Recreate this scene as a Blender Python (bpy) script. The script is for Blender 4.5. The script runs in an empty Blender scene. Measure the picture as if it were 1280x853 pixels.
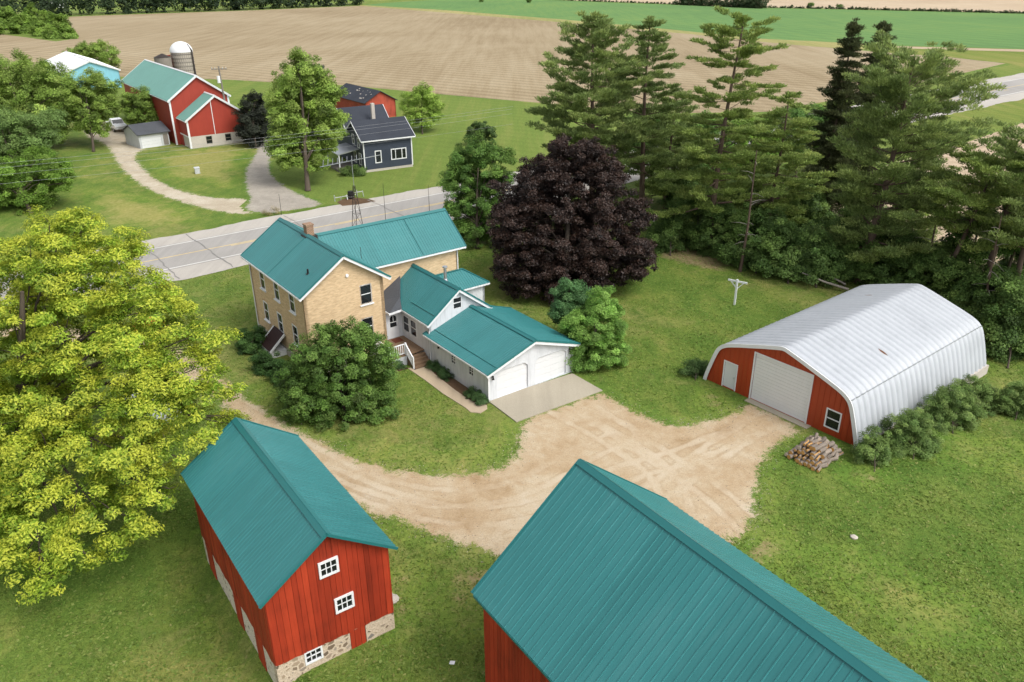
import bpy, bmesh, math, random
import numpy as np
from mathutils import Vector, Matrix
from mathutils.geometry import tessellate_polygon

rng = np.random.default_rng(11)
random.seed(5)
scene = bpy.context.scene
COL = scene.collection
R = math.radians

# ------------------------------------------------------------------ camera
CAM_H, F, PITCH, ROLL = 27.0, 1000.0, R(25.08), R(-0.40)
cam_d = bpy.data.cameras.new("camera")
cam = bpy.data.objects.new("camera", cam_d)
COL.objects.link(cam)
cam_d.sensor_width = 36.0
cam_d.lens = F / 1280 * 36
cam_d.clip_start = 0.5
cam_d.clip_end = 9000
cam.matrix_world = Matrix.Translation((0, 0, CAM_H)) @ Matrix.Rotation(R(90) - PITCH, 4, 'X') @ Matrix.Rotation(ROLL, 4, 'Z')
scene.camera = cam


def raydir(u, v):
    a, b = u - 640, v - 426.5
    c, s = math.cos(ROLL), math.sin(ROLL)
    a, b = c * a + s * b, -s * a + c * b
    return np.array([a / F, math.cos(PITCH) - b / F * math.sin(PITCH), -math.sin(PITCH) - b / F * math.cos(PITCH)])


def gp(u, v, z=0.0):
    """ground point seen in direction (u, v)"""
    d = raydir(u, v)
    t = (z - CAM_H) / d[2]
    return np.array([d[0] * t, d[1] * t, z])


def py(u, v, Y):
    """point seen in direction (u, v) at forward distance Y"""
    d = raydir(u, v)
    t = Y / d[1]
    return np.array([d[0] * t, Y, CAM_H + d[2] * t])


# ------------------------------------------------------------------ object helpers
def tag(o, label=None, cat=None, group=None, kind=None):
    if label: o['label'] = label
    if cat: o['category'] = cat
    if group: o['group'] = group
    if kind: o['kind'] = kind
    return o


def empty(name, loc, rz=0.0, label=None, cat=None, group=None):
    o = bpy.data.objects.new(name, None)
    COL.objects.link(o)
    o.location = tuple(float(x) for x in loc)
    o.rotation_euler = (0, 0, rz)
    o.empty_display_size = 0.5
    return tag(o, label, cat, group)


def copy_tree(o, parent=None):
    c = o.copy()
    COL.objects.link(c)
    c.parent = parent
    for ch in list(o.children):
        copy_tree(ch, c)
    return c


class MB:
    def __init__(s):
        s.v, s.f, s.sm = [], [], []

    def add(s, vs, fs, smooth=False):
        b = len(s.v)
        s.v += [tuple(float(c) for c in p) for p in vs]
        s.f += [tuple(b + i for i in f) for f in fs]
        s.sm += [smooth] * len(fs)

    def box(s, x0, x1, y0, y1, z0, z1):
        s.add([(x0, y0, z0), (x1, y0, z0), (x1, y1, z0), (x0, y1, z0), (x0, y0, z1), (x1, y0, z1), (x1, y1, z1), (x0, y1, z1)],
              [(3, 2, 1, 0), (4, 5, 6, 7), (0, 1, 5, 4), (1, 2, 6, 5), (2, 3, 7, 6), (3, 0, 4, 7)])

    def bar(s, p, q, w, h=None, up=(0, 0, 1)):
        h = h or w
        p, q, up = Vector(p), Vector(q), Vector(up)
        d = (q - p).normalized()
        a = d.cross(up)
        if a.length < 1e-4: a = d.cross(Vector((1, 0, 0)))
        a.normalize()
        b = a.cross(d).normalized()
        a, b = a * w / 2, b * h / 2
        s.add([p - a - b, p + a - b, p + a + b, p - a + b, q - a - b, q + a - b, q + a + b, q - a + b],
              [(0, 1, 2, 3), (7, 6, 5, 4), (0, 4, 5, 1), (1, 5, 6, 2), (2, 6, 7, 3), (3, 7, 4, 0)])

    def tube(s, pts, rad, n=7, smooth=True):
        pts = [Vector(p) for p in pts]
        if not hasattr(rad, '__len__'): rad = [rad] * len(pts)
        vs, fs = [], []
        ref = Vector((0.31, 0.87, 0.2))
        for i, p in enumerate(pts):
            d = (pts[min(i + 1, len(pts) - 1)] - pts[max(i - 1, 0)]).normalized()
            a = d.cross(ref).normalized()
            b = a.cross(d)
            for k in range(n):
                t = 2 * math.pi * k / n
                vs.append(p + a * (math.cos(t) * rad[i]) + b * (math.sin(t) * rad[i]))
        for i in range(len(pts) - 1):
            for k in range(n):
                k2 = (k + 1) % n
                fs.append((i * n + k, i * n + k2, (i + 1) * n + k2, (i + 1) * n + k))
        s.add(vs, fs, smooth)
        s.add([vs[k] for k in range(n)], [tuple(range(n))])
        s.add([vs[(len(pts) - 1) * n + k] for k in range(n)], [tuple(range(n - 1, -1, -1))])

    def slab(s, poly, th):
        """polygon slab; th along minus normal"""
        P = [Vector(p) for p in poly]
        n = (P[1] - P[0]).cross(P[2] - P[0]).normalized()
        Q = [p - n * th for p in P]
        k = len(P)
        s.add(P + Q, [tuple(range(k)), tuple(range(2 * k - 1, k - 1, -1))] + [(i, i + k, (i + 1) % k + k, (i + 1) % k) for i in range(k)])

    def wall(s, o, ex, nrm, outer, holes=(), th=0.2):
        """flat wall with openings: outline (x, z) in plane at o, outward normal nrm"""
        o, ex, nrm = Vector(o), Vector(ex).normalized(), Vector(nrm).normalized()
        loops = [outer] + list(holes)
        flat = [p for l in loops for p in l]
        tr = tessellate_polygon([[Vector((p[0], p[1], 0)) for p in l] for l in loops])
        fr = [o + ex * p[0] + Vector((0, 0, p[1])) for p in flat]
        bk = [p - nrm * th for p in fr]
        k = len(flat)
        fs = []
        for t in tr:
            fs.append(tuple(t)); fs.append(tuple(i + k for i in reversed(t)))
        b = 0
        for l in loops:
            m = len(l)
            for i in range(m):
                j = (i + 1) % m
                fs.append((b + i, b + j, b + j + k, b + i + k))
            b += m
        s.add(fr + bk, fs)

    def build(s, name, mat, parent=None, recalc=True, uv=True):
        me = bpy.data.meshes.new(name)
        me.from_pydata(s.v, [], s.f)
        if recalc:
            bm = bmesh.new(); bm.from_mesh(me)
            bmesh.ops.recalc_face_normals(bm, faces=bm.faces)
            bm.to_mesh(me); bm.free()
        me.polygons.foreach_set('use_smooth', s.sm)
        if uv and len(me.loops) < 60000:
            ul = me.uv_layers.new(name='UVMap')
            for p in me.polygons:
                n = p.normal
                if abs(n.z) > 0.75: t, w = Vector((1, 0, 0)), Vector((0, 1, 0))
                else:
                    t = Vector((-n.y, n.x, 0)).normalized(); w = Vector((0, 0, 1))
                for li in p.loop_indices:
                    c = me.vertices[me.loops[li].vertex_index].co
                    ul.data[li].uv = (c.dot(t), c.dot(w))
        me.materials.append(mat)
        o = bpy.data.objects.new(name, me)
        COL.objects.link(o)
        if parent: o.parent = parent
        return o


# ------------------------------------------------------------------ materials
def lin(r, g, b):
    f = lambda c: (c / 255 / 12.92) if c / 255 <= 0.04045 else ((c / 255 + 0.055) / 1.055) ** 2.4
    return (f(r), f(g), f(b), 1.0)


class NT:
    def __init__(s, name):
        s.m = bpy.data.materials.new(name)
        s.m.use_nodes = True
        s.t = s.m.node_tree
        s.bsdf = s.t.nodes['Principled BSDF']
        s.out = s.t.nodes['Material Output']

    def n(s, typ, **kw):
        nd = s.t.nodes.new(typ)
        for k, v in kw.items(): setattr(nd, k, v)
        return nd

    def l(s, a, b): s.t.links.new(a, b)

    def pos(s):
        return s.n('ShaderNodeNewGeometry').outputs['Position']

    def obj(s): return s.n('ShaderNodeTexCoord').outputs['Object']

    def uv(s): return s.n('ShaderNodeUVMap', uv_map='UVMap').outputs['UV']

    def mapping(s, vec, scale=(1, 1, 1), rot=(0, 0, 0), loc=(0, 0, 0)):
        m = s.n('ShaderNodeMapping')
        m.inputs['Scale'].default_value = scale
        m.inputs['Rotation'].default_value = rot
        m.inputs['Location'].default_value = loc
        s.l(vec, m.inputs['Vector'])
        return m.outputs['Vector']

    def noise(s, vec, scale, detail=4, rough=0.55, dist=0.0):
        nd = s.n('ShaderNodeTexNoise')
        nd.inputs['Scale'].default_value = scale
        nd.inputs['Detail'].default_value = detail
        nd.inputs['Roughness'].default_value = rough
        nd.inputs['Distortion'].default_value = dist
        s.l(vec, nd.inputs['Vector'])
        return nd.outputs['Fac']

    def ramp(s, fac, stops):
        r = s.n('ShaderNodeValToRGB')
        el = r.color_ramp.elements
        while len(el) < len(stops): el.new(0.5)
        for e, (p, c) in zip(el, stops):
            e.position = p
            e.color = c if hasattr(c, '__len__') else (c, c, c, 1)
        s.l(fac, r.inputs['Fac'])
        return r.outputs['Color']

    def mix(s, fac, a, b, mode='MIX'):
        m = s.n('ShaderNodeMix', data_type='RGBA', blend_type=mode)
        for sock, v in ((m.inputs[0], fac), (m.inputs[6], a), (m.inputs[7], b)):
            if hasattr(v, 'is_linked'): s.l(v, sock)
            else: sock.default_value = v
        return m.outputs[2]

    def math(s, op, a, b=0.0, clamp=False):
        m = s.n('ShaderNodeMath', operation=op, use_clamp=clamp)
        for sock, v in ((m.inputs[0], a), (m.inputs[1], b)):
            if hasattr(v, 'is_linked'): s.l(v, sock)
            else: sock.default_value = v
        return m.outputs[0]

    def bump(s, h, strength=0.3, dist=0.05):
        b = s.n('ShaderNodeBump')
        b.inputs['Strength'].default_value = strength
        b.inputs['Distance'].default_value = dist
        s.l(h, b.inputs['Height'])
        s.l(b.outputs['Normal'], s.bsdf.inputs['Normal'])

    def set(s, col=None, rough=0.6, spec=0.5, metal=0.0):
        if col is not None:
            if hasattr(col, 'is_linked'): s.l(col, s.bsdf.inputs['Base Color'])
            else: s.bsdf.inputs['Base Color'].default_value = col
        s.bsdf.inputs['Roughness'].default_value = rough
        s.bsdf.inputs['Specular IOR Level'].default_value = spec
        s.bsdf.inputs['Metallic'].default_value = metal
        return s.m


def sc(c, k): return (c[0] * k, c[1] * k, c[2] * k, 1)


def painted(name, col, rough=0.5, spec=0.4, var=0.12, scale=1.5, streak=True, bump=0.0):
    t = NT(name)
    p = t.pos()
    n1 = t.noise(t.mapping(p, (scale, scale, scale * (0.2 if streak else 1))), 2.0, 5, 0.6)
    n2 = t.noise(p, 0.35, 3)
    k = t.math('MULTIPLY', t.math('ADD', n1, n2), 0.5)
    c = t.ramp(k, [(0.32, sc(col, 1 - var)), (0.5, col), (0.68, sc(col, 1 + var))])
    if bump: t.bump(t.noise(p, 25, 3), bump, 0.01)
    return t.set(c, rough, spec)


def simple(name, col, rough=0.5, spec=0.4, metal=0.0):
    return NT(name).set(col, rough, spec, metal)


M = {}
M['teal'] = painted('teal_roof_paint', (0.032, 0.175, 0.178, 1), 0.42, 0.5, 0.07, 0.8)
M['teal_trim'] = painted('teal_trim_paint', (0.018, 0.14, 0.142, 1), 0.4, 0.5, 0.05, 0.8)
def m_roof(name, col, rough):
    t = NT(name)
    p = t.obj()
    isl = t.n('ShaderNodeNewGeometry').outputs['Random Per Island']
    n1 = t.noise(t.mapping(p, (5, 0.5, 0.5)), 1.4, 5, 0.65)
    n2 = t.noise(p, 0.25, 4)
    k = t.math('MULTIPLY', t.math('ADD', n1, n2), 0.5)
    c = t.ramp(k, [(0.32, sc(col, 0.88)), (0.5, col), (0.68, (col[0] * 1.5, col[1] * 1.1, col[2] * 1.1, 1))])
    c = t.mix(1.0, c, t.ramp(isl, [(0.0, (0.91, 0.92, 0.92, 1)), (1.0, (1.08, 1.06, 1.06, 1))]), 'MULTIPLY')
    t.set(c, rough, 0.5)
    t.l(t.ramp(k, [(0.3, rough - 0.08), (0.7, rough + 0.1)]), t.bsdf.inputs['Roughness'])
    return t.m


M['teal'] = m_roof('teal_roof_paint', (0.028, 0.168, 0.172, 1), 0.4)
M['teal_old'] = painted('faded_green_roof_paint', (0.13, 0.29, 0.25, 1), 0.55, 0.4, 0.06, 0.8)
M['white'] = painted('white_trim_paint', (0.70, 0.71, 0.72, 1), 0.5, 0.4, 0.05)
M['door_bright'] = painted('white_sectional_door', (0.70, 0.71, 0.71, 1), 0.45, 0.4, 0.04)
M['glass'] = simple('dark_window_glass', (0.012, 0.014, 0.016, 1), 0.06, 0.5)
M['door_white'] = painted('white_door_panel', (0.64, 0.65, 0.66, 1), 0.45, 0.4, 0.03)
M['grey_shingle'] = painted('grey_asphalt_shingle', (0.075, 0.08, 0.09, 1), 0.85, 0.2, 0.3, 6, False)
M['dark_shingle'] = painted('charcoal_asphalt_shingle', (0.038, 0.043, 0.055, 1), 0.85, 0.2, 0.25, 5, False)
M['maroon'] = painted('maroon_hatch_board', (0.035, 0.018, 0.017, 1), 0.75, 0.2, 0.25, 4, False)
M['metal'] = simple('galvanised_steel', (0.55, 0.57, 0.6, 1), 0.35, 0.5, 0.8)
M['dark_metal'] = simple('dark_weathered_steel', (0.05, 0.04, 0.035, 1), 0.6, 0.4, 0.4)
M['black'] = simple('black_plastic', (0.012, 0.012, 0.012, 1), 0.5, 0.4)
M['rubber'] = simple('tyre_rubber', (0.02, 0.02, 0.02, 1), 0.8, 0.2)
M['wire'] = simple('grey_cable', (0.3, 0.31, 0.32, 1), 0.6, 0.3)
M['wood_grey'] = painted('weathered_pole_wood', (0.2, 0.18, 0.155, 1), 0.85, 0.2, 0.25, 4)
M['bark'] = painted('tree_bark', (0.085, 0.068, 0.052, 1), 0.9, 0.15, 0.4, 4)
M['bark_dark'] = painted('dark_tree_bark', (0.035, 0.028, 0.022, 1), 0.9, 0.15, 0.4, 4)
M['bark_pine'] = painted('pine_bark', (0.12, 0.085, 0.065, 1), 0.9, 0.15, 0.4, 4)
M['bark_grey'] = painted('bleached_dead_wood', (0.27, 0.24, 0.21, 1), 0.9, 0.15, 0.3, 4)
M['rust'] = painted('rust_stain', (0.13, 0.06, 0.03, 1), 0.85, 0.2, 0.4, 6, False)
M['blue_wall'] = painted('turquoise_wall_paint', (0.20, 0.46, 0.56, 1), 0.5, 0.4, 0.08)
M['orange'] = simple('orange_tarpaulin', (0.62, 0.13, 0.03, 1), 0.6, 0.3)
M['silver'] = simple('silver_car_paint', (0.55, 0.57, 0.6, 1), 0.25, 0.6, 0.3)
M['dark_car'] = simple('dark_car_paint', (0.02, 0.024, 0.03, 1), 0.25, 0.6)
M['white_car'] = simple('white_car_paint', (0.72, 0.73, 0.74, 1), 0.25, 0.6)


def m_board(name, col, dark=0.55, var=0.25):
    """old painted boards: vertical streaks, worn and bare spots"""
    t = NT(name)
    p = t.obj()
    st = t.noise(t.mapping(p, (7, 7, 0.35)), 1.6, 6, 0.65)
    isl = t.n('ShaderNodeNewGeometry').outputs['Random Per Island']
    bl = t.noise(p, 0.7, 4)
    c = t.ramp(t.math('MULTIPLY', t.math('ADD', st, bl), 0.5), [(0.33, sc(col, dark)), (0.47, col), (0.62, sc(col, 1 + var)), (0.75, (col[0] * 1.1, col[1] * 2.0, col[2] * 2.2, 1))])
    worn = t.ramp(t.noise(t.mapping(p, (9, 9, 1.2)), 2.2, 5, 0.7), [(0.68, 0.0), (0.74, 1.0)])
    c = t.mix(1.0, c, t.ramp(isl, [(0.0, (0.66, 0.64, 0.62, 1)), (0.25, (0.92, 0.9, 0.9, 1)), (0.75, (1.04, 1.04, 1.04, 1)), (1.0, (1.22, 1.3, 1.3, 1))]), 'MULTIPLY')
    c = t.mix(t.math('MULTIPLY', worn, 0.45), c, (0.36, 0.2, 0.14, 1))
    t.bump(st, 0.25, 0.012)
    return t.set(c, 0.68, 0.3)


M['barn_red'] = m_board('barn_red_boards', (0.29, 0.030, 0.010, 1))
M['shed_red'] = painted('red_metal_siding', (0.34, 0.046, 0.013, 1), 0.5, 0.4, 0.10, 1.0)
M['far_red'] = painted('red_farm_siding', (0.30, 0.042, 0.026, 1), 0.6, 0.3, 0.10, 1.0)
M['old_red'] = m_board('peeling_red_boards', (0.33, 0.06, 0.035, 1), 0.6, 0.3)
M['navy'] = painted('dark_slate_clapboard', (0.045, 0.056, 0.08, 1), 0.6, 0.3, 0.10, 1.0)


def m_groove(name, col, pitch, depth=0.3, horiz=False, rough=0.55, dirty=0.08):
    t = NT(name)
    uv = t.uv()
    w = t.n('ShaderNodeTexWave', wave_type='BANDS', bands_direction='Y' if horiz else 'X', wave_profile='SAW' if horiz else 'SIN')
    w.inputs['Scale'].default_value = 1.0
    t.l(t.mapping(uv, (2 * math.pi / pitch / 20, 2 * math.pi / pitch / 20, 1)), w.inputs['Vector'])
    g = t.ramp(w.outputs['Fac'], [(0.0, 0.0), (0.12, 1.0)]) if not horiz else w.outputs['Fac']
    t.bump(g, depth, 0.02)
    n1 = t.noise(t.mapping(t.pos(), (1.5, 1.5, 0.3)), 2.0, 5, 0.6)
    c = t.ramp(n1, [(0.3, sc(col, 1 - 2 * dirty)), (0.55, col)])
    return t.set(c, rough, 0.35)


M['siding'] = m_groove('white_vertical_siding', (0.60, 0.62, 0.645, 1), 0.20, 0.5)
M['siding_grey'] = m_groove('grey_white_siding', (0.5, 0.52, 0.53, 1), 0.2, 0.4)
M['door_rib'] = m_groove('white_ribbed_door', (0.72, 0.74, 0.75, 1), 0.25, 0.12, True)


def m_brick():
    t = NT('cream_brick')
    uv = t.uv()
    b = t.n('ShaderNodeTexBrick', offset=0.5)
    b.inputs['Scale'].default_value = 1.0
    b.inputs['Brick Width'].default_value = 0.23
    b.inputs['Row Height'].default_value = 0.085
    b.inputs['Mortar Size'].default_value = 0.008
    b.inputs['Bias'].default_value = 0.0
    b.inputs['Color1'].default_value = (0.60, 0.435, 0.26, 1)
    b.inputs['Color2'].default_value = (0.49, 0.34, 0.195, 1)
    b.inputs['Mortar'].default_value = (0.56, 0.455, 0.31, 1)
    t.l(uv, b.inputs['Vector'])
    n = t.noise(t.mapping(uv, (0.8, 4.0, 1)), 2.2, 6, 0.7, 0.6)
    c = t.mix(0.85, b.outputs['Color'], t.ramp(n, [(0.3, (0.80, 0.76, 0.70, 1)), (0.5, (1.0, 1.0, 1.0, 1)), (0.72, (1.25, 1.23, 1.2, 1))]), 'MULTIPLY')
    t.bump(b.outputs['Fac'], -0.3, 0.01)
    return t.set(c, 0.85, 0.2)


M['brick'] = m_brick()


def m_redbrick():
    t = NT('red_chimney_brick')
    b = t.n('ShaderNodeTexBrick', offset=0.5)
    b.inputs['Scale'].default_value = 1.0
    b.inputs['Brick Width'].default_value = 0.21
    b.inputs['Row Height'].default_value = 0.075
    b.inputs['Mortar Size'].default_value = 0.012
    b.inputs['Color1'].default_value = (0.27, 0.12, 0.07, 1)
    b.inputs['Color2'].default_value = (0.17, 0.09, 0.06, 1)
    b.inputs['Mortar'].default_value = (0.36, 0.29, 0.2, 1)
    t.l(t.uv(), b.inputs['Vector'])
    return t.set(b.outputs['Color'], 0.85, 0.2)


M['red_brick'] = m_redbrick()


def m_stone(name, white):
    t = NT(name)
    uv = t.uv()
    w = t.mapping(uv, (1.0, 1.25, 1))
    d = t.n('ShaderNodeTexVoronoi', feature='DISTANCE_TO_EDGE'); d.inputs['Scale'].default_value = 3.8
    c = t.n('ShaderNodeTexVoronoi', feature='F1'); c.inputs['Scale'].default_value = 3.8
    wn = t.mix(0.12, w, t.n('ShaderNodeTexNoise').outputs['Color'])
    nz = t.n('ShaderNodeTexNoise'); nz.inputs['Scale'].default_value = 3.0
    t.l(uv, nz.inputs['Vector'])
    wn = t.mix(0.09, w, nz.outputs['Color'])
    t.l(wn, d.inputs['Vector']); t.l(wn, c.inputs['Vector'])
    sep = t.n('ShaderNodeSeparateColor'); t.l(c.outputs['Color'], sep.inputs[0])
    st = t.ramp(sep.outputs[0], [(0.0, (0.12, 0.09, 0.065, 1)), (0.3, (0.24, 0.18, 0.125, 1)), (0.55, (0.35, 0.27, 0.19, 1)), (0.75, (0.20, 0.18, 0.16, 1)), (1.0, (0.42, 0.34, 0.26, 1))])
    thr = t.math('ADD', t.math('MULTIPLY', sep.outputs[1], 0.30), 0.10 if not white else 0.17)
    mort = t.math('LESS_THAN', d.outputs['Distance'], thr)
    fine = t.noise(uv, 14, 4)
    mc = t.ramp(fine, [(0.35, (0.42, 0.33, 0.24, 1)), (0.6, (0.58, 0.48, 0.37, 1))]) if not white else t.ramp(fine, [(0.35, (0.50, 0.42, 0.33, 1)), (0.6, (0.66, 0.59, 0.50, 1))])
    col = t.mix(mort, st, mc)
    t.bump(t.math('ADD', t.math('MINIMUM', d.outputs['Distance'], 0.2), t.math('MULTIPLY', fine, 0.1)), 0.6, 0.08)
    return t.set(col, 0.9, 0.15)


M['stone'] = m_stone('fieldstone_wall', False)
M['stone_white'] = m_stone('limewashed_fieldstone', True)
M['block'] = painted('pale_plaster_foundation', (0.46, 0.42, 0.37, 1), 0.9, 0.2, 0.15, 3, False)


def m_shell():
    t = NT('white_corrugated_steel')
    p = t.pos()
    n = t.noise(t.mapping(p, (2.2, 2.2, 0.5)), 1.3, 6, 0.65)
    g = t.noise(p, 0.35, 3)
    c = t.ramp(t.math('MULTIPLY', t.math('ADD', n, g), 0.5), [(0.32, (0.36, 0.378, 0.405, 1)), (0.48, (0.405, 0.425, 0.455, 1)), (0.65, (0.435, 0.455, 0.485, 1))])
    sp = t.ramp(t.noise(p, 5.0, 4, 0.7), [(0.70, 0.0), (0.76, 1.0)])
    c = t.mix(t.math('MULTIPLY', sp, 0.35), c, (0.3, 0.24, 0.2, 1))
    return t.set(c, 0.45, 0.45)


M['shell'] = m_shell()


# --- ground materials -------------------------------------------------
def lawn_color(t, dry=0.0, tone=1.0):
    p = t.pos()
    big = t.noise(p, 0.045, 4, 0.6, 0.4)
    mid = t.noise(t.mapping(p, (1, 0.55, 1), (0, 0, R(36))), 0.42, 6, 0.68, 0.3)
    fin = t.noise(p, 3.2, 6, 0.75)
    blade = t.noise(p, 16.0, 3, 0.8)
    k = lambda r, g, b: (r * tone, g * tone, b * tone, 1)
    a = t.ramp(mid, [(0.30, k(0.080, 0.145, 0.025)), (0.44, k(0.114, 0.182, 0.033)), (0.57, k(0.155, 0.212, 0.043)), (0.72, k(0.225, 0.240, 0.066))])
    b = t.ramp(fin, [(0.28, (0.64, 0.68, 0.62, 1)), (0.5, (0.97, 0.98, 0.96, 1)), (0.74, (1.38, 1.28, 1.25, 1))])
    c = t.mix(1.0, a, b, 'MULTIPLY')
    c = t.mix(1.0, c, t.ramp(blade, [(0.32, (0.58, 0.62, 0.56, 1)), (0.68, (1.38, 1.33, 1.32, 1))]), 'MULTIPLY')
    # dry, straw-coloured patches
    d1 = t.math('ADD', t.math('MULTIPLY', big, 0.55), t.math('MULTIPLY', t.noise(p, 0.62, 6, 0.7, 0.8), 0.45))
    d = t.ramp(d1, [(0.50 - dry, 0.0), (0.64 - dry, 1.0)])
    dc = t.ramp(fin, [(0.3, k(0.22, 0.21, 0.07)), (0.7, k(0.40, 0.33, 0.15))])
    c = t.mix(t.math('MULTIPLY', d, 0.6), c, dc)
    dk = t.ramp(big, [(0.36, (0.88, 0.96, 0.9, 1)), (0.55, (1.05, 1.02, 1.0, 1))])
    c = t.mix(1.0, c, dk, 'MULTIPLY')
    h = t.math('ADD', t.math('MULTIPLY', fin, 0.7), blade)
    return c, h


def m_lawn():
    t = NT('mown_grass')
    c, h = lawn_color(t)
    t.bump(h, 0.8, 0.10)
    return t.set(c, 0.9, 0.15)


M['lawn'] = m_lawn()


def gravel_color(t, pale):
    p = t.pos()
    n1 = t.noise(p, 0.22, 4, 0.6, 0.5)
    n2 = t.noise(p, 1.3, 6, 0.7, 0.6)
    n3 = t.noise(p, 9, 5, 0.8)
    n4 = t.noise(p, 40, 2, 0.8)
    s = t.math('ADD', t.math('MULTIPLY', n1, 0.6), t.math('MULTIPLY', n2, 0.4))
    if pale == 'grey': st = [(0.34, (0.27, 0.245, 0.21, 1)), (0.5, (0.34, 0.31, 0.27, 1)), (0.66, (0.42, 0.385, 0.33, 1))]
    elif pale: st = [(0.34, (0.36, 0.30, 0.22, 1)), (0.5, (0.45, 0.39, 0.30, 1)), (0.66, (0.55, 0.50, 0.41, 1))]
    else: st = [(0.34, (0.33, 0.23, 0.13, 1)), (0.45, (0.42, 0.315, 0.20, 1)), (0.56, (0.47, 0.38, 0.265, 1)), (0.70, (0.51, 0.44, 0.34, 1))]
    c = t.ramp(s, st)
    c = t.mix(1.0, c, t.ramp(n3, [(0.25, (0.70, 0.68, 0.64, 1)), (0.5, (1, 1, 1, 1)), (0.75, (1.16, 1.15, 1.14, 1))]), 'MULTIPLY')
    c = t.mix(1.0, c, t.ramp(n4, [(0.25, (0.80, 0.79, 0.76, 1)), (0.7, (1.12, 1.12, 1.12, 1))]), 'MULTIPLY')
    return c, t.math('ADD', n3, t.math('MULTIPLY', n4, 0.7))


def m_gravel(name, pale=False, edge=0.9, tracks=True):
    t = NT(name)
    p = t.pos()
    c, h = gravel_color(t, pale)
    if tracks:
        tr = t.n('ShaderNodeAttribute', attribute_name='track').outputs['Fac']
        wob = t.math('ADD', tr, t.math('MULTIPLY', t.math('SUBTRACT', t.noise(p, 0.8, 5), 0.5), 0.5))
        part = t.ramp(t.noise(p, 0.30, 3), [(0.40, 0.08), (0.62, 1.0)])
        rut = t.ramp(wob, [(0.0, 1.0), (0.16, 0.8), (0.27, 0.0)])
        rim = t.ramp(wob, [(0.20, 0.0), (0.30, 1.0), (0.42, 0.0)])
        c = t.mix(t.math('MULTIPLY', t.math('MULTIPLY', rut, part), 0.45), c, (0.55, 0.48, 0.38, 1))
        c = t.mix(t.math('MULTIPLY', t.math('MULTIPLY', rim, part), 0.32), c, (0.27, 0.19, 0.11, 1))
    sd = t.n('ShaderNodeAttribute', attribute_name='edge').outputs['Fac']
    nn = t.math('ADD', t.math('MULTIPLY', t.noise(p, 0.9, 6, 0.75), 1.0), t.math('MULTIPLY', t.noise(p, 6.0, 4, 0.8), 0.55))
    e = t.math('ADD', sd, t.math('MULTIPLY', t.math('SUBTRACT', nn, 0.775), 3.4 * edge))
    e = t.math('ADD', e, t.math('MULTIPLY', t.math('SUBTRACT', t.noise(p, 17.0, 3, 0.8), 0.5), 1.6))
    g, hg = lawn_color(t, 0.0)
    guard = t.ramp(t.math('MULTIPLY', sd, -1.0), [(0.5, 0.0), (0.85 if not tracks else 1.2, 1.0)])
    mask = t.math('MAXIMUM', guard, t.ramp(e, [(0.0, 1.0), (0.22, 0.0)]))
    c = t.mix(mask, c, g)
    t.bump(h, 0.5, 0.05)
    return t.set(c, 0.92, 0.15)


M['gravel'] = m_gravel('tan_gravel')
M['gravel_far'] = m_gravel('pale_gravel', True, 1.0, False)


def m_field(name, stops, rowscale, rot, rows=0.5, fine=2.0):
    t = NT(name)
    p = t.pos()
    big = t.noise(p, 0.012, 5, 0.6, 0.5)
    med = t.noise(t.mapping(p, (1, 0.06, 1), (0, 0, rot)), 0.30, 5, 0.7)
    fi = t.noise(p, fine, 4, 0.8)
    c = t.ramp(t.math('ADD', t.math('MULTIPLY', big, 0.5), t.math('MULTIPLY', med, 0.5)), stops)
    w = t.n('ShaderNodeTexWave', wave_type='BANDS', bands_direction='X')
    w.inputs['Scale'].default_value = rowscale
    w.inputs['Distortion'].default_value = 5.0
    w.inputs['Detail'].default_value = 4
    w.inputs['Detail Scale'].default_value = 0.12
    t.l(t.mapping(p, (1, 1, 1), (0, 0, rot)), w.inputs['Vector'])
    c = t.mix(rows, c, t.ramp(w.outputs['Fac'], [(0.15, (0.74, 0.70, 0.64, 1)), (0.75, (1.12, 1.11, 1.1, 1))]), 'MULTIPLY')
    c = t.mix(1.0, c, t.ramp(fi, [(0.28, (0.72, 0.70, 0.66, 1)), (0.72, (1.2, 1.2, 1.2, 1))]), 'MULTIPLY')
    t.bump(fi, 0.6, 0.15)
    return t.set(c, 0.95, 0.1)


M['tilled'] = m_field('tilled_soil', [(0.36, (0.25, 0.195, 0.12, 1)), (0.5, (0.315, 0.255, 0.165, 1)), (0.66, (0.385, 0.325, 0.225, 1))], 0.075, R(125), 0.45)
M['tilled2'] = m_field('pale_tilled_soil', [(0.36, (0.40, 0.31, 0.22, 1)), (0.6, (0.50, 0.41, 0.30, 1))], 0.1, R(-72), 0.4)
M['crop'] = m_field('young_green_crop', [(0.36, (0.105, 0.205, 0.072, 1)), (0.5, (0.125, 0.235, 0.078, 1)), (0.68, (0.17, 0.265, 0.08, 1))], 0.03, R(147), 0.2)
M['rough_grass'] = m_field('rough_verge_grass', [(0.34, (0.105, 0.165, 0.035, 1)), (0.5, (0.165, 0.21, 0.045, 1)), (0.64, (0.27, 0.25, 0.085, 1))], 0.12, R(-37), 0.2, 3.0)
M['yellow_grass'] = m_field('yellowed_field_edge', [(0.34, (0.20, 0.23, 0.07, 1)), (0.6, (0.36, 0.32, 0.14, 1))], 0.12, R(-72), 0.2, 3.0)
M['bright_lawn'] = m_field('bright_green_lawn', [(0.34, (0.105, 0.165, 0.036, 1)), (0.5, (0.14, 0.20, 0.042, 1)), (0.66, (0.21, 0.235, 0.065, 1))], 0.1, R(-60), 0.15, 2.5)


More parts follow.
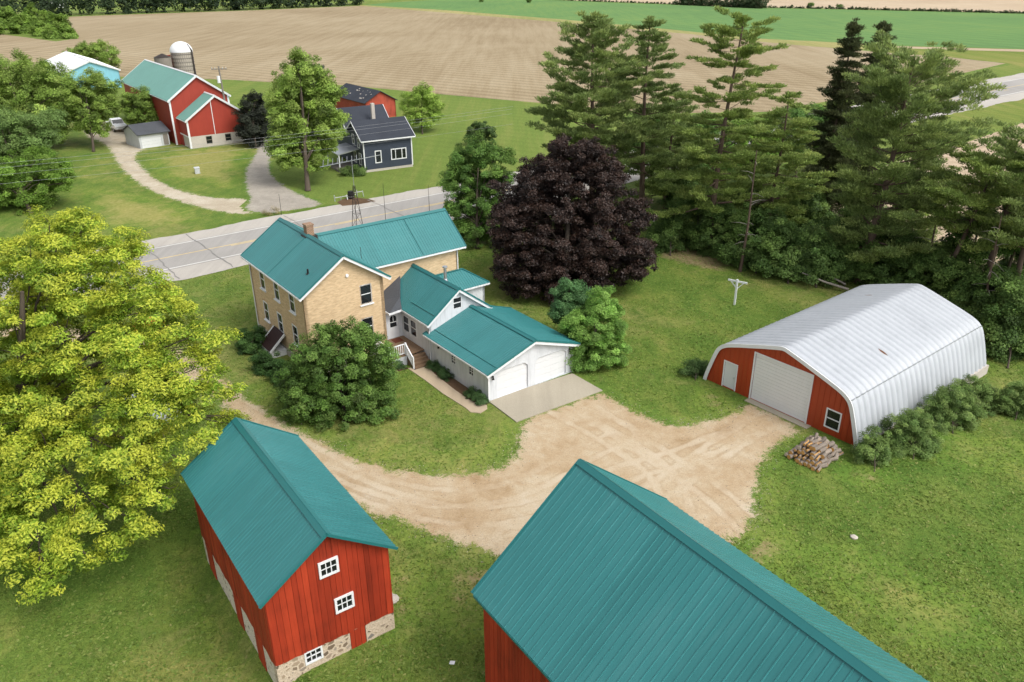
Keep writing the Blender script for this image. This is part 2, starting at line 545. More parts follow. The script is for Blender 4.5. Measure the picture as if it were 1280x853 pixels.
def m_asphalt(name, col, var=0.12, crack=True):
    t = NT(name)
    p = t.pos()
    n1 = t.noise(t.mapping(p, (1, 0.06, 1), (0, 0, R(52.5))), 1.2, 5, 0.6)
    n2 = t.noise(p, 20, 3, 0.8)
    n3 = t.noise(p, 0.12, 4)
    c = t.ramp(t.math('MULTIPLY', t.math('ADD', n1, n3), 0.5), [(0.35, sc(col, 1 - var)), (0.65, sc(col, 1 + var))])
    c = t.mix(1.0, c, t.ramp(n2, [(0.3, (0.85, 0.85, 0.85, 1)), (0.7, (1.12, 1.12, 1.12, 1))]), 'MULTIPLY')
    return t.set(c, 0.85, 0.2)


M['asphalt'] = m_asphalt('worn_grey_asphalt', (0.32, 0.305, 0.285, 1))
M['shoulder'] = m_asphalt('pale_shoulder_asphalt', (0.42, 0.39, 0.35, 1))
M['drive_asphalt'] = m_asphalt('old_driveway_asphalt', (0.30, 0.285, 0.26, 1), 0.2)
M['concrete'] = m_asphalt('concrete_slab', (0.36, 0.32, 0.25, 1), 0.12)
M['path_concrete'] = m_asphalt('tan_path_concrete', (0.43, 0.345, 0.245, 1), 0.15)
M['line_white'] = m_asphalt('worn_white_line', (0.62, 0.61, 0.58, 1), 0.12)
M['line_yellow'] = m_asphalt('worn_yellow_line', (0.56, 0.43, 0.22, 1), 0.12)
M['tar'] = simple('tar_crack_seal', (0.19, 0.18, 0.17, 1), 0.6, 0.3)
M['soil'] = painted('dark_bed_soil', (0.12, 0.075, 0.045, 1), 0.95, 0.1, 0.35, 4, False, 0.5)
M['deck'] = painted('brown_deck_boards', (0.20, 0.13, 0.08, 1), 0.75, 0.25, 0.2, 4, False)
M['mat_red'] = painted('red_brown_door_mat', (0.13, 0.045, 0.028, 1), 0.95, 0.1, 0.2, 5, False)


def m_leaf(name, trans=0.3, rough=0.55, gloss=0.25):
    t = NT(name)
    a = t.n('ShaderNodeAttribute', attribute_name='leafcol')
    t.set(a.outputs['Color'], rough, gloss)
    tr = t.n('ShaderNodeBsdfTranslucent')
    t.l(a.outputs['Color'], tr.inputs['Color'])
    mx = t.n('ShaderNodeMixShader'); mx.inputs[0].default_value = trans
    t.l(t.bsdf.outputs[0], mx.inputs[1]); t.l(tr.outputs[0], mx.inputs[2])
    t.l(mx.outputs[0], t.out.inputs['Surface'])
    return t.m


M['leaf'] = m_leaf('leaf', 0.42)
M['needle'] = m_leaf('pine_needle', 0.32, 0.6, 0.2)
M['purple_leaf'] = m_leaf('dark_purple_leaf', 0.12, 0.5, 0.3)


def m_attr(name, attr, rough=0.85):
    t = NT(name)
    a = t.n('ShaderNodeAttribute', attribute_name=attr)
    n = t.noise(t.obj(), 12, 4, 0.7)
    c = t.mix(1.0, a.outputs['Color'], t.ramp(n, [(0.3, (0.7, 0.7, 0.7, 1)), (0.7, (1.25, 1.25, 1.25, 1))]), 'MULTIPLY')
    return t.set(c, rough, 0.2)


M['log'] = m_attr('split_firewood', 'logcol')

# ------------------------------------------------------------------ ground
thF = R(-54.8)
OF = np.array([-10.58, 29.92])
UF = np.array([math.cos(thF), math.sin(thF)]); NF = np.array([-math.sin(thF), math.cos(thF)])


def sstep(a, b, x):
    t = np.clip((x - a) / (b - a), 0, 1)
    return t * t * (3 - 2 * t)


def hgt(x, y):
    x = np.asarray(x, float); y = np.asarray(y, float)
    s = (x - OF[0]) * UF[0] + (y - OF[1]) * UF[1]
    n = (x - OF[0]) * NF[0] + (y - OF[1]) * NF[1]
    h = -1.0 * sstep(1.6, 3.4, -n) * (1 - sstep(9, 18, -n)) * sstep(-10, -5.5, s) * (1 - sstep(11, 17, s))
    h = h - 0.75 * np.exp(-((x - 36) ** 2 + (y - 50) ** 2) / 60.0)
    return h


def grid_mesh(name, X, Y, mat, hfun):
    nx, ny = len(X), len(Y)
    gx, gy = np.meshgrid(X, Y)
    z = hfun(gx, gy)
    co = np.stack([gx, gy, z], -1).reshape(-1, 3)
    i = np.arange(nx - 1); j = np.arange(ny - 1)
    ii, jj = np.meshgrid(i, j)
    a = (jj * nx + ii).ravel()
    faces = np.stack([a, a + 1, a + nx + 1, a + nx], -1)
    return np_mesh(name, co, faces, mat)


def np_mesh(name, co, faces, mat, parent=None, smooth=False, fcol=None, fcname='leafcol', vattr=None):
    me = bpy.data.meshes.new(name)
    nv, nf = len(co), len(faces)
    k = faces.shape[1]
    me.vertices.add(nv)
    me.vertices.foreach_set('co', np.ascontiguousarray(co, dtype=np.float32).ravel())
    me.loops.add(nf * k)
    me.loops.foreach_set('vertex_index', np.ascontiguousarray(faces, dtype=np.int32).ravel())
    me.polygons.add(nf)
    me.polygons.foreach_set('loop_start', np.arange(0, nf * k, k, dtype=np.int32))
    me.polygons.foreach_set('loop_total', np.full(nf, k, dtype=np.int32))
    me.update(calc_edges=True)
    if smooth: me.polygons.foreach_set('use_smooth', np.ones(nf, bool))
    if fcol is not None:
        at = me.attributes.new(fcname, 'FLOAT_COLOR', 'FACE')
        c4 = np.ones((nf, 4), np.float32); c4[:, :3] = fcol
        at.data.foreach_set('color', c4.ravel())
    if vattr:
        for nme, arr in vattr.items():
            at = me.attributes.new(nme, 'FLOAT', 'POINT')
            at.data.foreach_set('value', np.ascontiguousarray(arr, dtype=np.float32))
    me.materials.append(mat)
    o = bpy.data.objects.new(name, me)
    COL.objects.link(o)
    if parent: o.parent = parent
    return o


gx = np.concatenate([[-4000, -1500, -600, -250, -120, -70], np.arange(-48, 60, 0.75), [75, 120, 250, 600, 1500, 4000]])
gy = np.concatenate([[-300, -100, -30, 0], np.arange(8, 75, 0.75), [85, 110, 160, 260, 500, 1000, 2500, 7000]])
tag(grid_mesh('ground', gx, gy, M['lawn'], hgt), 'green lawn with dry patches around the farm buildings', None, None, 'structure')


def resample(poly, step):
    out = []
    n = len(poly)
    for i in range(n):
        a, b = np.array(poly[i], float), np.array(poly[(i + 1) % n], float)
        k = max(1, int(np.linalg.norm(b - a) / step))
        for j in range(k): out.append(a + (b - a) * j / k)
    return np.array(out)


def chaikin(pts, it=2, closed=True):
    P = np.array(pts, float)
    for _ in range(it):
        Q = np.roll(P, -1, 0) if closed else P[1:]
        A = P if closed else P[:-1]
        N = np.empty((2 * len(A), 2)); N[0::2] = A * 0.75 + Q * 0.25; N[1::2] = A * 0.25 + Q * 0.75
        P = N if closed else np.vstack([P[:1], N, P[-1:]])
    return P


def seg_dist(px, py_, poly, closed=True):
    d = np.full(px.shape, 1e9)
    n = len(poly)
    for i in range(n if closed else n - 1):
        a, b = poly[i], poly[(i + 1) % n]
        vx, vy = b - a
        L = vx * vx + vy * vy + 1e-12
        t = np.clip(((px - a[0]) * vx + (py_ - a[1]) * vy) / L, 0, 1)
        d = np.minimum(d, np.hypot(px - a[0] - t * vx, py_ - a[1] - t * vy))
    return d


def inside(px, py_, poly):
    r = np.zeros(px.shape, bool)
    n = len(poly)
    for i in range(n):
        a, b = poly[i], poly[(i + 1) % n]
        c = ((a[1] > py_) != (b[1] > py_)) & (px < (b[0] - a[0]) * (py_ - a[1]) / (b[1] - a[1] + 1e-12) + a[0])
        r ^= c
    return r


def soft_sheet(name, polys, mat, z, step, margin, label, tracks=(), hard=()):
    """a gravel surface: polygons in ground metres; 'edge' holds the signed distance to its rim"""
    polys = [np.array(p) for p in polys]
    allp = np.vstack(polys)
    X = np.arange(allp[:, 0].min() - margin, allp[:, 0].max() + margin, step)
    Y = np.arange(allp[:, 1].min() - margin, allp[:, 1].max() + margin, step)
    mx, my = np.meshgrid(X, Y)
    sd = np.full(mx.shape, 1e9)
    for p in polys:
        d = seg_dist(mx, my, p)
        d = np.where(inside(mx, my, p), -d, d)
        sd = np.minimum(sd, d)
    tr = np.full(mx.shape, 9.0)
    for c in tracks:
        d = seg_dist(mx, my, np.array(c), False)
        tr = np.minimum(tr, np.abs(d - 0.75))
    nx, ny = len(X), len(Y)
    ok = sd < margin
    cell = ok[:-1, :-1] & ok[1:, :-1] & ok[:-1, 1:] & ok[1:, 1:]
    jj, ii = np.nonzero(cell)
    a = jj * nx + ii
    faces = np.stack([a, a + 1, a + nx + 1, a + nx], -1)
    used = np.unique(faces)
    remap = np.full(nx * ny, -1); remap[used] = np.arange(len(used))
    co = np.stack([mx.ravel()[used], my.ravel()[used], z + hgt(mx.ravel()[used], my.ravel()[used])], -1)
    o = np_mesh(name, co, remap[faces], mat, vattr={'edge': -sd.ravel()[used] * -1 * -1 * -1 if False else sd.ravel()[used] * -1, 'track': tr.ravel()[used]})
    return tag(o, label, None, None, 'structure')


def pxpoly(pts): return np.array([gp(u, v)[:2] for u, v in pts])


drive_px = [(-60, 395), (60, 402), (170, 418), (240, 445), (285, 478), (306, 496), (332, 514), (362, 532), (400, 553), (440, 572), (482, 586), (530, 593), (578, 594), (618, 587), (644, 570), (652, 550), (645, 528),
            (752, 489), (772, 503), (800, 519), (845, 533), (880, 529), (905, 521), (925, 511), (942, 505), (1003, 537), (985, 549), (962, 563), (948, 585), (948, 612), (944, 640), (935, 662), (905, 678), (860, 700),
            (760, 760), (690, 745), (640, 696), (600, 690), (560, 674), (520, 660), (490, 650), (455, 640), (415, 610), (375, 575), (335, 545), (300, 520), (270, 500), (225, 470), (150, 440), (60, 425), (-60, 418)]
drive = chaikin(pxpoly(drive_px), 1)
trk = [chaikin(pxpoly(p), 2, False) for p in (
    [(-60, 406), (170, 430), (290, 500), (400, 580), (520, 625), (640, 620), (740, 560), (800, 540), (690, 508)],
    [(400, 590), (520, 640), (640, 650), (780, 590), (860, 570), (970, 520)],
    [(700, 512), (760, 545), (830, 590), (850, 640), (830, 690)],
    [(960, 525), (900, 560), (830, 610), (760, 650), (640, 670)],
    [(715, 500), (800, 555), (900, 620), (960, 680)])]
soft_sheet('gravel_driveway', [drive], M['gravel'], 0.006, 0.17, 1.3, 'tan gravel drive and yard curving past house and barns', trk)


def tess_poly(P):
    return tessellate_polygon([[Vector((p[0], p[1], 0)) for p in P]])


def flat_sheet(name, pts, mat, z, label=None, px=True, kind='structure', th=None, cat=None):
    P = [gp(u, v)[:2] for u, v in pts] if px else [np.array(p) for p in pts]
    mb = MB()
    if th:
        V = [(p[0], p[1], z) for p in P]
        a = sum(P[i][0] * P[(i + 1) % len(P)][1] - P[(i + 1) % len(P)][0] * P[i][1] for i in range(len(P)))
        if a < 0: V = V[::-1]
        mb.slab(V, th)
        o = mb.build(name, mat)
    else:
        mb.v = [(float(p[0]), float(p[1]), z) for p in P]
        for t in tess_poly(P):
            a, b, c = (P[i] for i in t)
            cr = (b[0] - a[0]) * (c[1] - a[1]) - (b[1] - a[1]) * (c[0] - a[0])
            mb.f.append(tuple(t) if cr > 0 else tuple(reversed(t))); mb.sm.append(False)
        o = mb.build(name, mat, None, False, False)
    return tag(o, label, cat, None, kind)


M['earth'] = None


def m_earth():
    t = NT('worn_bare_earth')
    p = t.pos()
    n = t.noise(p, 2.5, 6, 0.75)
    c = t.ramp(n, [(0.3, (0.17, 0.115, 0.06, 1)), (0.5, (0.27, 0.195, 0.11, 1)), (0.7, (0.37, 0.29, 0.18, 1))])
    sd = t.n('ShaderNodeAttribute', attribute_name='edge').outputs['Fac']
    e = t.math('ADD', t.math('MULTIPLY', sd, 0.8), t.math('MULTIPLY', t.math('SUBTRACT', t.noise(p, 0.8, 6, 0.75), 0.55), 3.6))
    e = t.math('ADD', e, t.math('MULTIPLY', t.math('SUBTRACT', t.noise(p, 13.0, 3, 0.8), 0.5), 2.2))
    g, hg = lawn_color(t, 0.0)
    guard = t.ramp(t.math('MULTIPLY', sd, -1.0), [(0.25, 0.0), (0.9, 1.0)])
    c = t.mix(t.math('MAXIMUM', guard, t.ramp(e, [(0.0, 1.0), (0.6, 0.2)])), c, g)
    t.bump(n, 0.5, 0.06)
    return t.set(c, 0.95, 0.1)


M['earth'] = m_earth()
soft_sheet('worn_ground', [pxpoly(q) for q in (
    [(236, 668), (262, 690), (300, 765), (340, 850), (322, 856), (285, 790), (250, 720)],
    [(592, 700), (640, 690), (600, 750), (580, 790), (560, 740)],
    [(826, 300), (880, 312), (925, 330), (900, 342), (850, 330), (820, 322)],
    [(496, 720), (516, 712), (510, 760), (496, 790)],
    [(905, 668), (960, 650), (990, 690), (950, 700), (1010, 760), (960, 730)],
    [(880, 480), (900, 500), (935, 508), (915, 515), (880, 508)],
    [(1060, 585), (1110, 595), (1090, 602), (1060, 596)])], M['earth'], 0.003, 0.35, 1.0, 'bare worn earth patches at barn walls and drive edges')

def m_dry():
    t = NT('dry_straw_lawn')
    p = t.pos()
    n = t.noise(p, 1.6, 6, 0.75)
    c = t.ramp(n, [(0.3, (0.20, 0.20, 0.055, 1)), (0.5, (0.30, 0.265, 0.09, 1)), (0.7, (0.40, 0.33, 0.15, 1))])
    sd = t.n('ShaderNodeAttribute', attribute_name='edge').outputs['Fac']
    e = t.math('ADD', t.math('MULTIPLY', sd, 0.35), t.math('MULTIPLY', t.math('SUBTRACT', t.noise(p, 0.30, 6, 0.75, 0.5), 0.52), 4.0))
    g, hg = lawn_color(t, 0.0)
    guard = t.ramp(t.math('MULTIPLY', sd, -1.0), [(0.1, 0.0), (1.0, 1.0)])
    c = t.mix(t.math('MAXIMUM', guard, t.ramp(e, [(0.0, 1.0), (1.0, 0.35)])), c, g)
    return t.set(c, 0.95, 0.1)


soft_sheet('dry_lawn', [pxpoly(q) for q in (
    [(190, 198), (250, 186), (300, 182), (303, 215), (290, 235), (250, 225), (210, 222)],
    [(110, 238), (170, 246), (230, 262), (240, 275), (180, 285), (120, 278)],
    [(1010, 690), (1090, 700), (1190, 745), (1230, 800), (1150, 800), (1060, 740)],
    [(1180, 545), (1260, 550), (1280, 575), (1220, 585), (1180, 570)],
    [(470, 560), (560, 570), (630, 555), (600, 580), (520, 582)],
    [(300, 480), (345, 505), (400, 535), (380, 530), (320, 500)])], m_dry(), 0.0045, 0.7, 1.2, 'straw coloured dry patches in the lawns')

# fields beyond the road
flat_sheet('tilled_field', [(-420, 78), (60, 92), (150, 96), (250, 99), (288, 100), (340, 103), (436, 107), (540, 117), (600, 122.5), (690, 130), (830, 142), (960, 140), (1060, 122), (1140, 106), (1187, 95.5), (1257, 79.5), (1180, 71), (1122, 67),
                            (1015, 58), (951, 52), (869, 43), (821, 39), (706, 28), (560, 16), (450, 7.5), (320, 13), (200, 17), (60, 22), (-200, 26), (-420, 30)], M['tilled'], 0.006, 'brown tilled field behind the farmsteads')
flat_sheet('green_field', [(450, 7), (560, 15), (706, 27), (821, 38), (869, 42), (951, 51), (1015, 57), (1114, 57), (1280, 61.5), (1700, 70), (1700, 32), (1280, 17.5), (1060, 12.3), (920, 9.5), (827, 5.6), (715, 1.4), (600, -4), (480, 4)], M['crop'], 0.010, 'bright green crop field beyond the tilled field')
flat_sheet('field_edge', [(450, 7.6), (560, 16.4), (706, 28.4), (821, 39.4), (869, 43.4), (951, 52.4), (1015, 58.4), (1080, 62), (1080, 55), (951, 48.6), (821, 35.4), (706, 24.8), (560, 13.2), (450, 6.4)], M['yellow_grass'], 0.018, 'yellowed grass strip between brown and green fields')
flat_sheet('far_field', [(620, -4), (715, 0.6), (827, 4.8), (920, 8.6), (1060, 11.4), (1280, 16.5), (1700, 29), (1700, -6), (1280, -10), (900, -14), (620, -14)], M['tilled2'], 0.012, 'pale bare field at the far edge')
flat_sheet('field_verge', [(1080, 58), (1114, 58), (1280, 62.5), (1700, 72), (1700, 130), (1280, 84), (1262, 80), (1257, 79), (1180, 70.5), (1100, 65)], M['rough_grass'], 0.022, 'rough green verge beside the field track')
flat_sheet('field_track', [(1100, 57.6), (1280, 62.2), (1600, 69), (1600, 72), (1280, 65.0), (1100, 60)], M['tilled2'], 0.030, 'pale dirt track along the green field')
flat_sheet('roadside_field', [(1030, 250), (1085, 222), (1111, 205), (1201, 181), (1280, 153), (1600, 95), (1900, 240), (1400, 420), (1180, 330), (1060, 290)], M['tilled2'], 0.006, 'bare tan field right of the road')
flat_sheet('far_lawn', [(60, 93), (150, 97), (250, 100), (436, 108), (540, 118), (600, 123.5), (690, 131), (830, 143), (960, 141), (1060, 123), (1187, 97), (1265, 81), (1330, 84), (1290, 92), (1100, 130), (860, 180), (640, 226), (560, 236), (430, 254), (455, 262), (395, 252), (345, 240), (330, 170), (60, 150)], M['bright_lawn'], 0.010, 'bright green lawn round the dark house')
flat_sheet('verge', [(1290, 112), (1210, 124), (1000, 180), (1000, 235), (1085, 217), (1111, 200), (1201, 178), (1280, 150), (1700, 80), (1700, 40)], M['rough_grass'], 0.014, 'rough grass verge right of the road')
flat_sheet('field_island', [(-60, 36), (10, 44), (40, 48), (70, 52), (92, 49), (96, 46), (80, 38), (40, 30), (-60, 26)], M['bright_lawn'], 0.012, 'green island round the bushes in the field')

# ------------------------------------------------------------------ road
thR = R(37.45)
RD = np.array([math.cos(thR), math.sin(thR)]); RN = np.array([-math.sin(thR), math.cos(thR)])
RO = np.array([-36.6, 73.0])


def rp(t, n): return RO + RD * t + RN * n


def wid(t): return 1.0 + 0.35 * max(0, min(1, (t - 60) / 140))


def road_strip(name, n0, n1, mat, z, label, t0=-160, t1=420, step=20):
    mb = MB()
    ts = np.arange(t0, t1 + 0.1, step)
    for t in ts:
        a, b = rp(t, n0 * wid(t)), rp(t, n1 * wid(t))
        mb.v += [(a[0], a[1], z), (b[0], b[1], z)]
    for i in range(len(ts) - 1):
        mb.f.append((2 * i, 2 * i + 2, 2 * i + 3, 2 * i + 1)); mb.sm.append(False)
    return tag(mb.build(name, mat, None, True, False), label, None, None, 'structure')


def road_jag(name, nin, nout, amp, mat, z, label):
    """shoulder with an uneven grass side"""
    mb = MB()
    ts = np.arange(-160, 420, 0.6)
    w = np.cumsum(rng.normal(0, 0.12, len(ts))); w -= np.convolve(w, np.ones(31) / 31, 'same')
    for t, k in zip(ts, w):
        a, b = rp(t, nin * wid(t)), rp(t, (nout + max(-amp, min(amp, k))) * wid(t))
        mb.v += [(a[0], a[1], z), (b[0], b[1], z)]
    for i in range(len(ts) - 1):
        mb.f.append((2 * i, 2 * i + 2, 2 * i + 3, 2 * i + 1)); mb.sm.append(False)
    return tag(mb.build(name, mat, None, True, False), label, None, None, 'structure')


road_strip('road', -0.3, 8.0, M['asphalt'], 0.030, 'grey two lane road running past the house')
road_jag('road_shoulder', -0.28, -3.7, 0.3, M['shoulder'], 0.026, 'pale near shoulder of the road')
road_jag('road_shoulder', 7.98, 11.2, 0.3, M['shoulder'], 0.026, 'pale far shoulder of the road')
road_strip('edge_line', 0.0, 0.2, M['line_white'], 0.036, 'worn white near edge line')
road_strip('edge_line', 7.6, 7.8, M['line_white'], 0.036, 'worn white far edge line')
road_strip('centre_line', 3.70, 3.90, M['line_yellow'], 0.036, 'solid yellow centre line')
mb = MB()
for t in np.arange(-160, 420, 12.2):
    a, b, c, d = rp(t, 3.34), rp(t + 3.1, 3.34), rp(t + 3.1, 3.54), rp(t, 3.54)
    mb.add([(p[0], p[1], 0.036) for p in (a, b, c, d)], [(0, 1, 2, 3)])
tag(mb.build('centre_line', M['line_yellow'], None, True, False), 'dashed yellow centre line', None, None, 'structure')
mb = MB()
for t, sk in ((-12, 0.5), (3.2, 0.2), (8.6, -0.3), (19.5, 0.4), (31, 0.2), (44, -0.2), (57, 0.3)):
    n0, pts = -3.4, []
    for k in range(16):
        nn = -3.4 + k * 14.2 / 15
        pts.append(rp(t + sk * k * 0.08 + random.uniform(-0.12, 0.12), nn))
    for a, b in zip(pts[:-1], pts[1:]):
        w = RD * random.uniform(0.04, 0.09)
        mb.add([(p[0], p[1], 0.041) for p in (a - w, a + w, b + w, b - w)], [(0, 1, 2, 3)])
tag(mb.build('road_crack', M['tar'], None, True, False), 'dark sealed cracks across the road', None, None, 'structure')

# far driveways
soft_sheet('farm_drive', [chaikin(pxpoly([(100, 168), (132, 180), (140, 192), (150, 210), (172, 229), (202, 245), (240, 257), (285, 267), (305, 268), (372, 262), (395, 255), (345, 247), (312, 249), (262, 248), (218, 236), (190, 222), (176, 208), (167, 194), (182, 186), (172, 176), (165, 160), (120, 150)]), 1)], M['gravel_far'], 0.016, 0.5, 0.9, 'pale gravel drive curving to the far red barn')
soft_sheet('asphalt_drive', [chaikin(pxpoly([(398, 258.5), (372, 262), (330, 268), (304, 262), (314, 250), (308, 236), (306, 222), (309, 210), (316, 199), (323, 186), (320, 172), (332, 168), (339, 186), (338, 200), (336, 211), (343, 224), (357, 234), (378, 245), (402, 253.5)]), 1)], m_gravel('worn_driveway', 'grey', 0.7, False), 0.022, 0.5, 0.8, 'old grey drive beside the maple across the road')

# concrete apron, path and beds at the house
flat_sheet('concrete_apron', [(617.5, 507.5), (609, 501.3), (715.4, 467.8), (753, 489), (645.5, 528.5)], M['concrete'], 0.07, 'pale concrete apron before the garage doors', True, 'structure', 0.2)

# ------------------------------------------------------------------ house (local x = s, y = n)
TH = R(-53.5)
house = empty('farmhouse', (0, 53, 0), TH, 'cream brick farmhouse with teal metal roofs and attached white garage', 'house')
HU = np.array([math.cos(TH), math.sin(TH)]); HN = np.array([-math.sin(TH), math.cos(TH)])


def hw(s, n, z=0.0):
    p = np.array([0, 53.0]) + HU * s + HN * n
    return (p[0], p[1], z)


def ribbed_plane(mb, e0, e1, t0, t1, pitch=0.23, rh=0.022, rw=0.05, th=0.07, phase=0.1):
    """metal roof plane: slab + raised ribs running up the slope from the eave e0-e1 to the line t0-t1"""
    e0, e1, t0, t1 = (Vector(p) for p in (e0, e1, t0, t1))
    d = (e1 - e0); L = d.length; d = d / L
    n = d.cross(t0 - e0 if (t0 - e0).length > (t1 - e1).length else t1 - e1).normalized()
    poly = [e0, e1, t1, t0]
    if n.z < 0:
        n = -n; poly = poly[::-1]
    if abs((t1 - t0).length - L) < 0.05 and abs((t0 - e0).dot(d)) < 0.05:
        k = max(1, round(L / (pitch * 4)))
        for i in range(k):
            a_, b_ = i / k, (i + 1) / k
            q = [e0 + d * L * a_, e0 + d * L * b_, t0 + d * L * b_, t0 + d * L * a_]
            if (q[1] - q[0]).cross(q[2] - q[1]).z < 0: q = q[::-1]
            off = n * (0.003 if i % 2 else 0.0)
            mb.slab([p + off for p in q], th)
    else:
        mb.slab(poly, th)
    up = n.cross(d)
    if up.z < 0: up = -up
    def ext(x):
        # length up-slope at distance x along the eave
        pts = [((p - e0).dot(d), (p - e0).dot(up)) for p in (e0, t0, t1, e1)]
        best = 0
        for (ax, ay), (bx, by) in zip(pts[:-1], pts[1:]):
            if abs(bx - ax) < 1e-6: continue
            k = (x - ax) / (bx - ax)
            if -1e-6 <= k <= 1 + 1e-6: best = max(best, ay + k * (by - ay))
        return best
    x = phase
    while x < L - 0.05:
        h = ext(x)
        if h > 0.1:
            a, b = e0 + d * x, e0 + d * x + up * h
            w0, w1 = d * rw / 2, d * rw * 0.28
            mb.add([a - w0, a - w1 + n * rh, a + w1 + n * rh, a + w0, b - w0, b - w1 + n * rh, b + w1 + n * rh, b + w0],
                   [(0, 1, 5, 4), (1, 2, 6, 5), (2, 3, 7, 6), (0, 3, 2, 1)])
        x += pitch


def gable_roof(parent, x0, x1, yc, hwid, ze, zr, mat='teal', trim='teal_trim', pitch=0.23, fascia='white', name='roof', axis='x', rake=True, gutter=True, cap=True, rh=0.022, ends=(True, True), rw=0.05):
    """gable roof with ridge along local x (or y): ze is the roof edge height, hwid the half width at the edge"""
    f = (lambda x, y, z: (x, y, z)) if axis == 'x' else (lambda x, y, z: (y, x, z))
    mb = MB()
    ribbed_plane(mb, f(x0, yc - hwid, ze), f(x1, yc - hwid, ze), f(x0, yc, zr), f(x1, yc, zr), pitch, rh, rw)
    ribbed_plane(mb, f(x0, yc + hwid, ze), f(x1, yc + hwid, ze), f(x0, yc, zr), f(x1, yc, zr), pitch, rh, rw)
    r = mb.build(name, M[mat], parent)
    sl = math.atan2(zr - ze, hwid)
    if cap:
        mb = MB()
        for sg in (-1, 1):
            w = 0.2
            mb.slab([f(x0 - .01, yc, zr + .055), f(x1 + .01, yc, zr + .055), f(x1 + .01, yc + sg * w, zr + .055 - w * math.tan(sl)), f(x0 - .01, yc + sg * w, zr + .055 - w * math.tan(sl))][::(1 if (sg > 0) == (axis == 'y') else -1)], 0.025)
        mb.build('ridge_cap', M[trim], r)
    if rake:
        for xe, on, sg in ((x0, ends[0], -1), (x1, ends[1], 1)):
            if not on: continue
            mb = MB(); mw = MB()
            for sy in (-1, 1):
                a, b = Vector(f(xe, yc + sy * hwid, ze)), Vector(f(xe, yc, zr))
                ov = Vector(f(sg * 0.03, 0, 0))
                mb.bar(a + ov + Vector((0, 0, -0.01)), b + ov + Vector((0, 0, 0.0)), 0.055, 0.12)
                if fascia:
                    mw.bar(a - ov * 0.3 + Vector((0, 0, -0.18)), b - ov * 0.3 + Vector((0, 0, -0.18)), 0.05, 0.2)
            mb.build('rake_trim', M[trim], r)
            if mw.v: mw.build('bargeboard', M[fascia], r)
    if gutter and fascia:
        for sy in (-1, 1):
            mb = MB()
            y0 = yc + sy * (hwid + 0.0)
            a, b = f(x0, y0, ze - 0.1), f(x1, y0, ze - 0.1)
            mb.bar(a, b, 0.1, 0.11)
            mb.build('gutter', M[fascia], r)
    return r


def window(parent, o, ex, nrm, x, z, w, h, frame='white', bars='sash', depth=0.07, fw=0.09, sill=True, proud=0.035, name='window', pane='glass', nx=2, ny=2):
    """window: frame ring (mesh), pane and sill children. x, z is the lower-left corner in the wall plane"""
    o, ex, nrm = Vector(o), Vector(ex).normalized(), Vector(nrm).normalized()
    up = Vector((0, 0, 1))
    P = lambda a, b, d: o + ex * a + up * b + nrm * d
    mb = MB()
    pt = proud
    def member(x0, x1, z0, z1, d0, d1):
        vs = [P(x0, z0, d0), P(x1, z0, d0), P(x1, z1, d0), P(x0, z1, d0), P(x0, z0, d1), P(x1, z0, d1), P(x1, z1, d1), P(x0, z1, d1)]
        mb.add(vs, [(3, 2, 1, 0), (4, 5, 6, 7), (0, 1, 5, 4), (1, 2, 6, 5), (2, 3, 7, 6), (3, 0, 4, 7)])
    member(x - fw, x, z - fw, z + h + fw, -depth, pt)
    member(x + w, x + w + fw, z - fw, z + h + fw, -depth, pt)
    member(x, x + w, z + h, z + h + fw, -depth, pt)
    member(x, x + w, z - fw, z, -depth, pt)
    if bars == 'sash':
        member(x, x + w, z + h / 2 - 0.03, z + h / 2 + 0.03, -depth, pt - 0.03)
    elif bars == 'grid':
        for i in range(1, nx): member(x + w * i / nx - 0.02, x + w * i / nx + 0.02, z, z + h, -depth, pt - 0.025)
        for i in range(1, ny): member(x, x + w, z + h * i / ny - 0.02, z + h * i / ny + 0.02, -depth, pt - 0.03)
    elif bars == 'triple':
        for k in (0.27, 0.73): member(x + w * k - 0.05, x + w * k + 0.05, z, z + h, -depth, pt)
    win = mb.build(name, M[frame], parent)
    mp = MB()
    d0 = -depth + 0.012 if depth < 0.06 else -0.045
    vs = [P(x, z, d0), P(x + w, z, d0), P(x + w, z + h, d0), P(x, z + h, d0)]
    vb = [v - nrm * 0.01 for v in vs]
    mp.add(vs + vb, [(0, 1, 2, 3), (7, 6, 5, 4), (0, 4, 5, 1), (1, 5, 6, 2), (2, 6, 7, 3), (3, 7, 4, 0)])
    mp.build('pane', M[pane], win)
    if sill:
        ms = MB()
        a = P(x - fw - 0.08, z - fw - 0.045, pt + 0.02); b = P(x + w + fw + 0.08, z - fw - 0.045, pt + 0.02)
        ms.bar(a, b, 0.16, 0.085)
        ms.build('sill', M['white'], win)
    return win


def rect(x, z, w, h): return [(x, z), (x + w, z), (x + w, z + h), (x, z + h)]


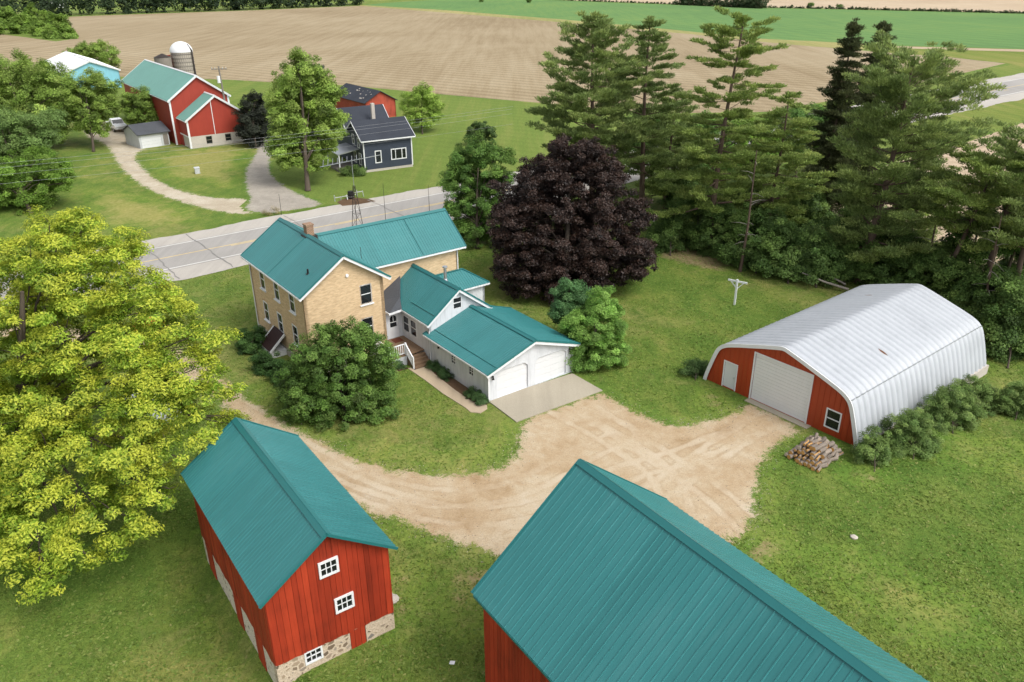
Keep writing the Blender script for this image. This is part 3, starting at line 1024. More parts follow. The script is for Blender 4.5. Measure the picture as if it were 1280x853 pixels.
# main brick block: s -18.28..-7.70, n -12.41..-6.15
AS0, AS1, AN0, AN1 = -18.28, -7.70, -12.41, -6.15
AZE, AZR = 6.67, 8.79
ac = (AN0 + AN1) / 2
aslope = (AZR - AZE) / ((AN1 - AN0) / 2)
ww, wh = 0.78, 1.42
mb = MB()
lw = [(-15.72, 4.45), (-12.84, 4.45), (-9.92, 4.45), (-15.80, 1.75), (-12.95, 1.75), (-10.05, 1.75)]  # centres s, sill z
holes = [rect(s - ww / 2, z, ww, wh) for s, z in lw]
mb.wall((0, AN0, 0), (1, 0, 0), (0, -1, 0), [(AS0, 0), (AS1, 0), (AS1, AZE), (AS0, AZE)], holes, 0.25)
gw = [(-7.60, 4.62), (-7.70, 2.02)]
holes = [rect(n - 0.4, z, 0.8, 1.36) for n, z in gw]
t = 0.0
mb.wall((AS1, 0, 0), (0, 1, 0), (1, 0, 0), [(AN0, 0), (AN1, 0), (AN1, AZE - .02), (ac, AZR - .12), (AN0, AZE - .02)], holes, 0.25)
mb.wall((0, AN1, 0), (1, 0, 0), (0, 1, 0), [(AS0, 0), (AS1, 0), (AS1, AZE), (AS0, AZE)], [], 0.25)
mb.wall((AS0, 0, 0), (0, 1, 0), (-1, 0, 0), [(AN0, 0), (AN1, 0), (AN1, AZE - .02), (ac, AZR - .12), (AN0, AZE - .02)], [], 0.25)
mb.build('brick_wall', M['brick'], house)
for s, z in lw: window(house, (0, AN0, 0), (1, 0, 0), (0, -1, 0), s - ww / 2, z, ww, wh, depth=0.08, fw=0.10, proud=0.02)
for n, z in gw: window(house, (AS1, 0, 0), (0, 1, 0), (1, 0, 0), n - 0.4, z, 0.8, 1.36, depth=0.14, fw=0.08, proud=0.0)
# arched brick hoods over the lower side windows
for s, z in lw[3:]:
    mb = MB()
    for k in range(9):
        a = R(35 + 110 * k / 8); 
        mb.box(s - math.cos(a) * 0.66 - 0.05, s - math.cos(a) * 0.66 + 0.05, AN0 - 0.03, AN0 - 0.002, z + wh - 0.2 + math.sin(a) * 0.46, z + wh - 0.1 + math.sin(a) * 0.46)
    mb.build('window_hood', M['brick'], house)
mb = MB()
mb.wall((0, AN0 - 0.04, 0), (1, 0, 0), (0, -1, 0), [(AS0 - .03, -0.3), (AS1 + .03, -0.3), (AS1 + .03, 0.62), (AS0 - .03, 0.62)], [], 0.03)
mb.wall((AS1 + 0.04, 0, 0), (0, 1, 0), (1, 0, 0), [(AN0, -0.3), (AN1, -0.3), (AN1, 0.6), (AN0, 0.6)], [], 0.03)
mb.build('foundation', M['block'], house)
gable_roof(house, AS0 - 0.44, AS1 + 0.44, ac, (AN1 - AN0) / 2 + 0.44, AZE - 0.44 * aslope, AZR)
# seam line on the near slope
mb = MB()
mb.bar((-13.2, AN0 - 0.40, AZE - 0.40 * aslope + 0.012), (-13.2, ac - 0.1, AZR - 0.05), 0.06, 0.05)
mb.build('roof_seam', M['teal_trim'], house)
mb = MB()
pz = AZR - (ac + 11.35) * -1 * -aslope if False else AZR - abs(-11.35 - ac) * aslope
mb.tube([(-8.9, -11.35, pz - 0.1), (-8.9, -11.35, pz + 0.35)], 0.07, 10); mb.tube([(-8.9, -11.35, pz - 0.02), (-8.9, -11.35, pz + 0.04)], [0.16, 0.09], 10)
mb.build('vent_pipe', M['black'], house)
mb = MB()
mb.tube([(AS1 + 0.02, -8.97, 7.06), (AS1 + 0.10, -8.97, 7.06)], [0.13, 0.11], 14)
mb.build('gable_vent', M['white'], house)  # small round white vent in the gable, gives no light
# chimney
chim = MB()
chim.box(-13.80, -13.2, -9.36, -8.80, 7.9, 9.42)
chim = chim.build('chimney', M['red_brick'], house)
mb = MB(); mb.box(-13.84, -13.16, -9.40, -8.76, 9.422, 9.54); mb.build('chimney_cap', M['red_brick'], chim)
mb = MB(); mb.box(-13.93, -13.07, -9.6, -8.6, 8.35, 8.66); mb.build('flashing', M['dark_metal'], chim)
# downpipes
mb = MB()
mb.tube([(AS0 + 0.15, AN0 - 0.07, 6.3), (AS0 + 0.15, AN0 - 0.07, 0.1)], 0.045, 8)
mb.build('downpipe', M['white'], house)

# rear cross wing B: ridge along n at s -13.5
BN1 = 2.5
mb = MB()
mb.wall((-10.78, 0, 0), (0, 1, 0), (1, 0, 0), [(AN1 + 0.002, 0), (BN1, 0), (BN1, 6.4), (AN1 + 0.002, 6.4)], [], 0.25)
mb.wall((0, BN1, 0), (1, 0, 0), (0, 1, 0), [(-16.2, 0), (-10.78, 0), (-10.78, 6.4), (-13.49, 8.5), (-16.2, 6.4)], [], 0.25)
mb.wall((-16.2, 0, 0), (0, 1, 0), (-1, 0, 0), [(AN1 + 0.002, 0), (BN1, 0), (BN1, 6.4), (AN1 + 0.002, 6.4)], [], 0.25)
mb.build('brick_wall', M['brick'], house)
gable_roof(house, -9.3, BN1 + 0.5, -13.49, 3.12, 6.14, 8.6, axis='y', ends=(False, True))
mb = MB()
mb.bar((-10.41, -1.0, 6.2), (-13.3, -1.0, 8.49), 0.07, 0.05)
mb.build('roof_seam', M['teal_trim'], house)
mb = MB(); mb.tube([(-10.70, BN1 - 0.15, 6.0), (-10.70, BN1 - 0.15, 3.4)], 0.045, 8); mb.build('downpipe', M['white'], house)
for n0, hh in ((-2.55, 3.0), (1.55, 2.2)):
    mb = MB(); mb.tube([(-13.49, n0, 8.6), (-13.49, n0, 8.6 + hh)], [0.022, 0.012], 6)
    mb.build('lightning_rod', M['dark_metal'], house)
mb = MB(); mb.tube([(-9.2, -9.0 + 2.0, 7.5), (-9.2, -7.0, 8.4)], 0.02, 6); mb.build('lightning_rod', M['dark_metal'], house)

# kitchen wing C: ridge along s at n -1.8
CN0, CN1, CZE, CZR, CR = -4.40, 0.78, 3.52, 5.42, -1.81
mb = MB()
holes = [rect(-8.22, 1.42, 0.82, 1.2), rect(-7.12, 1.42, 0.82, 1.2)]
mb.wall((0, CN0, 0), (1, 0, 0), (0, -1, 0), [(-10.7, 0), (-4.35, 0), (-4.35, CZE), (-10.7, CZE)], holes, 0.18)
holes = [rect(-2.18, 3.86, 0.66, 0.8)]
mb.wall((-4.35, 0, 0), (0, 1, 0), (1, 0, 0), [(CN0, 0), (CN1, 0), (CN1, CZE), (CR, CZR - 0.1), (CN0, CZE)], holes, 0.18)
mb.wall((0, CN1, 0), (1, 0, 0), (0, 1, 0), [(-10.7, 0), (-4.35, 0), (-4.35, CZE), (-10.7, CZE)], [], 0.18)
mb.build('white_wall', M['siding'], house)
window(house, (0, CN0, 0), (1, 0, 0), (0, -1, 0), -8.22, 1.42, 0.82, 1.2, depth=0.1, fw=0.07, proud=0.02, sill=False)
window(house, (0, CN0, 0), (1, 0, 0), (0, -1, 0), -7.12, 1.42, 0.82, 1.2, depth=0.1, fw=0.07, proud=0.02, sill=False)
window(house, (-4.35, 0, 0), (0, 1, 0), (1, 0, 0), -2.18, 3.86, 0.66, 0.8, depth=0.1, fw=0.05, proud=0.02, sill=False)
gable_roof(house, -10.76, -4.05, CR, 2.89, 3.3, 5.5, ends=(False, True), pitch=0.23)
# flue
fl = MB()
fl.tube([(-6.15, CR + 0.12, 5.3), (-6.15, CR + 0.12, 5.62)], [0.24, 0.13], 14)
fl.tube([(-6.15, CR + 0.12, 5.62), (-6.15, CR + 0.12, 6.5)], 0.115, 14)
fl.tube([(-6.15, CR + 0.12, 6.52), (-6.15, CR + 0.12, 6.60)], [0.2, 0.19], 14)
fl.build('flue', M['metal'], house)
# entry: shed roof in the corner, door wall
mb = MB()
pa, pb_, pc_, pd_, pe_ = (-10.74, -5.75, 3.2), (-7.85, -5.75, 3.2), (-7.85, -4.66, 3.36), (-8.9, -4.2, 3.86), (-10.74, -3.1, 4.8)
mb.slab([pa, pb_, pd_], 0.1); mb.slab([pb_, pc_, pd_], 0.1); mb.slab([pa, pd_, pe_], 0.1)
mb.build('porch_roof', M['grey_shingle'], house)
mb = MB()
mb.bar((-7.84, -5.8, 3.13), (-7.84, -4.7, 3.2), 0.06, 0.16); mb.bar((-7.84, -5.78, 3.13), (-10.5, -5.78, 3.13), 0.06, 0.16)
mb.build('fascia', M['white'], house)
mb = MB()
mb.wall((-8.42, 0, 0), (0, 1, 0), (1, 0, 0), [(AN1 + 0.004, 0), (CN0 - 0.004, 0), (CN0 - 0.004, 3.25), (-5.7, 3.15), (AN1 + 0.004, 3.0)], [rect(-5.62, 0.86, 0.9, 2.0)], 0.12)
mb.build('white_wall', M['siding'], house)
door = MB(); door.box(-8.50, -8.46, -5.62, -4.72, 0.86, 2.86); door = door.build('entry_door', M['door_white'], house)
mb = MB()
pts = [(-5.445, 1.75), (-4.895, 1.75), (-4.895, 2.45)] + [(-5.17 + 0.275 * math.cos(R(a)), 2.45 + 0.25 * math.sin(R(a))) for a in range(15, 180, 15)] + [(-5.445, 2.45)]
mb.wall((-8.448, 0, 0), (0, 1, 0), (1, 0, 0), pts, [], 0.01); mb.build('pane', M['glass'], door)
mb = MB(); mb.box(-8.447, -8.43, -5.46, -4.88, 2.12, 2.18); mb.box(-8.447, -8.43, -5.19, -5.15, 2.18, 2.68); mb.build('muntin', M['white'], door)
mb = MB(); mb.tube([(-8.46, -4.86, 1.85), (-8.40, -4.86, 1.85)], 0.035, 8); mb.build('handle', M['metal'], door)
# porch deck, steps, railing
mb = MB()
for k in range(16):
    y = -7.35 + k * 0.184
    mb.box(-8.40 if y > AN1 else -7.66, -5.2, y, y + 0.176, 0.74, 0.82)
mb.build('porch_deck', M['deck'], house)
mb = MB()
for k in range(4):
    mb.box(-5.195 + 0.29 * k, -4.905 + 0.29 * k, -5.9, CN0 - 0.06, 0.0, 0.66 - 0.165 * k)
mb.build('porch_steps', M['deck'], house)
mb = MB()
mb.box(-5.26, -5.205, -7.35, -5.93, 0.0, 0.735); mb.box(-7.6, -5.26, -7.33, -7.28, 0.0, 0.735)
mb.build('porch_skirt', M['siding_grey'], house)
rl = MB()
def rail(a, b, n):
    a, b = Vector(a), Vector(b)
    up = Vector((0, 0, 1))
    rl.bar(a + up * 0.88, b + up * 0.88, 0.09, 0.06)
    rl.bar(a + up * 0.14, b + up * 0.14, 0.05, 0.06)
    for i in range(n):
        p = a.lerp(b, (i + 0.5) / n)
        rl.bar(p + up * 0.14, p + up * 0.86, 0.05, 0.05, (1, 0, 0))
    for p in (a, b): rl.bar(p, p + up * 0.98, 0.1, 0.1, (1, 0, 0))
rail((-5.27, -7.3, 0.82), (-5.27, -5.96, 0.82), 8)
rail((-5.2, -5.96, 0.80), (-4.2, -5.96, 0.05), 6)
rail((-7.55, -7.3, 0.82), (-5.34, -7.3, 0.82), 12)
rl.build('railing', M['white'], house)
# side addition D, low hip roof
mb = MB()
mb.wall((-9.25, 0, 0), (0, 1, 0), (1, 0, 0), [(CN1, 0), (4.0, 0), (4.0, 3.15), (CN1, 3.15)], [], 0.18)
mb.wall((0, 4.0, 0), (1, 0, 0), (0, 1, 0), [(-12.1, 0), (-9.25, 0), (-9.25, 3.15), (-12.1, 3.15)], [], 0.18)
mb.wall((-12.1, 0, 0), (0, 1, 0), (-1, 0, 0), [(BN1, 0), (4.0, 0), (4.0, 3.15), (BN1, 3.15)], [], 0.18)
mb.build('white_wall', M['siding'], house)
mb = MB()
r0, r1 = (-10.65, -0.6, 4.1), (-10.65, 2.75, 4.1)
ribbed_plane(mb, (-8.95, -0.6, 3.05), (-8.95, 4.32, 3.05), r0, r1)
ribbed_plane(mb, (-12.35, 4.32, 3.05), (-12.35, -0.6, 3.05), r1, r0)
ribbed_plane(mb, (-8.95, 4.32, 3.05), (-12.35, 4.32, 3.05), r1, r1)
dr = mb.build('hip_roof', M['teal'], house)
mb = MB()
mb.bar((-8.95, 0.6, 2.96), (-8.95, 4.32, 2.96), 0.1, 0.12); mb.bar((-8.95, 4.32, 2.96), (-12.35, 4.32, 2.96), 0.1, 0.12)
mb.build('gutter', M['white'], dr)
mb = MB()
mb.bar((-8.98, 4.35, 3.08), (-10.65, 2.75, 4.14), 0.14, 0.05); mb.bar((-12.32, 4.35, 3.08), (-10.65, 2.75, 4.14), 0.14, 0.05); mb.bar((-10.65, -0.5, 4.15), (-10.65, 2.75, 4.15), 0.16, 0.05)
mb.build('ridge_cap', M['teal_trim'], dr)

# garage E
ES0, ES1, EN0, EN1, EZE, EZR = -4.34, 3.19, -4.37, 3.11, 2.48, 3.74
ec = (EN0 + EN1) / 2
es = (EZR - EZE) / ((EN1 - EN0) / 2)
mb = MB()
def gdoor(n0, n1): return [(n0, 0.08), (n1, 0.08), (n1, 1.82), (n1 - 0.33, 2.1), (n0 + 0.33, 2.1), (n0, 1.82)]
gd = [(-3.62, -0.98), (-0.33, 2.5)]
mb.wall((ES1, 0, 0), (0, 1, 0), (1, 0, 0), [(EN0, 0), (EN1, 0), (EN1, EZE), (ec, EZR - 0.08), (EN0, EZE)], [gdoor(*g) for g in gd], 0.16)
holes = [rect(-1.42, 1.25, 0.5, 0.6), rect(0.86, 1.25, 0.5, 0.6)]
mb.wall((0, EN0, 0), (1, 0, 0), (0, -1, 0), [(ES0, 0), (ES1 - 0.162, 0), (ES1 - 0.162, EZE), (ES0, EZE)], holes, 0.16)
mb.wall((0, EN1, 0), (1, 0, 0), (0, 1, 0), [(ES0, 0), (ES1 - 0.162, 0), (ES1 - 0.162, EZE), (ES0, EZE)], [], 0.16)
mb.wall((ES0, 0, 0), (0, 1, 0), (-1, 0, 0), [(EN0 + .2, 0), (EN1 - .2, 0), (EN1 - .2, EZE), (ec, EZR - 0.1), (EN0 + .2, EZE)], [], 0.1)
mb.build('garage_wall', M['siding'], house)
for n0, n1 in gd:
    mb = MB()
    hh = 2.04 / 4
    for k in range(4):
        mb.box(ES1 - 0.155, ES1 - 0.115, n0 - 0.04, n1 + 0.04, 0.075 + k * hh, 0.075 + (k + 1) * hh - 0.012)
        for j in range(4):
            w = (n1 - n0) / 4
            mb.box(ES1 - 0.115, ES1 - 0.109, n0 + j * w + 0.07, n0 + (j + 1) * w - 0.07, 0.075 + k * hh + 0.09, 0.075 + (k + 1) * hh - 0.1)
    mb.build('garage_door', M['door_white'], house)
for x in (-1.42, 0.86):
    window(house, (0, EN0, 0), (1, 0, 0), (0, -1, 0), x, 1.25, 0.5, 0.6, depth=0.1, fw=0.05, proud=0.015, bars='grid', nx=2, ny=3, sill=False)
gable_roof(house, ES0 - 0.36, ES1 + 0.38, ec, (EN1 - EN0) / 2 + 0.36, EZE - 0.36 * es, EZR)
mb = MB()
zz = lambda y: EZR - abs(y - ec) * es + 0.018
mb.bar((ES0 - 0.3, EN0 + 0.45, zz(EN0 + 0.45)), (ES1 + 0.3, EN0 + 0.45, zz(EN0 + 0.45)), 0.09, 0.05)
mb.build('roof_seam', M['teal_trim'], house)
mb = MB()
czz = lambda y: 5.5 - abs(y - CR) * (2.2 / 2.89) + 0.018
mb.bar((-7.5, CN0 + 0.4, czz(CN0 + 0.4)), (-4.1, CN0 + 0.4, czz(CN0 + 0.4)), 0.09, 0.05)
mb.build('roof_seam', M['teal_trim'], house)
for (s, n, z, nx_) in ((ES1 + 0.02, -4.06, 1.86, 1), (ES1 + 0.02, 2.75, 1.95, 1)):
    mb = MB(); mb.tube([(s, n, z), (s + 0.13, n, z + 0.05)], [0.05, 0.06], 8); mb.tube([(s + 0.12, n, z + 0.1), (s + 0.12, n, z - 0.16)], [0.03, 0.09], 8)
    mb.build('wall_lamp', M['black'], house)
mb = MB(); mb.tube([(-2.96, EN0 - 0.02, 1.95), (-2.96, EN0 - 0.15, 2.0)], [0.05, 0.06], 8); mb.tube([(-2.96, EN0 - 0.14, 2.05), (-2.96, EN0 - 0.14, 1.8)], [0.03, 0.09], 8)
mb.build('wall_lamp', M['black'], house)
mb = MB(); mb.tube([(ES0 + 0.06, EN0 - 0.07, 2.6), (ES0 + 0.06, EN0 - 0.07, 0.1)], 0.045, 8); mb.build('downpipe', M['white'], house)
for ya, yb in ((EN0 - 0.03, EN0 + 0.1), (EN1 - 0.1, EN1 + 0.03)):
    mb = MB(); mb.box(ES1 - 0.02, ES1 + 0.02, ya, yb, 0.07, EZE - 0.05); mb.build('corner_board', M['white'], house)
# bulkhead hatch on the brick side wall
bk = MB()
bk.slab([(-14.3, AN0 - 0.06, 1.75), (-14.3, -13.75, 0.55), (-12.3, -13.75, 0.55), (-12.3, AN0 - 0.06, 1.75)], 0.08)
bk = bk.build('cellar_hatch', M['maroon'], house)
mb = MB()
mb.bar((-14.34, AN0 - 0.05, 1.73), (-14.34, -13.78, 0.53), 0.07, 0.16); mb.bar((-12.26, AN0 - 0.05, 1.73), (-12.26, -13.78, 0.53), 0.07, 0.16)
mb.box(-14.28, -12.32, -13.7, AN0 - 0.06, 0, 0.45)
mb.build('hatch_frame', M['white'], bk)

# mats
mb = MB(); mb.box(-8.25, -7.5, -5.6, -4.85, 0.823, 0.84)
o = mb.build('door_mat', M['mat_red'], None); o.matrix_world = house.matrix_basis.copy() if False else Matrix.Translation((0, 53, 0)) @ Matrix.Rotation(TH, 4, 'Z')
tag(o, 'red brown door mat before the white entry door', 'mat')
mb = MB(); mb.box(-4.5, -4.02, -6.0, -5.0, 0.055, 0.075)
o = mb.build('door_mat', M['black'], None); o.matrix_world = Matrix.Translation((0, 53, 0)) @ Matrix.Rotation(TH, 4, 'Z')
tag(o, 'dark mat on the path at the foot of the porch steps', 'mat')


def local_sheet(name, pts, mat, z, label, th=None):
    return flat_sheet(name, [hw(s, n)[:2] for s, n in pts], mat, z, label, False, 'structure', th)


local_sheet('garden_path', [(-4.55, -6.25), (-4.5, -4.75), (-2.6, -5.15), (0.5, -5.3), (2.55, -5.25), (3.5, -4.75), (3.9, -5.0), (4.1, -5.7), (3.6, -6.15), (2.9, -6.1), (0.3, -6.25), (-2.2, -6.2)], M['path_concrete'], 0.05, 'tan concrete path along the white garage', 0.12)
local_sheet('garden_bed', [(-4.5, -4.75), (-4.4, -4.40), (3.3, -4.40), (3.4, -4.75), (2.55, -5.25), (0.5, -5.3), (-2.6, -5.15)], M['soil'], 0.022, 'brown mulched bed along the garage wall')
local_sheet('garden_bed', [(-8.6, -6.2), (-4.55, -6.2), (-4.6, -7.3), (-8.0, -7.6)], M['soil'], 0.022, 'mulched bed below the porch railing')


# ------------------------------------------------------------------ boards
def boards(mb, o, ex, nrm, x0, x1, zb, zt, bw=0.24, th=0.03, gap=0.013, jit=0.014, r=random):
    o, ex, nrm = Vector(o), Vector(ex).normalized(), Vector(nrm).normalized()
    up = Vector((0, 0, 1))
    x = x0
    while x < x1 - 0.01:
        w = min(bw * r.uniform(0.8, 1.2), x1 - x)
        a, b = x, x + w - gap
        d0, d1 = 0.0, th + r.uniform(0, jit)
        q = [(a, zb(a)), (b, zb(b)), (b, zt(b)), (a, zt(a))]
        if zt((a + b) / 2) - zb((a + b) / 2) > 0.03:
            vs = [o + ex * p + up * z + nrm * d0 for p, z in q] + [o + ex * p + up * z + nrm * d1 for p, z in q]
            mb.add(vs, [(3, 2, 1, 0), (4, 5, 6, 7), (0, 1, 5, 4), (1, 2, 6, 5), (2, 3, 7, 6), (3, 0, 4, 7)])
        x += w


# ------------------------------------------------------------------ small red barn (local x = s along ridge toward the camera)
barn = empty('red_barn', (OF[0], OF[1], 0), thF, 'small red barn with teal roof on a fieldstone base', 'barn')
fl2, fw2, fze, fzr = 10.41 / 2, 5.38 / 2, 4.83, 6.73
fs = (fzr - fze) / fw2
gable_roof(barn, -fl2 - 0.32, fl2 + 0.32, 0, fw2 + 0.31, fze - 0.31 * fs, fzr, fascia=None, pitch=0.21)
mb = MB()
ztop = lambda n: fzr - abs(n) * fs - 0.09
wav = lambda n: 1.02 + 0.03 * math.sin(n * 9) + 0.02 * math.sin(n * 23)
boards(mb, (fl2, 0, 0), (0, 1, 0), (1, 0, 0), -fw2, fw2, wav, ztop, 0.27)
boards(mb, (-fl2, 0, 0), (0, 1, 0), (-1, 0, 0), -fw2, fw2, wav, ztop, 0.27)
boards(mb, (0, -fw2, 0), (1, 0, 0), (0, -1, 0), -fl2, fl2, lambda s: 1.0 + 0.05 * math.sin(s * 5), lambda s: fze - 0.03, 0.27)
boards(mb, (0, fw2, 0), (1, 0, 0), (0, 1, 0), -fl2, fl2, lambda s: 1.0, lambda s: fze - 0.03, 0.27)
bw_ = mb.build('board_wall', M['barn_red'], barn)
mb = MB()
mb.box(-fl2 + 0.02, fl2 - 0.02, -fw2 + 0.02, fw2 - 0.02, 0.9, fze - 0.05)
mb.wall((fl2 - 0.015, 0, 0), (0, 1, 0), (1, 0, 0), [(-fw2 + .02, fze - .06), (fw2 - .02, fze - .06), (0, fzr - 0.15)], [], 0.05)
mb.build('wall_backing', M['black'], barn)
mb = MB()
mb.wall((fl2 + 0.012, 0, 0), (0, 1, 0), (1, 0, 0), [(-fw2 - .01, -1.3), (fw2 + .01, -1.3), (fw2 + .01, 1.06), (-fw2 - .01, 1.06)], [rect(0.57, -1.2, 0.75, 2.2), rect(-1.50, 0.37, 0.78, 0.62)], 0.4)
mb.build('stone_base', M['stone'], barn)
mb = MB()
mb.wall((0, -fw2 - 0.012, 0), (1, 0, 0), (0, -1, 0), [(-fl2, -1.4), (fl2 - 0.4, -1.4), (fl2 - 0.4, 1.02), (-fl2, 1.02)], [], 0.4)
mb.wall((0, fw2 + 0.012, 0), (1, 0, 0), (0, 1, 0), [(-fl2, -1.0), (fl2 - 0.4, -1.0), (fl2 - 0.4, 1.02), (-fl2, 1.02)], [], 0.4)
mb.wall((-fl2 - 0.012, 0, 0), (0, 1, 0), (-1, 0, 0), [(-fw2, -1.4), (fw2, -1.4), (fw2, 1.02), (-fw2, 1.02)], [], 0.4)
mb.build('stone_base', M['stone_white'], barn)
for a, b in ((-4.55, -3.45), (-0.25, 0.72), (2.65, 3.6)):
    mb = MB()
    boards(mb, (0, -fw2 - 0.02, 0), (1, 0, 0), (0, -1, 0), a, b, lambda s: -1.3, lambda s: 1.12, 0.24)
    mb.build('board_door', M['barn_red'], barn)
mb = MB()
boards(mb, (fl2 - 0.03, 0, 0), (0, 1, 0), (1, 0, 0), 0.59, 1.30, lambda s: -0.2, lambda s: 1.03, 0.24)
mb.build('board_door', M['barn_red'], barn)
for n0, z0 in ((-0.36, 4.55), (0.12, 2.42)):
    window(barn, (fl2 + 0.085, 0, 0), (0, 1, 0), (1, 0, 0), n0 + 0.04, z0 + 0.04, 0.66, 0.6, bars='grid', nx=3, ny=2, depth=0.04, fw=0.1, proud=0.02, sill=False)
window(barn, (fl2 + 0.012, 0, 0), (0, 1, 0), (1, 0, 0), -1.42, 0.42, 0.64, 0.54, bars='grid', nx=3, ny=2, depth=0.05, fw=0.08, proud=0.03, sill=False)

# loose fieldstones behind the barn
for k in range(7):
    s, n = 2.2 + random.uniform(-1.2, 1.4), 3.0 + random.uniform(0, 0.5)
    p = OF + UF * s + NF * n
    bm = bmesh.new(); bmesh.ops.create_icosphere(bm, subdivisions=2, radius=random.uniform(0.16, 0.34))
    for v in bm.verts: v.co *= random.uniform(0.85, 1.12); v.co.z *= 0.6
    me = bpy.data.meshes.new('fieldstone'); bm.to_mesh(me); bm.free(); me.materials.append(M['block'])
    o = bpy.data.objects.new('fieldstone', me); COL.objects.link(o); o.location = (p[0], p[1], 0.08)
    tag(o, 'rough grey fieldstone lying in grass right of the small red barn', 'stone', 'loose stones beside the small barn')

# ------------------------------------------------------------------ big barn at the bottom of the frame
thG = R(-55.6)
UG = np.array([math.cos(thG), math.sin(thG)]); NG = np.array([-math.sin(thG), math.cos(thG)])
gs0, gs1, gn0, gn1, gnc = -20.55, -3.0, 12.15, 22.5, 17.3
org = UG * gs0 + NG * gnc
big = empty('barn', (org[0], org[1], 0), thG, 'large red barn with broad teal roof at the bottom edge', 'barn')
gL = gs1 - gs0
gh = (gn1 - gn0) / 2
gable_roof(big, 0, gL, 0, gh, 5.15, 9.25, fascia=None, pitch=0.30, rh=0.026, rw=0.06)
mb = MB()
mb.bar((0.1, -gh, 5.08), (gL, -gh, 5.08), 0.05, 0.1); mb.bar((0.1, gh, 5.08), (gL, gh, 5.08), 0.05, 0.1)
mb.build('eave_trim', M['teal_trim'], big)
gsl = 4.1 / gh
mb = MB()
wn = gh - 0.32
boards(mb, (0, -wn, 0), (1, 0, 0), (0, -1, 0), 0.33, gL - 0.3, lambda s: 0.2, lambda s: 9.25 - wn * gsl - 0.09, 0.24)
boards(mb, (0, wn, 0), (1, 0, 0), (0, 1, 0), 0.33, gL - 0.3, lambda s: 0.2, lambda s: 9.25 - wn * gsl - 0.09, 0.24)
boards(mb, (0.33, 0, 0), (0, 1, 0), (-1, 0, 0), -wn, wn, lambda n: 0.2, lambda n: 9.25 - abs(n) * gsl - 0.1, 0.24)
boards(mb, (gL - 0.33, 0, 0), (0, 1, 0), (1, 0, 0), -wn, wn, lambda n: 0.2, lambda n: 9.25 - abs(n) * gsl - 0.1, 0.24)
mb.build('board_wall', M['barn_red'], big)
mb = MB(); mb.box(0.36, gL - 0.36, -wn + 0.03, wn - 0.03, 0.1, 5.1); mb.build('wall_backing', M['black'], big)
mb = MB(); mb.box(0.3, gL - 0.3, -wn - 0.08, wn + 0.08, -0.2, 0.21); mb.build('stone_base', M['stone'], big)

# ------------------------------------------------------------------ quonset shed
thH = R(-51.5)
HR = gp(1071.6, 559.4)[:2]
UH = np.array([math.cos(thH), math.sin(thH)]); NH = np.array([-math.sin(thH), math.cos(thH)])
HW = 5.86
ho = HR - UH * HW
shed = empty('arched_shed', (ho[0], ho[1], 0), thH, 'white corrugated steel arch shed with red front wall', 'shed')
half = [(5.86, -0.6), (5.86, 0.0), (5.44, 1.43), (5.13, 2.33), (4.98, 2.68), (4.75, 2.97), (4.3, 3.25), (3.46, 3.55), (2.36, 3.90), (1.2, 4.27), (0.4, 4.50), (0.12, 4.575), (0, 4.59)]
prof = [(x, z) for x, z in half] + [(-x, z) for x, z in half[::-1][1:]]


def resample_line(P, n):
    P = np.array(P, float)
    d = np.concatenate([[0], np.cumsum(np.linalg.norm(np.diff(P, axis=0), axis=1))])
    s = np.linspace(0, d[-1], n)
    return np.stack([np.interp(s, d, P[:, 0]), np.interp(s, d, P[:, 1])], -1)


pf = resample_line(chaikin(prof, 1, False), 84)
tg = np.gradient(pf, axis=0); tg /= np.linalg.norm(tg, axis=1)[:, None]
nr = np.stack([tg[:, 1], -tg[:, 0]], -1)
if nr[len(nr) // 2, 1] < 0: nr = -nr
QL, rib = 17.9, 0.64
ph = np.array([0, .05, .12, .2, .32, .45, .58, .7, .78, .85, .95]); hh_ = np.array([0, 0, .35, .75, .98, 1.0, .98, .75, .35, 0, 0]) * 0.12
Yr, Hr = [], []
for k in range(int(QL / rib) + 1):
    for a, b in zip(ph, hh_): Yr.append(-0.12 + (k + a) * rib); Hr.append(b)
Yr, Hr = np.array(Yr), np.array(Hr)
co = np.zeros((len(Yr), len(pf), 3))
co[:, :, 0] = pf[None, :, 0] + nr[None, :, 0] * (Hr[:, None] + 0.03)
co[:, :, 1] = Yr[:, None]
co[:, :, 2] = pf[None, :, 1] + nr[None, :, 1] * (Hr[:, None] + 0.03)
a = (np.arange(len(Yr) - 1)[:, None] * len(pf) + np.arange(len(pf) - 1)[None, :]).ravel()
shell = np_mesh('steel_shell', co.reshape(-1, 3), np.stack([a, a + 1, a + len(pf) + 1, a + len(pf)], -1), M['shell'], shed, True)
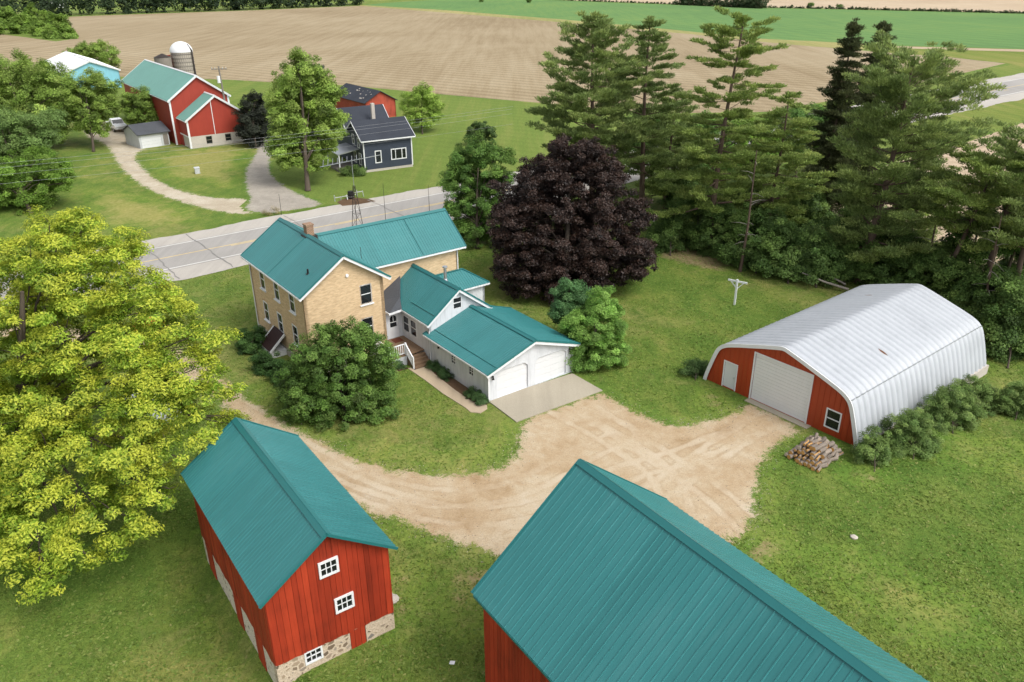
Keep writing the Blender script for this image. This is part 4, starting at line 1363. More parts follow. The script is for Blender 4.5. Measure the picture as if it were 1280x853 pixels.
# bolted lap seams along both shoulders
for idx in (17, 66):
    mb = MB()
    p = pf[idx] + nr[idx] * 0.125
    for k in range(len(Yr) - 1):
        mb.bar((p[0] - nr[idx][0] * (0.085 - Hr[k]), Yr[k], p[1] - nr[idx][1] * (0.085 - Hr[k])), (p[0] - nr[idx][0] * (0.085 - Hr[k + 1]), Yr[k + 1], p[1] - nr[idx][1] * (0.085 - Hr[k + 1])), 0.03, 0.05)
    mb.build('lap_seam', M['metal'], shell)
for (x, y, l) in ((3.3, 6.2, 0.75), (-2.0, 13.8, 0.6)):
    i = int(np.argmin(np.hypot(pf[:, 0] - x, (pf[:, 1] - 3) * 0)))
    j = min(len(pf) - 2, i + 1)
    mb = MB()
    pts = []
    for k in range(8):
        tt = -l / 2 + l * k / 7
        q = pf[i] + tg[i] * tt + nr[i] * 0.13
        w = 0.11 * math.sin(math.pi * (k + 0.4) / 7.8)
        pts.append(((q[0], y - w + 0.02 * random.uniform(-1, 1), q[1]), (q[0], y + w, q[1])))
    for (p0, p1), (p2, p3) in zip(pts[:-1], pts[1:]): mb.add([p0, p1, p3, p2], [(0, 1, 2, 3)])
    mb.build('rust_patch', M['rust'], shell)
mb = MB()
fl_ = [(p[0] + q[0] * 0.16, p[1] + q[1] * 0.16) for p, q in zip(pf, nr)] + [(p[0] - q[0] * 0.10, p[1] - q[1] * 0.10) for p, q in zip(pf[::-1], nr[::-1])]
k_ = len(pf)
vs__ = [(x, y, z) for y in (-0.20, -0.13) for x, z in fl_]
fs__ = []
for i in range(k_ - 1):
    a_, b_, c_, d_ = i, i + 1, 2 * k_ - 2 - i, 2 * k_ - 1 - i
    fs__ += [(a_, b_, c_, d_), (a_ + 2 * k_, d_ + 2 * k_, c_ + 2 * k_, b_ + 2 * k_), (a_, a_ + 2 * k_, b_ + 2 * k_, b_), (c_, c_ + 2 * k_, d_ + 2 * k_, d_)]
mb.add(vs__, fs__)
mb.build('arch_trim', M['white'], shell)
# front wall with openings
out = [(float(p[0]), float(p[1])) for p in resample_line(chaikin(prof[1:-1], 1, False), 60)]
dx = lambda t: HW + t
dH = [rect(dx(-7.92), 0.06, 4.25, 3.42), rect(dx(-10.26), 0.08, 1.0, 1.92), rect(dx(-2.29), 0.52, 0.87, 1.18)]
mb = MB()
mb.wall((0, 0, 0), (1, 0, 0), (0, -1, 0), out, dH, 0.12)
fwall = mb.build('front_wall', M['shed_red'], shed)
# raised ribs of the red sheets
mb = MB()
zt_ = lambda x: float(np.interp(x, [p[0] for p in sorted(out)], [p[1] for p in sorted(out)])) if abs(x) < 5.4 else 1.0
for k in range(-14, 15):
    x = k * 0.38 + 0.1
    zt1 = max(p for p in [np.interp(x, [q[0] for q in sorted(prof)], [q[1] for q in sorted(prof)])]) - 0.06
    segs = [(0.02, zt1)]
    for hx in dH:
        x0_, x1_ = hx[0][0] - 0.13, hx[1][0] + 0.13; z0_, z1_ = hx[0][1] - 0.13, hx[2][1] + 0.13
        if x0_ < x < x1_:
            ns = []
            for s0, s1 in segs:
                if s0 < z0_: ns.append((s0, min(s1, z0_)))
                if s1 > z1_: ns.append((max(s0, z1_), s1))
            segs = ns
    for s0, s1 in segs:
        if s1 - s0 > 0.05: mb.box(x - 0.025, x + 0.025, -0.03, -0.002, s0, s1)
mb.build('wall_rib', M['shed_red'], fwall)
mb = MB()
mb.wall((0, QL - 0.35, 0), (1, 0, 0), (0, 1, 0), out, [], 0.1)
mb.build('rear_wall', M['shed_red'], shed)
# overhead door
od = MB()
n_ = 14
for k in range(n_): od.box(dx(-7.90), dx(-3.69), 0.03, 0.07, 0.07 + k * 3.40 / n_, 0.07 + (k + 1) * 3.40 / n_ - 0.018)
od = od.build('overhead_door', M['door_bright'], shed)
mb = MB()
for x0_, x1_, z0_, z1_ in ((-8.02, -7.92, 0.04, 3.58), (-3.67, -3.57, 0.04, 3.58), (-7.92, -3.67, 3.48, 3.58)):
    mb.box(dx(x0_), dx(x1_), -0.05, 0.1, z0_, z1_)
mb.build('door_frame', M['white'], od)
md = MB(); md.box(dx(-10.24), dx(-9.28), 0.02, 0.06, 0.09, 1.98); md = md.build('side_door', M['door_white'], shed)
mb = MB()
for x0_, x1_, z0_, z1_ in ((-10.34, -10.26, 0.05, 2.08), (-9.26, -9.18, 0.05, 2.08), (-10.26, -9.26, 2.0, 2.08)): mb.box(dx(x0_), dx(x1_), -0.045, 0.1, z0_, z1_)
mb.build('door_frame', M['white'], md)
mb = MB(); mb.tube([(dx(-9.4), 0.02, 1.0), (dx(-9.4), -0.05, 1.0)], 0.035, 8); mb.build('handle', M['metal'], md)
window(shed, (0, 0, 0), (1, 0, 0), (0, -1, 0), dx(-2.29), 0.52, 0.87, 1.18, depth=0.08, fw=0.09, proud=0.03, sill=False)
mb = MB(); mb.box(dx(-8.0), dx(-3.2), -0.55, 0.0, -0.2, 0.045); mb.build('threshold', M['concrete'], shed)
mb = MB(); mb.box(HW - 0.05, HW + 0.2, 0, QL - 0.1, -1.2, 0.05); mb.box(-HW - 0.2, -HW + 0.05, 0, QL - 0.1, -1.2, 0.05); mb.build('foundation', M['block'], shed)

# ------------------------------------------------------------------ firewood heap
lg_meshes = []
for kind in range(6):
    bm = bmesh.new()
    n = 9
    r0 = random.uniform(0.10, 0.15); L = random.uniform(0.42, 0.58)
    cut = random.random() < 0.6
    ring = []
    for e in (-1, 1):
        rr = []
        for k in range(n):
            t_ = 2 * math.pi * k / n
            rad = r0 * random.uniform(0.88, 1.12) * (0.55 if cut and math.sin(t_) > 0.25 else 1)
            rr.append(bm.verts.new((e * L / 2, rad * math.cos(t_), rad * math.sin(t_))))
        ring.append(rr)
    f0 = bm.faces.new(ring[0][::-1]); f1 = bm.faces.new(ring[1])
    for k in range(n): bm.faces.new((ring[0][k], ring[0][(k + 1) % n], ring[1][(k + 1) % n], ring[1][k]))
    me = bpy.data.meshes.new('log'); bm.to_mesh(me); bm.free()
    fresh = kind < 2
    at = me.attributes.new('logcol', 'FLOAT_COLOR', 'FACE')
    bark = np.array([0.21, 0.175, 0.145]) * random.uniform(0.7, 1.4); end = np.array([0.55, 0.30, 0.10]) if fresh else np.array([0.46, 0.38, 0.30]) * random.uniform(0.8, 1.1)
    for i in range(len(me.polygons)):
        c = end if i < 2 else (bark if not cut or i % 3 else end * 0.75)
        at.data[i].color = (*c, 1)
    me.materials.append(M['log'])
    lg_meshes.append(me)
wa, wb, wc, wd = gp(985, 574)[:2], gp(1012, 593)[:2], gp(1056, 562)[:2], gp(1016, 552)[:2]
wcx, ux, uy = (wa + wb) / 2, (wc - wb), (wa - wb)
ux_ = ux / np.linalg.norm(ux); uy_ = np.array([-ux_[1], ux_[0]])
Lw, Ww = 2.9, 2.3
cw = (wa + wb + wc + wd) / 4
placed = 0
for layer in range(5):
    w_ = Ww * (1 - 0.14 * layer); l_ = Lw * (1 - 0.11 * layer)
    rows = int(l_ / 0.46); cols = int(w_ / 0.25)
    for i in range(rows):
        for j in range(cols):
            px_ = cw + ux_ * (-l_ / 2 + (i + 0.5) * l_ / rows + random.uniform(-.06, .06)) + uy_ * (-w_ / 2 + (j + 0.5) * w_ / cols + random.uniform(-.03, .03))
            front = i <= (1 if layer > 1 else 0) or (j == 0 and random.random() < 0.4)
            m_ = lg_meshes[random.randrange(0, 2)] if front and random.random() < 0.8 else lg_meshes[random.randrange(2, 6)]
            o = bpy.data.objects.new('log', m_); COL.objects.link(o)
            o.location = (px_[0], px_[1], 0.11 + layer * 0.2 + random.uniform(-.03, .05))
            messy = 0.22 if front else 0.85
            o.rotation_euler = (random.uniform(0, 6.28), random.uniform(-messy, messy) * 0.5, math.atan2(ux_[1], ux_[0]) + random.uniform(-messy, messy) + (math.pi if random.random() < .5 else 0))
            lab = 'split firewood log with orange cut end at the front of the heap' if front else 'grey weathered firewood log in the heap by the arched shed'
            tag(o, lab, 'log', 'fresh cut logs at the heap front' if front else 'weathered logs in the firewood heap')
            placed += 1

# ------------------------------------------------------------------ clothes post
p = gp(918, 381)
post = empty('clothes_post', (p[0], p[1], 0), R(-35), 'white wooden T shaped clothesline post on the lawn', 'clothesline post')
mb = MB(); mb.box(-0.075, 0.075, -0.075, 0.075, 0, 2.35); mb.build('post', M['white'], post)
mb = MB(); mb.box(-0.85, 0.85, 0.08, 0.17, 2.05, 2.2); mb.build('crossbar', M['white'], post)
mb = MB(); mb.bar((0.0, 0.1, 1.45), (0.55, 0.1, 2.06), 0.07, 0.07); mb.bar((0.0, 0.1, 1.45), (-0.55, 0.1, 2.06), 0.07, 0.07); mb.build('brace', M['white'], post)
p = gp(565, 829)
mb = MB(); mb.slab([(p[0] - 0.12, p[1] - .08, 0.03), (p[0] + .1, p[1] - .1, 0.02), (p[0] + .14, p[1] + .07, 0.05), (p[0] - .08, p[1] + .1, 0.03)], 0.012)
tag(mb.build('paper_scrap', M['white']), 'small white scrap lying in the grass near the small barn', 'litter')
p = gp(1067, 672)
bm = bmesh.new(); bmesh.ops.create_icosphere(bm, subdivisions=2, radius=0.2)
for v in bm.verts: v.co *= random.uniform(0.85, 1.12); v.co.z *= 0.4
me = bpy.data.meshes.new('pale_stone'); bm.to_mesh(me); bm.free(); me.materials.append(M['block'])
o = bpy.data.objects.new('pale_stone', me); COL.objects.link(o); o.location = (p[0], p[1], 0.04)
tag(o, 'flat pale stone alone in the right lawn', 'stone')

# ------------------------------------------------------------------ far red barn group
fb = empty('red_barn', (-62.0, 152.75, 0), R(-53.8), 'long red barn with faded green roof across the road', 'barn')


def plain_walls(mb, x0, x1, y0, y1, ze, zr, th=0.2, zb=0.0):
    yc = (y0 + y1) / 2
    mb.wall((0, y0, 0), (1, 0, 0), (0, -1, 0), [(x0, zb), (x1, zb), (x1, ze), (x0, ze)], [], th)
    mb.wall((0, y1, 0), (1, 0, 0), (0, 1, 0), [(x0, zb), (x1, zb), (x1, ze), (x0, ze)], [], th)
    mb.wall((x1, 0, 0), (0, 1, 0), (1, 0, 0), [(y0 + .002, zb), (y1 - .002, zb), (y1 - .002, ze), (yc, zr), (y0 + .002, ze)], [], th)
    mb.wall((x0, 0, 0), (0, 1, 0), (-1, 0, 0), [(y0 + .002, zb), (y1 - .002, zb), (y1 - .002, ze), (yc, zr), (y0 + .002, ze)], [], th)


mb = MB(); plain_walls(mb, -16, 16, -4.87, 4.87, 7.5, 10.7); mb.build('red_wall', M['far_red'], fb)
gable_roof(fb, -16.4, 16.4, 0, 5.27, 7.25, 10.94, mat='teal_old', trim='white', pitch=0.6, fascia='white', rh=0.03, rw=0.08)
for y in (-4.87, 4.87):
    mb = MB(); mb.box(16.0, 16.06, y - 0.15, y + 0.15, 0, 7.4); mb.build('corner_board', M['white'], fb)
# ell
ex_, ey_ = 10.2, 0.0
el0 = np.array([-51.48, 140.22]) - np.array([-62.0, 152.75])
ca, sa = math.cos(R(-53.8)), math.sin(R(-53.8))
lx, ly = ca * el0[0] + sa * el0[1], -sa * el0[0] + ca * el0[1]
mb = MB(); plain_walls(mb, lx - 4.36, lx + 4.36, ly - 5.08, ly + 5.08, 4.7, 8.0, zb=1.9); mb.build('red_wall', M['far_red'], fb)
mb = MB()
mb.wall((lx + 4.36, 0, 0), (0, 1, 0), (1, 0, 0), [(ly - 5.05, -0.3), (ly + 5.05, -0.3), (ly + 5.05, 1.9), (ly - 5.05, 1.9)], [rect(ly - 2.3, 0.5, 0.9, 1.15), rect(ly + 0.9, 0.6, 0.9, 1.15)], 0.3)
mb.wall((0, ly - 5.05, 0), (1, 0, 0), (0, -1, 0), [(lx - 4.3, -0.3), (lx + 4.05, -0.3), (lx + 4.05, 1.9), (lx - 4.3, 1.9)], [], 0.3)
mb.build('foundation', M['block'], fb)
for y in (ly - 2.3, ly + 0.9): window(fb, (lx + 4.36, 0, 0), (0, 1, 0), (1, 0, 0), y, 0.5, 0.9, 1.15, frame='wood_grey', depth=0.1, fw=0.06, proud=0.01, sill=False)
gable_roof(fb, lx - 4.7, lx + 4.75, ly, 5.36, 4.5, 8.16, mat='teal_old', trim='white', pitch=0.6, rh=0.03, rw=0.08)
mb = MB()
mb.box(lx + 4.37, lx + 4.43, ly - 5.1, ly - 4.8, 0, 4.6); mb.box(lx + 4.37, lx + 4.41, ly - 0.75, ly - 0.65, 1.9, 7.4)
mb.box(lx - 4.36, lx + 4.36, ly - 5.14, ly - 5.09, 1.8, 2.0)
mb.build('corner_board', M['white'], fb)
mb = MB(); mb.box(lx - 3.2, lx + 1.2, ly - 5.16, ly - 5.10, 0.0, 1.75); mb.build('sliding_door', M['far_red'], fb)

# silo
sp = np.array([-70.5, 182.0])
silo = empty('silo', (sp[0], sp[1], 0), 0, 'concrete stave silo with white dome beside the red barn', 'silo')
t = NT('silo_staves')
pw = t.obj()
bk_ = t.n('ShaderNodeTexBrick'); bk_.inputs['Scale'].default_value = 1.0; bk_.inputs['Brick Width'].default_value = 0.3; bk_.inputs['Row Height'].default_value = 0.75; bk_.inputs['Mortar Size'].default_value = 0.03
bk_.inputs['Color1'].default_value = (0.40, 0.36, 0.30, 1); bk_.inputs['Color2'].default_value = (0.30, 0.27, 0.23, 1); bk_.inputs['Mortar'].default_value = (0.18, 0.165, 0.15, 1)
t.l(t.uv(), bk_.inputs['Vector']); M['stave'] = t.set(bk_.outputs['Color'], 0.85, 0.2)
mb = MB(); mb.tube([(0, 0, 0), (0, 0, 10.9)], 2.28, 32); sb = mb.build('silo_wall', M['stave'], silo)
mb = MB()
for z in np.arange(0.8, 10.8, 0.8): mb.tube([(0, 0, z), (0, 0, z + 0.07)], 2.32, 32)
mb.build('steel_hoop', M['dark_metal'], sb)
mb = MB(); mb.tube([(0, 0, 10.9 + 2.1 * math.sin(R(a))) for a in range(0, 90, 9)] + [(0, 0, 13.0)], [2.36 * math.cos(R(a)) for a in range(0, 90, 9)] + [0.05], 32)
mb.build('dome', M['white'], silo)
mb = MB(); mb.tube([(2.45, -0.6, 0), (2.45, -0.6, 11.2), (1.6, -0.4, 12.4)], 0.16, 8); mb.build('fill_pipe', M['dark_metal'], silo)
mb = MB(); mb.box(-2.6, -2.1, -1.9, -1.0, 0, 10.4); mb.build('chute', M['old_red'], silo)
s2 = empty('silo', (sp[0] - 2.9, sp[1] + 7.5, 0), 0, 'older silo half hidden behind the white domed silo', 'silo')
mb = MB(); mb.tube([(0, 0, 0), (0, 0, 10.5)], 1.9, 28); mb.build('silo_wall', M['stave'], s2)
mb = MB(); mb.tube([(0, 0, 10.5 + 1.6 * math.sin(R(a))) for a in range(0, 90, 9)] + [(0, 0, 12.1)], [1.95 * math.cos(R(a)) for a in range(0, 90, 9)] + [0.05], 28); mb.build('dome', M['white'], s2)
p = py(203, 72, 178)
s3 = empty('grain_bin', (p[0], 178, 0), 0, 'rusty grey wire grain bin behind the far red barn roof', 'grain bin')
mb = MB(); mb.tube([(0, 0, 0), (0, 0, 10.2)], 1.7, 24); mb.build('bin_wall', M['wood_grey'], s3)
mb = MB(); mb.tube([(0, 0, 10.2), (0, 0, 10.9)], [1.75, 0.2], 24); mb.build('bin_roof', M['dark_metal'], s3)

# small grey garage
gg = gp(176, 186.5)[:2]; gr_ = gp(213, 181)[:2]
ang = math.atan2(*(gr_ - gg)[::-1])
Wg = float(np.linalg.norm(gr_ - gg))
sg_ = empty('small_garage', (gg[0], gg[1], 0), ang, 'small grey white garage with low dark roof beside the far barn', 'garage')
mb = MB()
mb.wall((0, 0, 0), (1, 0, 0), (0, -1, 0), [(0, 0), (Wg, 0), (Wg, 2.4), (0, 2.4)], [rect(0.35, 0.03, Wg * 0.66, 2.0)], 0.15)
mb.wall((0, 6, 0), (1, 0, 0), (0, 1, 0), [(0, 0), (Wg, 0), (Wg, 2.4), (0, 2.4)], [], 0.15)
mb.wall((0, 0, 0), (0, 1, 0), (-1, 0, 0), [(0.16, 0), (5.84, 0), (5.84, 2.4), (3, 3.5), (0.16, 2.4)], [], 0.15)
mb.wall((Wg, 0, 0), (0, 1, 0), (1, 0, 0), [(0.16, 0), (5.84, 0), (5.84, 2.4), (3, 3.5), (0.16, 2.4)], [], 0.15)
mb.build('wall', M['siding_grey'], sg_)
mb = MB(); mb.slab([(-0.3, -0.4, 2.28), (Wg + .3, -0.4, 2.28), (Wg + .3, 3, 3.6), (-0.3, 3, 3.6)], 0.1); mb.slab([(-0.3, 3, 3.6), (Wg + .3, 3, 3.6), (Wg + .3, 6.4, 2.28), (-0.3, 6.4, 2.28)], 0.1); mb.build('roof', M['grey_shingle'], sg_)
mb = MB()
for k in range(4): mb.box(0.36, 0.34 + Wg * 0.66, 0.06, 0.1, 0.03 + k * 0.5, 0.03 + (k + 1) * 0.5 - 0.02)
mb.build('garage_door', M['door_white'], sg_)
mb = MB(); mb.box(Wg * 0.66 + 0.7, Wg * 0.66 + 1.5, -0.03, -0.002, 0.1, 1.9); mb.build('side_door', M['wood_grey'], sg_)

# blue and white machine shed
bs = empty('machine_shed', (-112.0, 219.0, 0), R(-54), 'turquoise machine shed with white metal roof behind trees', 'shed')
mb = MB(); plain_walls(mb, -15.5, 15.5, -6.2, 6.2, 4.4, 6.6); mb.build('turquoise_wall', M['blue_wall'], bs)
gable_roof(bs, -15.9, 15.9, 0, 6.6, 4.3, 6.8, mat='white', trim='white', pitch=0.9, rh=0.03, rw=0.09)

# ------------------------------------------------------------------ dark house across the road
dth = R(33)
kx0 = gp(456.6, 216.2)[:2]; kx1 = gp(521.4, 212.6)[:2]
dth = math.atan2(*(kx1 - kx0)[::-1]); dL = float(np.linalg.norm(kx1 - kx0))
if abs(math.degrees(dth) - 33) > 12: dth = R(28)
dth = R(30)
dh = empty('dark_house', (kx0[0], kx0[1], 0), dth, 'dark slate clapboard house with white trim across the road', 'house')
dW = 6.4
mb = MB()
ho_ = [rect(dL * 0.24, 1.3, 0.75, 1.55), rect(dL * 0.57, 1.5, 2.2, 1.35)]
mb.wall((0, 0, 0), (1, 0, 0), (0, -1, 0), [(0, 0.35), (dL, 0.35), (dL, 4.75), (0, 4.75)], ho_, 0.2)
hg = [rect(1.5, 3.35, 0.7, 1.25), rect(3.6, 3.6, 0.7, 1.25), rect(1.2, 0.95, 0.75, 1.5), rect(3.3, 0.95, 0.75, 1.5)]
mb.wall((0, 0, 0), (0, 1, 0), (-1, 0, 0), [(0.002, 0.35), (dW, 0.35), (dW, 4.75), (dW / 2, 6.7), (0.002, 4.75)], hg, 0.2)
mb.wall((dL, 0, 0), (0, 1, 0), (1, 0, 0), [(0.002, 0.35), (dW, 0.35), (dW, 4.75), (dW / 2, 6.7), (0.002, 4.75)], [], 0.2)
mb.wall((0, dW, 0), (1, 0, 0), (0, 1, 0), [(0, 0.35), (dL, 0.35), (dL, 4.75), (0, 4.75)], [], 0.2)
# rear block
mb.wall((0.3, 0, 0), (0, 1, 0), (-1, 0, 0), [(dW + .01, 0.35), (dW + 6.4, 0.35), (dW + 6.4, 5.1), (dW + 3.2, 7.7), (dW + .01, 5.1)], [], 0.2)
mb.wall((dL - 0.8, 0, 0), (0, 1, 0), (1, 0, 0), [(dW + .01, 0.35), (dW + 6.4, 0.35), (dW + 6.4, 5.1), (dW + 3.2, 7.7), (dW + .01, 5.1)], [], 0.2)
mb.wall((0, dW + 6.4, 0), (1, 0, 0), (0, 1, 0), [(0.3, 0.35), (dL - .8, 0.35), (dL - .8, 5.1), (0.3, 5.1)], [], 0.2)
mb.build('clapboard_wall', M['navy'], dh)
# clapboard laps
mb = MB()
for z in np.arange(0.5, 4.7, 0.2):
    sg = [(0.1, dL - 0.1)]
    for h in ho_:
        if h[0][1] - 0.12 < z < h[2][1] + 0.12:
            sg = [q for a_, b_ in sg for q in ((a_, h[0][0] - 0.12), (h[1][0] + 0.12, b_)) if q[1] > q[0]]
    for a_, b_ in sg: mb.bar((a_, -0.012, z), (b_, -0.012, z), 0.02, 0.03)
mb.build('clapboard_lap', M['navy'], dh)
mb = MB(); mb.wall((0, -0.02, 0), (1, 0, 0), (0, -1, 0), [(0, -0.2), (dL, -0.2), (dL, 0.35), (0, 0.35)], [], 0.15); mb.wall((-0.02, 0, 0), (0, 1, 0), (-1, 0, 0), [(0.14, -0.2), (dW, -0.2), (dW, 0.35), (0.14, 0.35)], [], 0.15); mb.build('foundation', M['block'], dh)
window(dh, (0, 0, 0), (1, 0, 0), (0, -1, 0), dL * 0.24, 1.3, 0.75, 1.55, depth=0.1, fw=0.13, bars='none', sill=False)
window(dh, (0, 0, 0), (1, 0, 0), (0, -1, 0), dL * 0.57, 1.5, 2.2, 1.35, depth=0.1, fw=0.13, bars='triple', sill=False)
for h in hg: window(dh, (0, 0, 0), (0, 1, 0), (-1, 0, 0), h[0][0], h[0][1], h[1][0] - h[0][0], h[2][1] - h[0][1], depth=0.1, fw=0.12, bars='sash', sill=False)
def shingle_roof(parent, x0, x1, yc, hwid, ze, zr):
    mb = MB()
    mb.slab([(x0, yc - hwid, ze), (x1, yc - hwid, ze), (x1, yc, zr), (x0, yc, zr)], 0.12)
    mb.slab([(x0, yc, zr), (x1, yc, zr), (x1, yc + hwid, ze), (x0, yc + hwid, ze)], 0.12)
    r = mb.build('roof', M['dark_shingle'], parent)
    mb = MB()
    for xe in (x0 - 0.03, x1 + 0.03):
        for sy in (-1, 1): mb.bar((xe, yc + sy * hwid, ze - 0.1), (xe, yc, zr - 0.1), 0.06, 0.2)
    mb.build('bargeboard', M['white'], r)
    mb = MB(); mb.bar((x0, yc - hwid - 0.04, ze - 0.1), (x1, yc - hwid - 0.04, ze - 0.1), 0.1, 0.16); mb.bar((x0, yc + hwid + 0.04, ze - 0.1), (x1, yc + hwid + 0.04, ze - 0.1), 0.1, 0.16); mb.build('gutter', M['white'], r)
    return r
shingle_roof(dh, -0.42, dL + 0.42, dW / 2, dW / 2 + 0.5, 4.6, 6.9)
shingle_roof(dh, -0.2, dL - 0.4, dW + 3.2, 3.7, 4.9, 7.9)
for xa, xb in ((-0.04, 0.12), (dL - 0.12, dL + 0.04)):
    mb = MB(); mb.box(xa, xb, -0.05, -0.002, 0.3, 4.6); mb.build('corner_board', M['white'], dh)
ch = MB(); ch.box(dL * 0.55, dL * 0.55 + 0.5, dW + 0.1, dW + 0.6, 5.0, 8.6); ch.build('chimney', M['block'], dh)
# porch roof on the left side
mb = MB(); mb.slab([(-3.2, 2.0, 2.6), (0.0, 2.0, 3.1), (0.0, 7.5, 3.1), (-3.2, 7.5, 2.6)], 0.12); mb.build('porch_roof', M['metal'], dh)
for y in (2.1, 7.3):
    mb = MB(); mb.box(-3.1, -2.95, y - .07, y + .07, 0.35, 2.52); mb.build('porch_post', M['white'], dh)
mb = MB(); mb.box(-3.2, -0.01, 2.0, 7.5, 0.0, 0.35); mb.build('porch_floor', M['wood_grey'], dh)

# weathered red shed behind it
rs = empty('weathered_shed', (-29.73, 167.9, 0), R(-53.9), 'weathered red shed with patchy grey roof behind the dark house', 'shed')
mb = MB(); plain_walls(mb, -7.2, 7.2, -3.3, 3.3, 3.4, 5.1); mb.build('red_wall', M['old_red'], rs)
mb = MB(); mb.slab([(-7.6, -3.7, 3.2), (7.6, -3.7, 3.2), (7.6, 0, 5.25), (-7.6, 0, 5.25)], 0.1); mb.slab([(-7.6, 0, 5.25), (7.6, 0, 5.25), (7.6, 3.7, 3.2), (-7.6, 3.7, 3.2)], 0.1); rr = mb.build('roof', M['dark_shingle'], rs)
mb = MB()
for k in range(16):
    x_, y_ = random.uniform(-2, 6.8), random.uniform(-3.3, -0.6); w_ = random.uniform(0.15, 0.6)
    z_ = 5.25 + y_ / 3.7 * 2.05 + 0.012; s_ = 2.05 / 3.7
    mb.add([(x_, y_, z_), (x_ + w_, y_, z_), (x_ + w_ * .8, y_ + .22, z_ + .22 * s_), (x_ + .1, y_ + .2, z_ + .2 * s_)], [(0, 1, 2, 3)])
mb.build('bare_patch', M['block'], rr)
window(rs, (7.2, 0, 0), (0, 1, 0), (1, 0, 0), -0.5, 1.7, 0.8, 0.9, depth=0.04, proud=0.05, sill=False)
mb = MB(); mb.box(4.2, 6.0, -3.36, -3.31, 0.1, 2.3); mb.build('door', M['white'], rs)

# far white farmhouse among the wood at top left
p = gp(44, 12)
wf = empty('white_house', (p[0], p[1] + 30, 0), R(20), 'tiny white house half hidden in the far wood', 'house')
mb = MB(); plain_walls(mb, -6, 6, -4, 4, 6, 9.5); mb.build('wall', M['white'], wf)
mb = MB(); mb.slab([(-6.5, -4.6, 5.7), (6.5, -4.6, 5.7), (6.5, 0, 9.8), (-6.5, 0, 9.8)], 0.2); mb.slab([(-6.5, 0, 9.8), (6.5, 0, 9.8), (6.5, 4.6, 5.7), (-6.5, 4.6, 5.7)], 0.2); mb.build('roof', M['white'], wf)

# ------------------------------------------------------------------ utility pole, wires, tower
p = gp(290, 178)
up_ = empty('utility_pole', (p[0], p[1], 0), R(10), 'grey wooden utility pole with crossarm beside the far barn', 'utility pole')
mb = MB(); mb.tube([(0, 0, 0), (-0.15, 0, 6), (-0.3, 0, 12.4)], [0.19, 0.16, 0.12], 10); mb.build('pole', M['wood_grey'], up_)
mb = MB(); mb.box(-1.5, 0.95, -0.13, -0.01, 11.9, 12.05); ca_ = mb.build('crossarm', M['wood_grey'], up_)
mb = MB()
for x in (-1.4, -0.9, 0.3, 0.85): mb.tube([(x, -0.07, 12.05), (x, -0.07, 12.3)], [0.05, 0.03], 8)
mb.build('insulator', M['metal'], ca_)
mb = MB(); mb.tube([(-0.55, -0.25, 9.8), (-0.55, -0.25, 10.9)], 0.26, 12); mb.build('transformer', M['white'], up_)


def wire(name, pts, r, label, group):
    mb = MB()
    P = []
    for a_, b_ in zip(pts[:-1], pts[1:]):
        a_, b_ = Vector(a_), Vector(b_)
        for k in range(12):
            t_ = k / 12; q = a_.lerp(b_, t_); q.z -= 0.9 * 4 * t_ * (1 - t_); P.append(q)
    P.append(Vector(pts[-1]))
    mb.tube(P, r, 5)
    return tag(mb.build(name, M['wire']), label, 'cable', group)


def roadwire(off, z0, z1, t0, t1): a_, b_ = rp(t0, off), rp(t1, off); return [(a_[0], a_[1], z0), (b_[0], b_[1], z1)]
wire('power_line', roadwire(11, 11.8, 9.3, -40, 55), 0.010, 'topmost thin cable over the far road shoulder', 'roadside overhead cables')
wire('power_line', roadwire(11.3, 11.3, 8.9, -40, 55), 0.011, 'second thin cable just below the topmost', 'roadside overhead cables')
wire('power_line', roadwire(11.2, 10.6, 8.3, -40, 55), 0.009, 'third thin cable of the roadside set', 'roadside overhead cables')
wire('power_line', roadwire(11, 10.1, 6.9, -40, 55), 0.009, 'lowest thin cable of the roadside set', 'roadside overhead cables')

tw = hw(-17.6, -3.1)
tower = empty('antenna_tower', tw, TH, 'rusty lattice antenna tower rising behind the brick house', 'antenna')
mb = MB()
top_ = 10.7
legs = [(1.2, -0.75), (-1.2, -0.75), (0.0, 1.3)]
for (x, y) in legs: mb.tube([(x, y, 0), (x * .07, y * .07, top_)], 0.026, 6)
for k in range(9):
    z0_, z1_ = k * top_ / 9, (k + 1) * top_ / 9
    for i in range(3):
        (xa, ya), (xb, yb) = legs[i], legs[(i + 1) % 3]
        f0_, f1_ = 1 - 0.93 * z0_ / top_, 1 - 0.93 * z1_ / top_
        mb.tube([(xa * f0_, ya * f0_, z0_), (xb * f1_, yb * f1_, z1_)], 0.014, 5)
        mb.tube([(xa * f1_, ya * f1_, z1_), (xb * f1_, yb * f1_, z1_)], 0.014, 5)
mb.build('lattice', M['dark_metal'], tower)
mb = MB(); mb.tube([(0, 0, top_ - 0.4), (0, 0, 12.9)], 0.025, 6); mb.build('mast', M['metal'], tower)
mb = MB()
a_, b_ = Vector((-1.4, -2.2, 12.3)), Vector((0.9, 2.3, 13.1))
mb.bar(a_, b_, 0.05, 0.05)
dd = (b_ - a_).normalized(); pp_ = dd.cross(Vector((0, 0, 1))).normalized()
for k in range(9):
    q = a_.lerp(b_, 0.05 + 0.62 * k / 8); l_ = 1.25 - 0.09 * k
    mb.tube([q - pp_ * l_ + Vector((0, 0, 0.25)), q, q + pp_ * l_ + Vector((0, 0, 0.25))], 0.018, 5)
mb.build('aerial', M['metal'], tower)

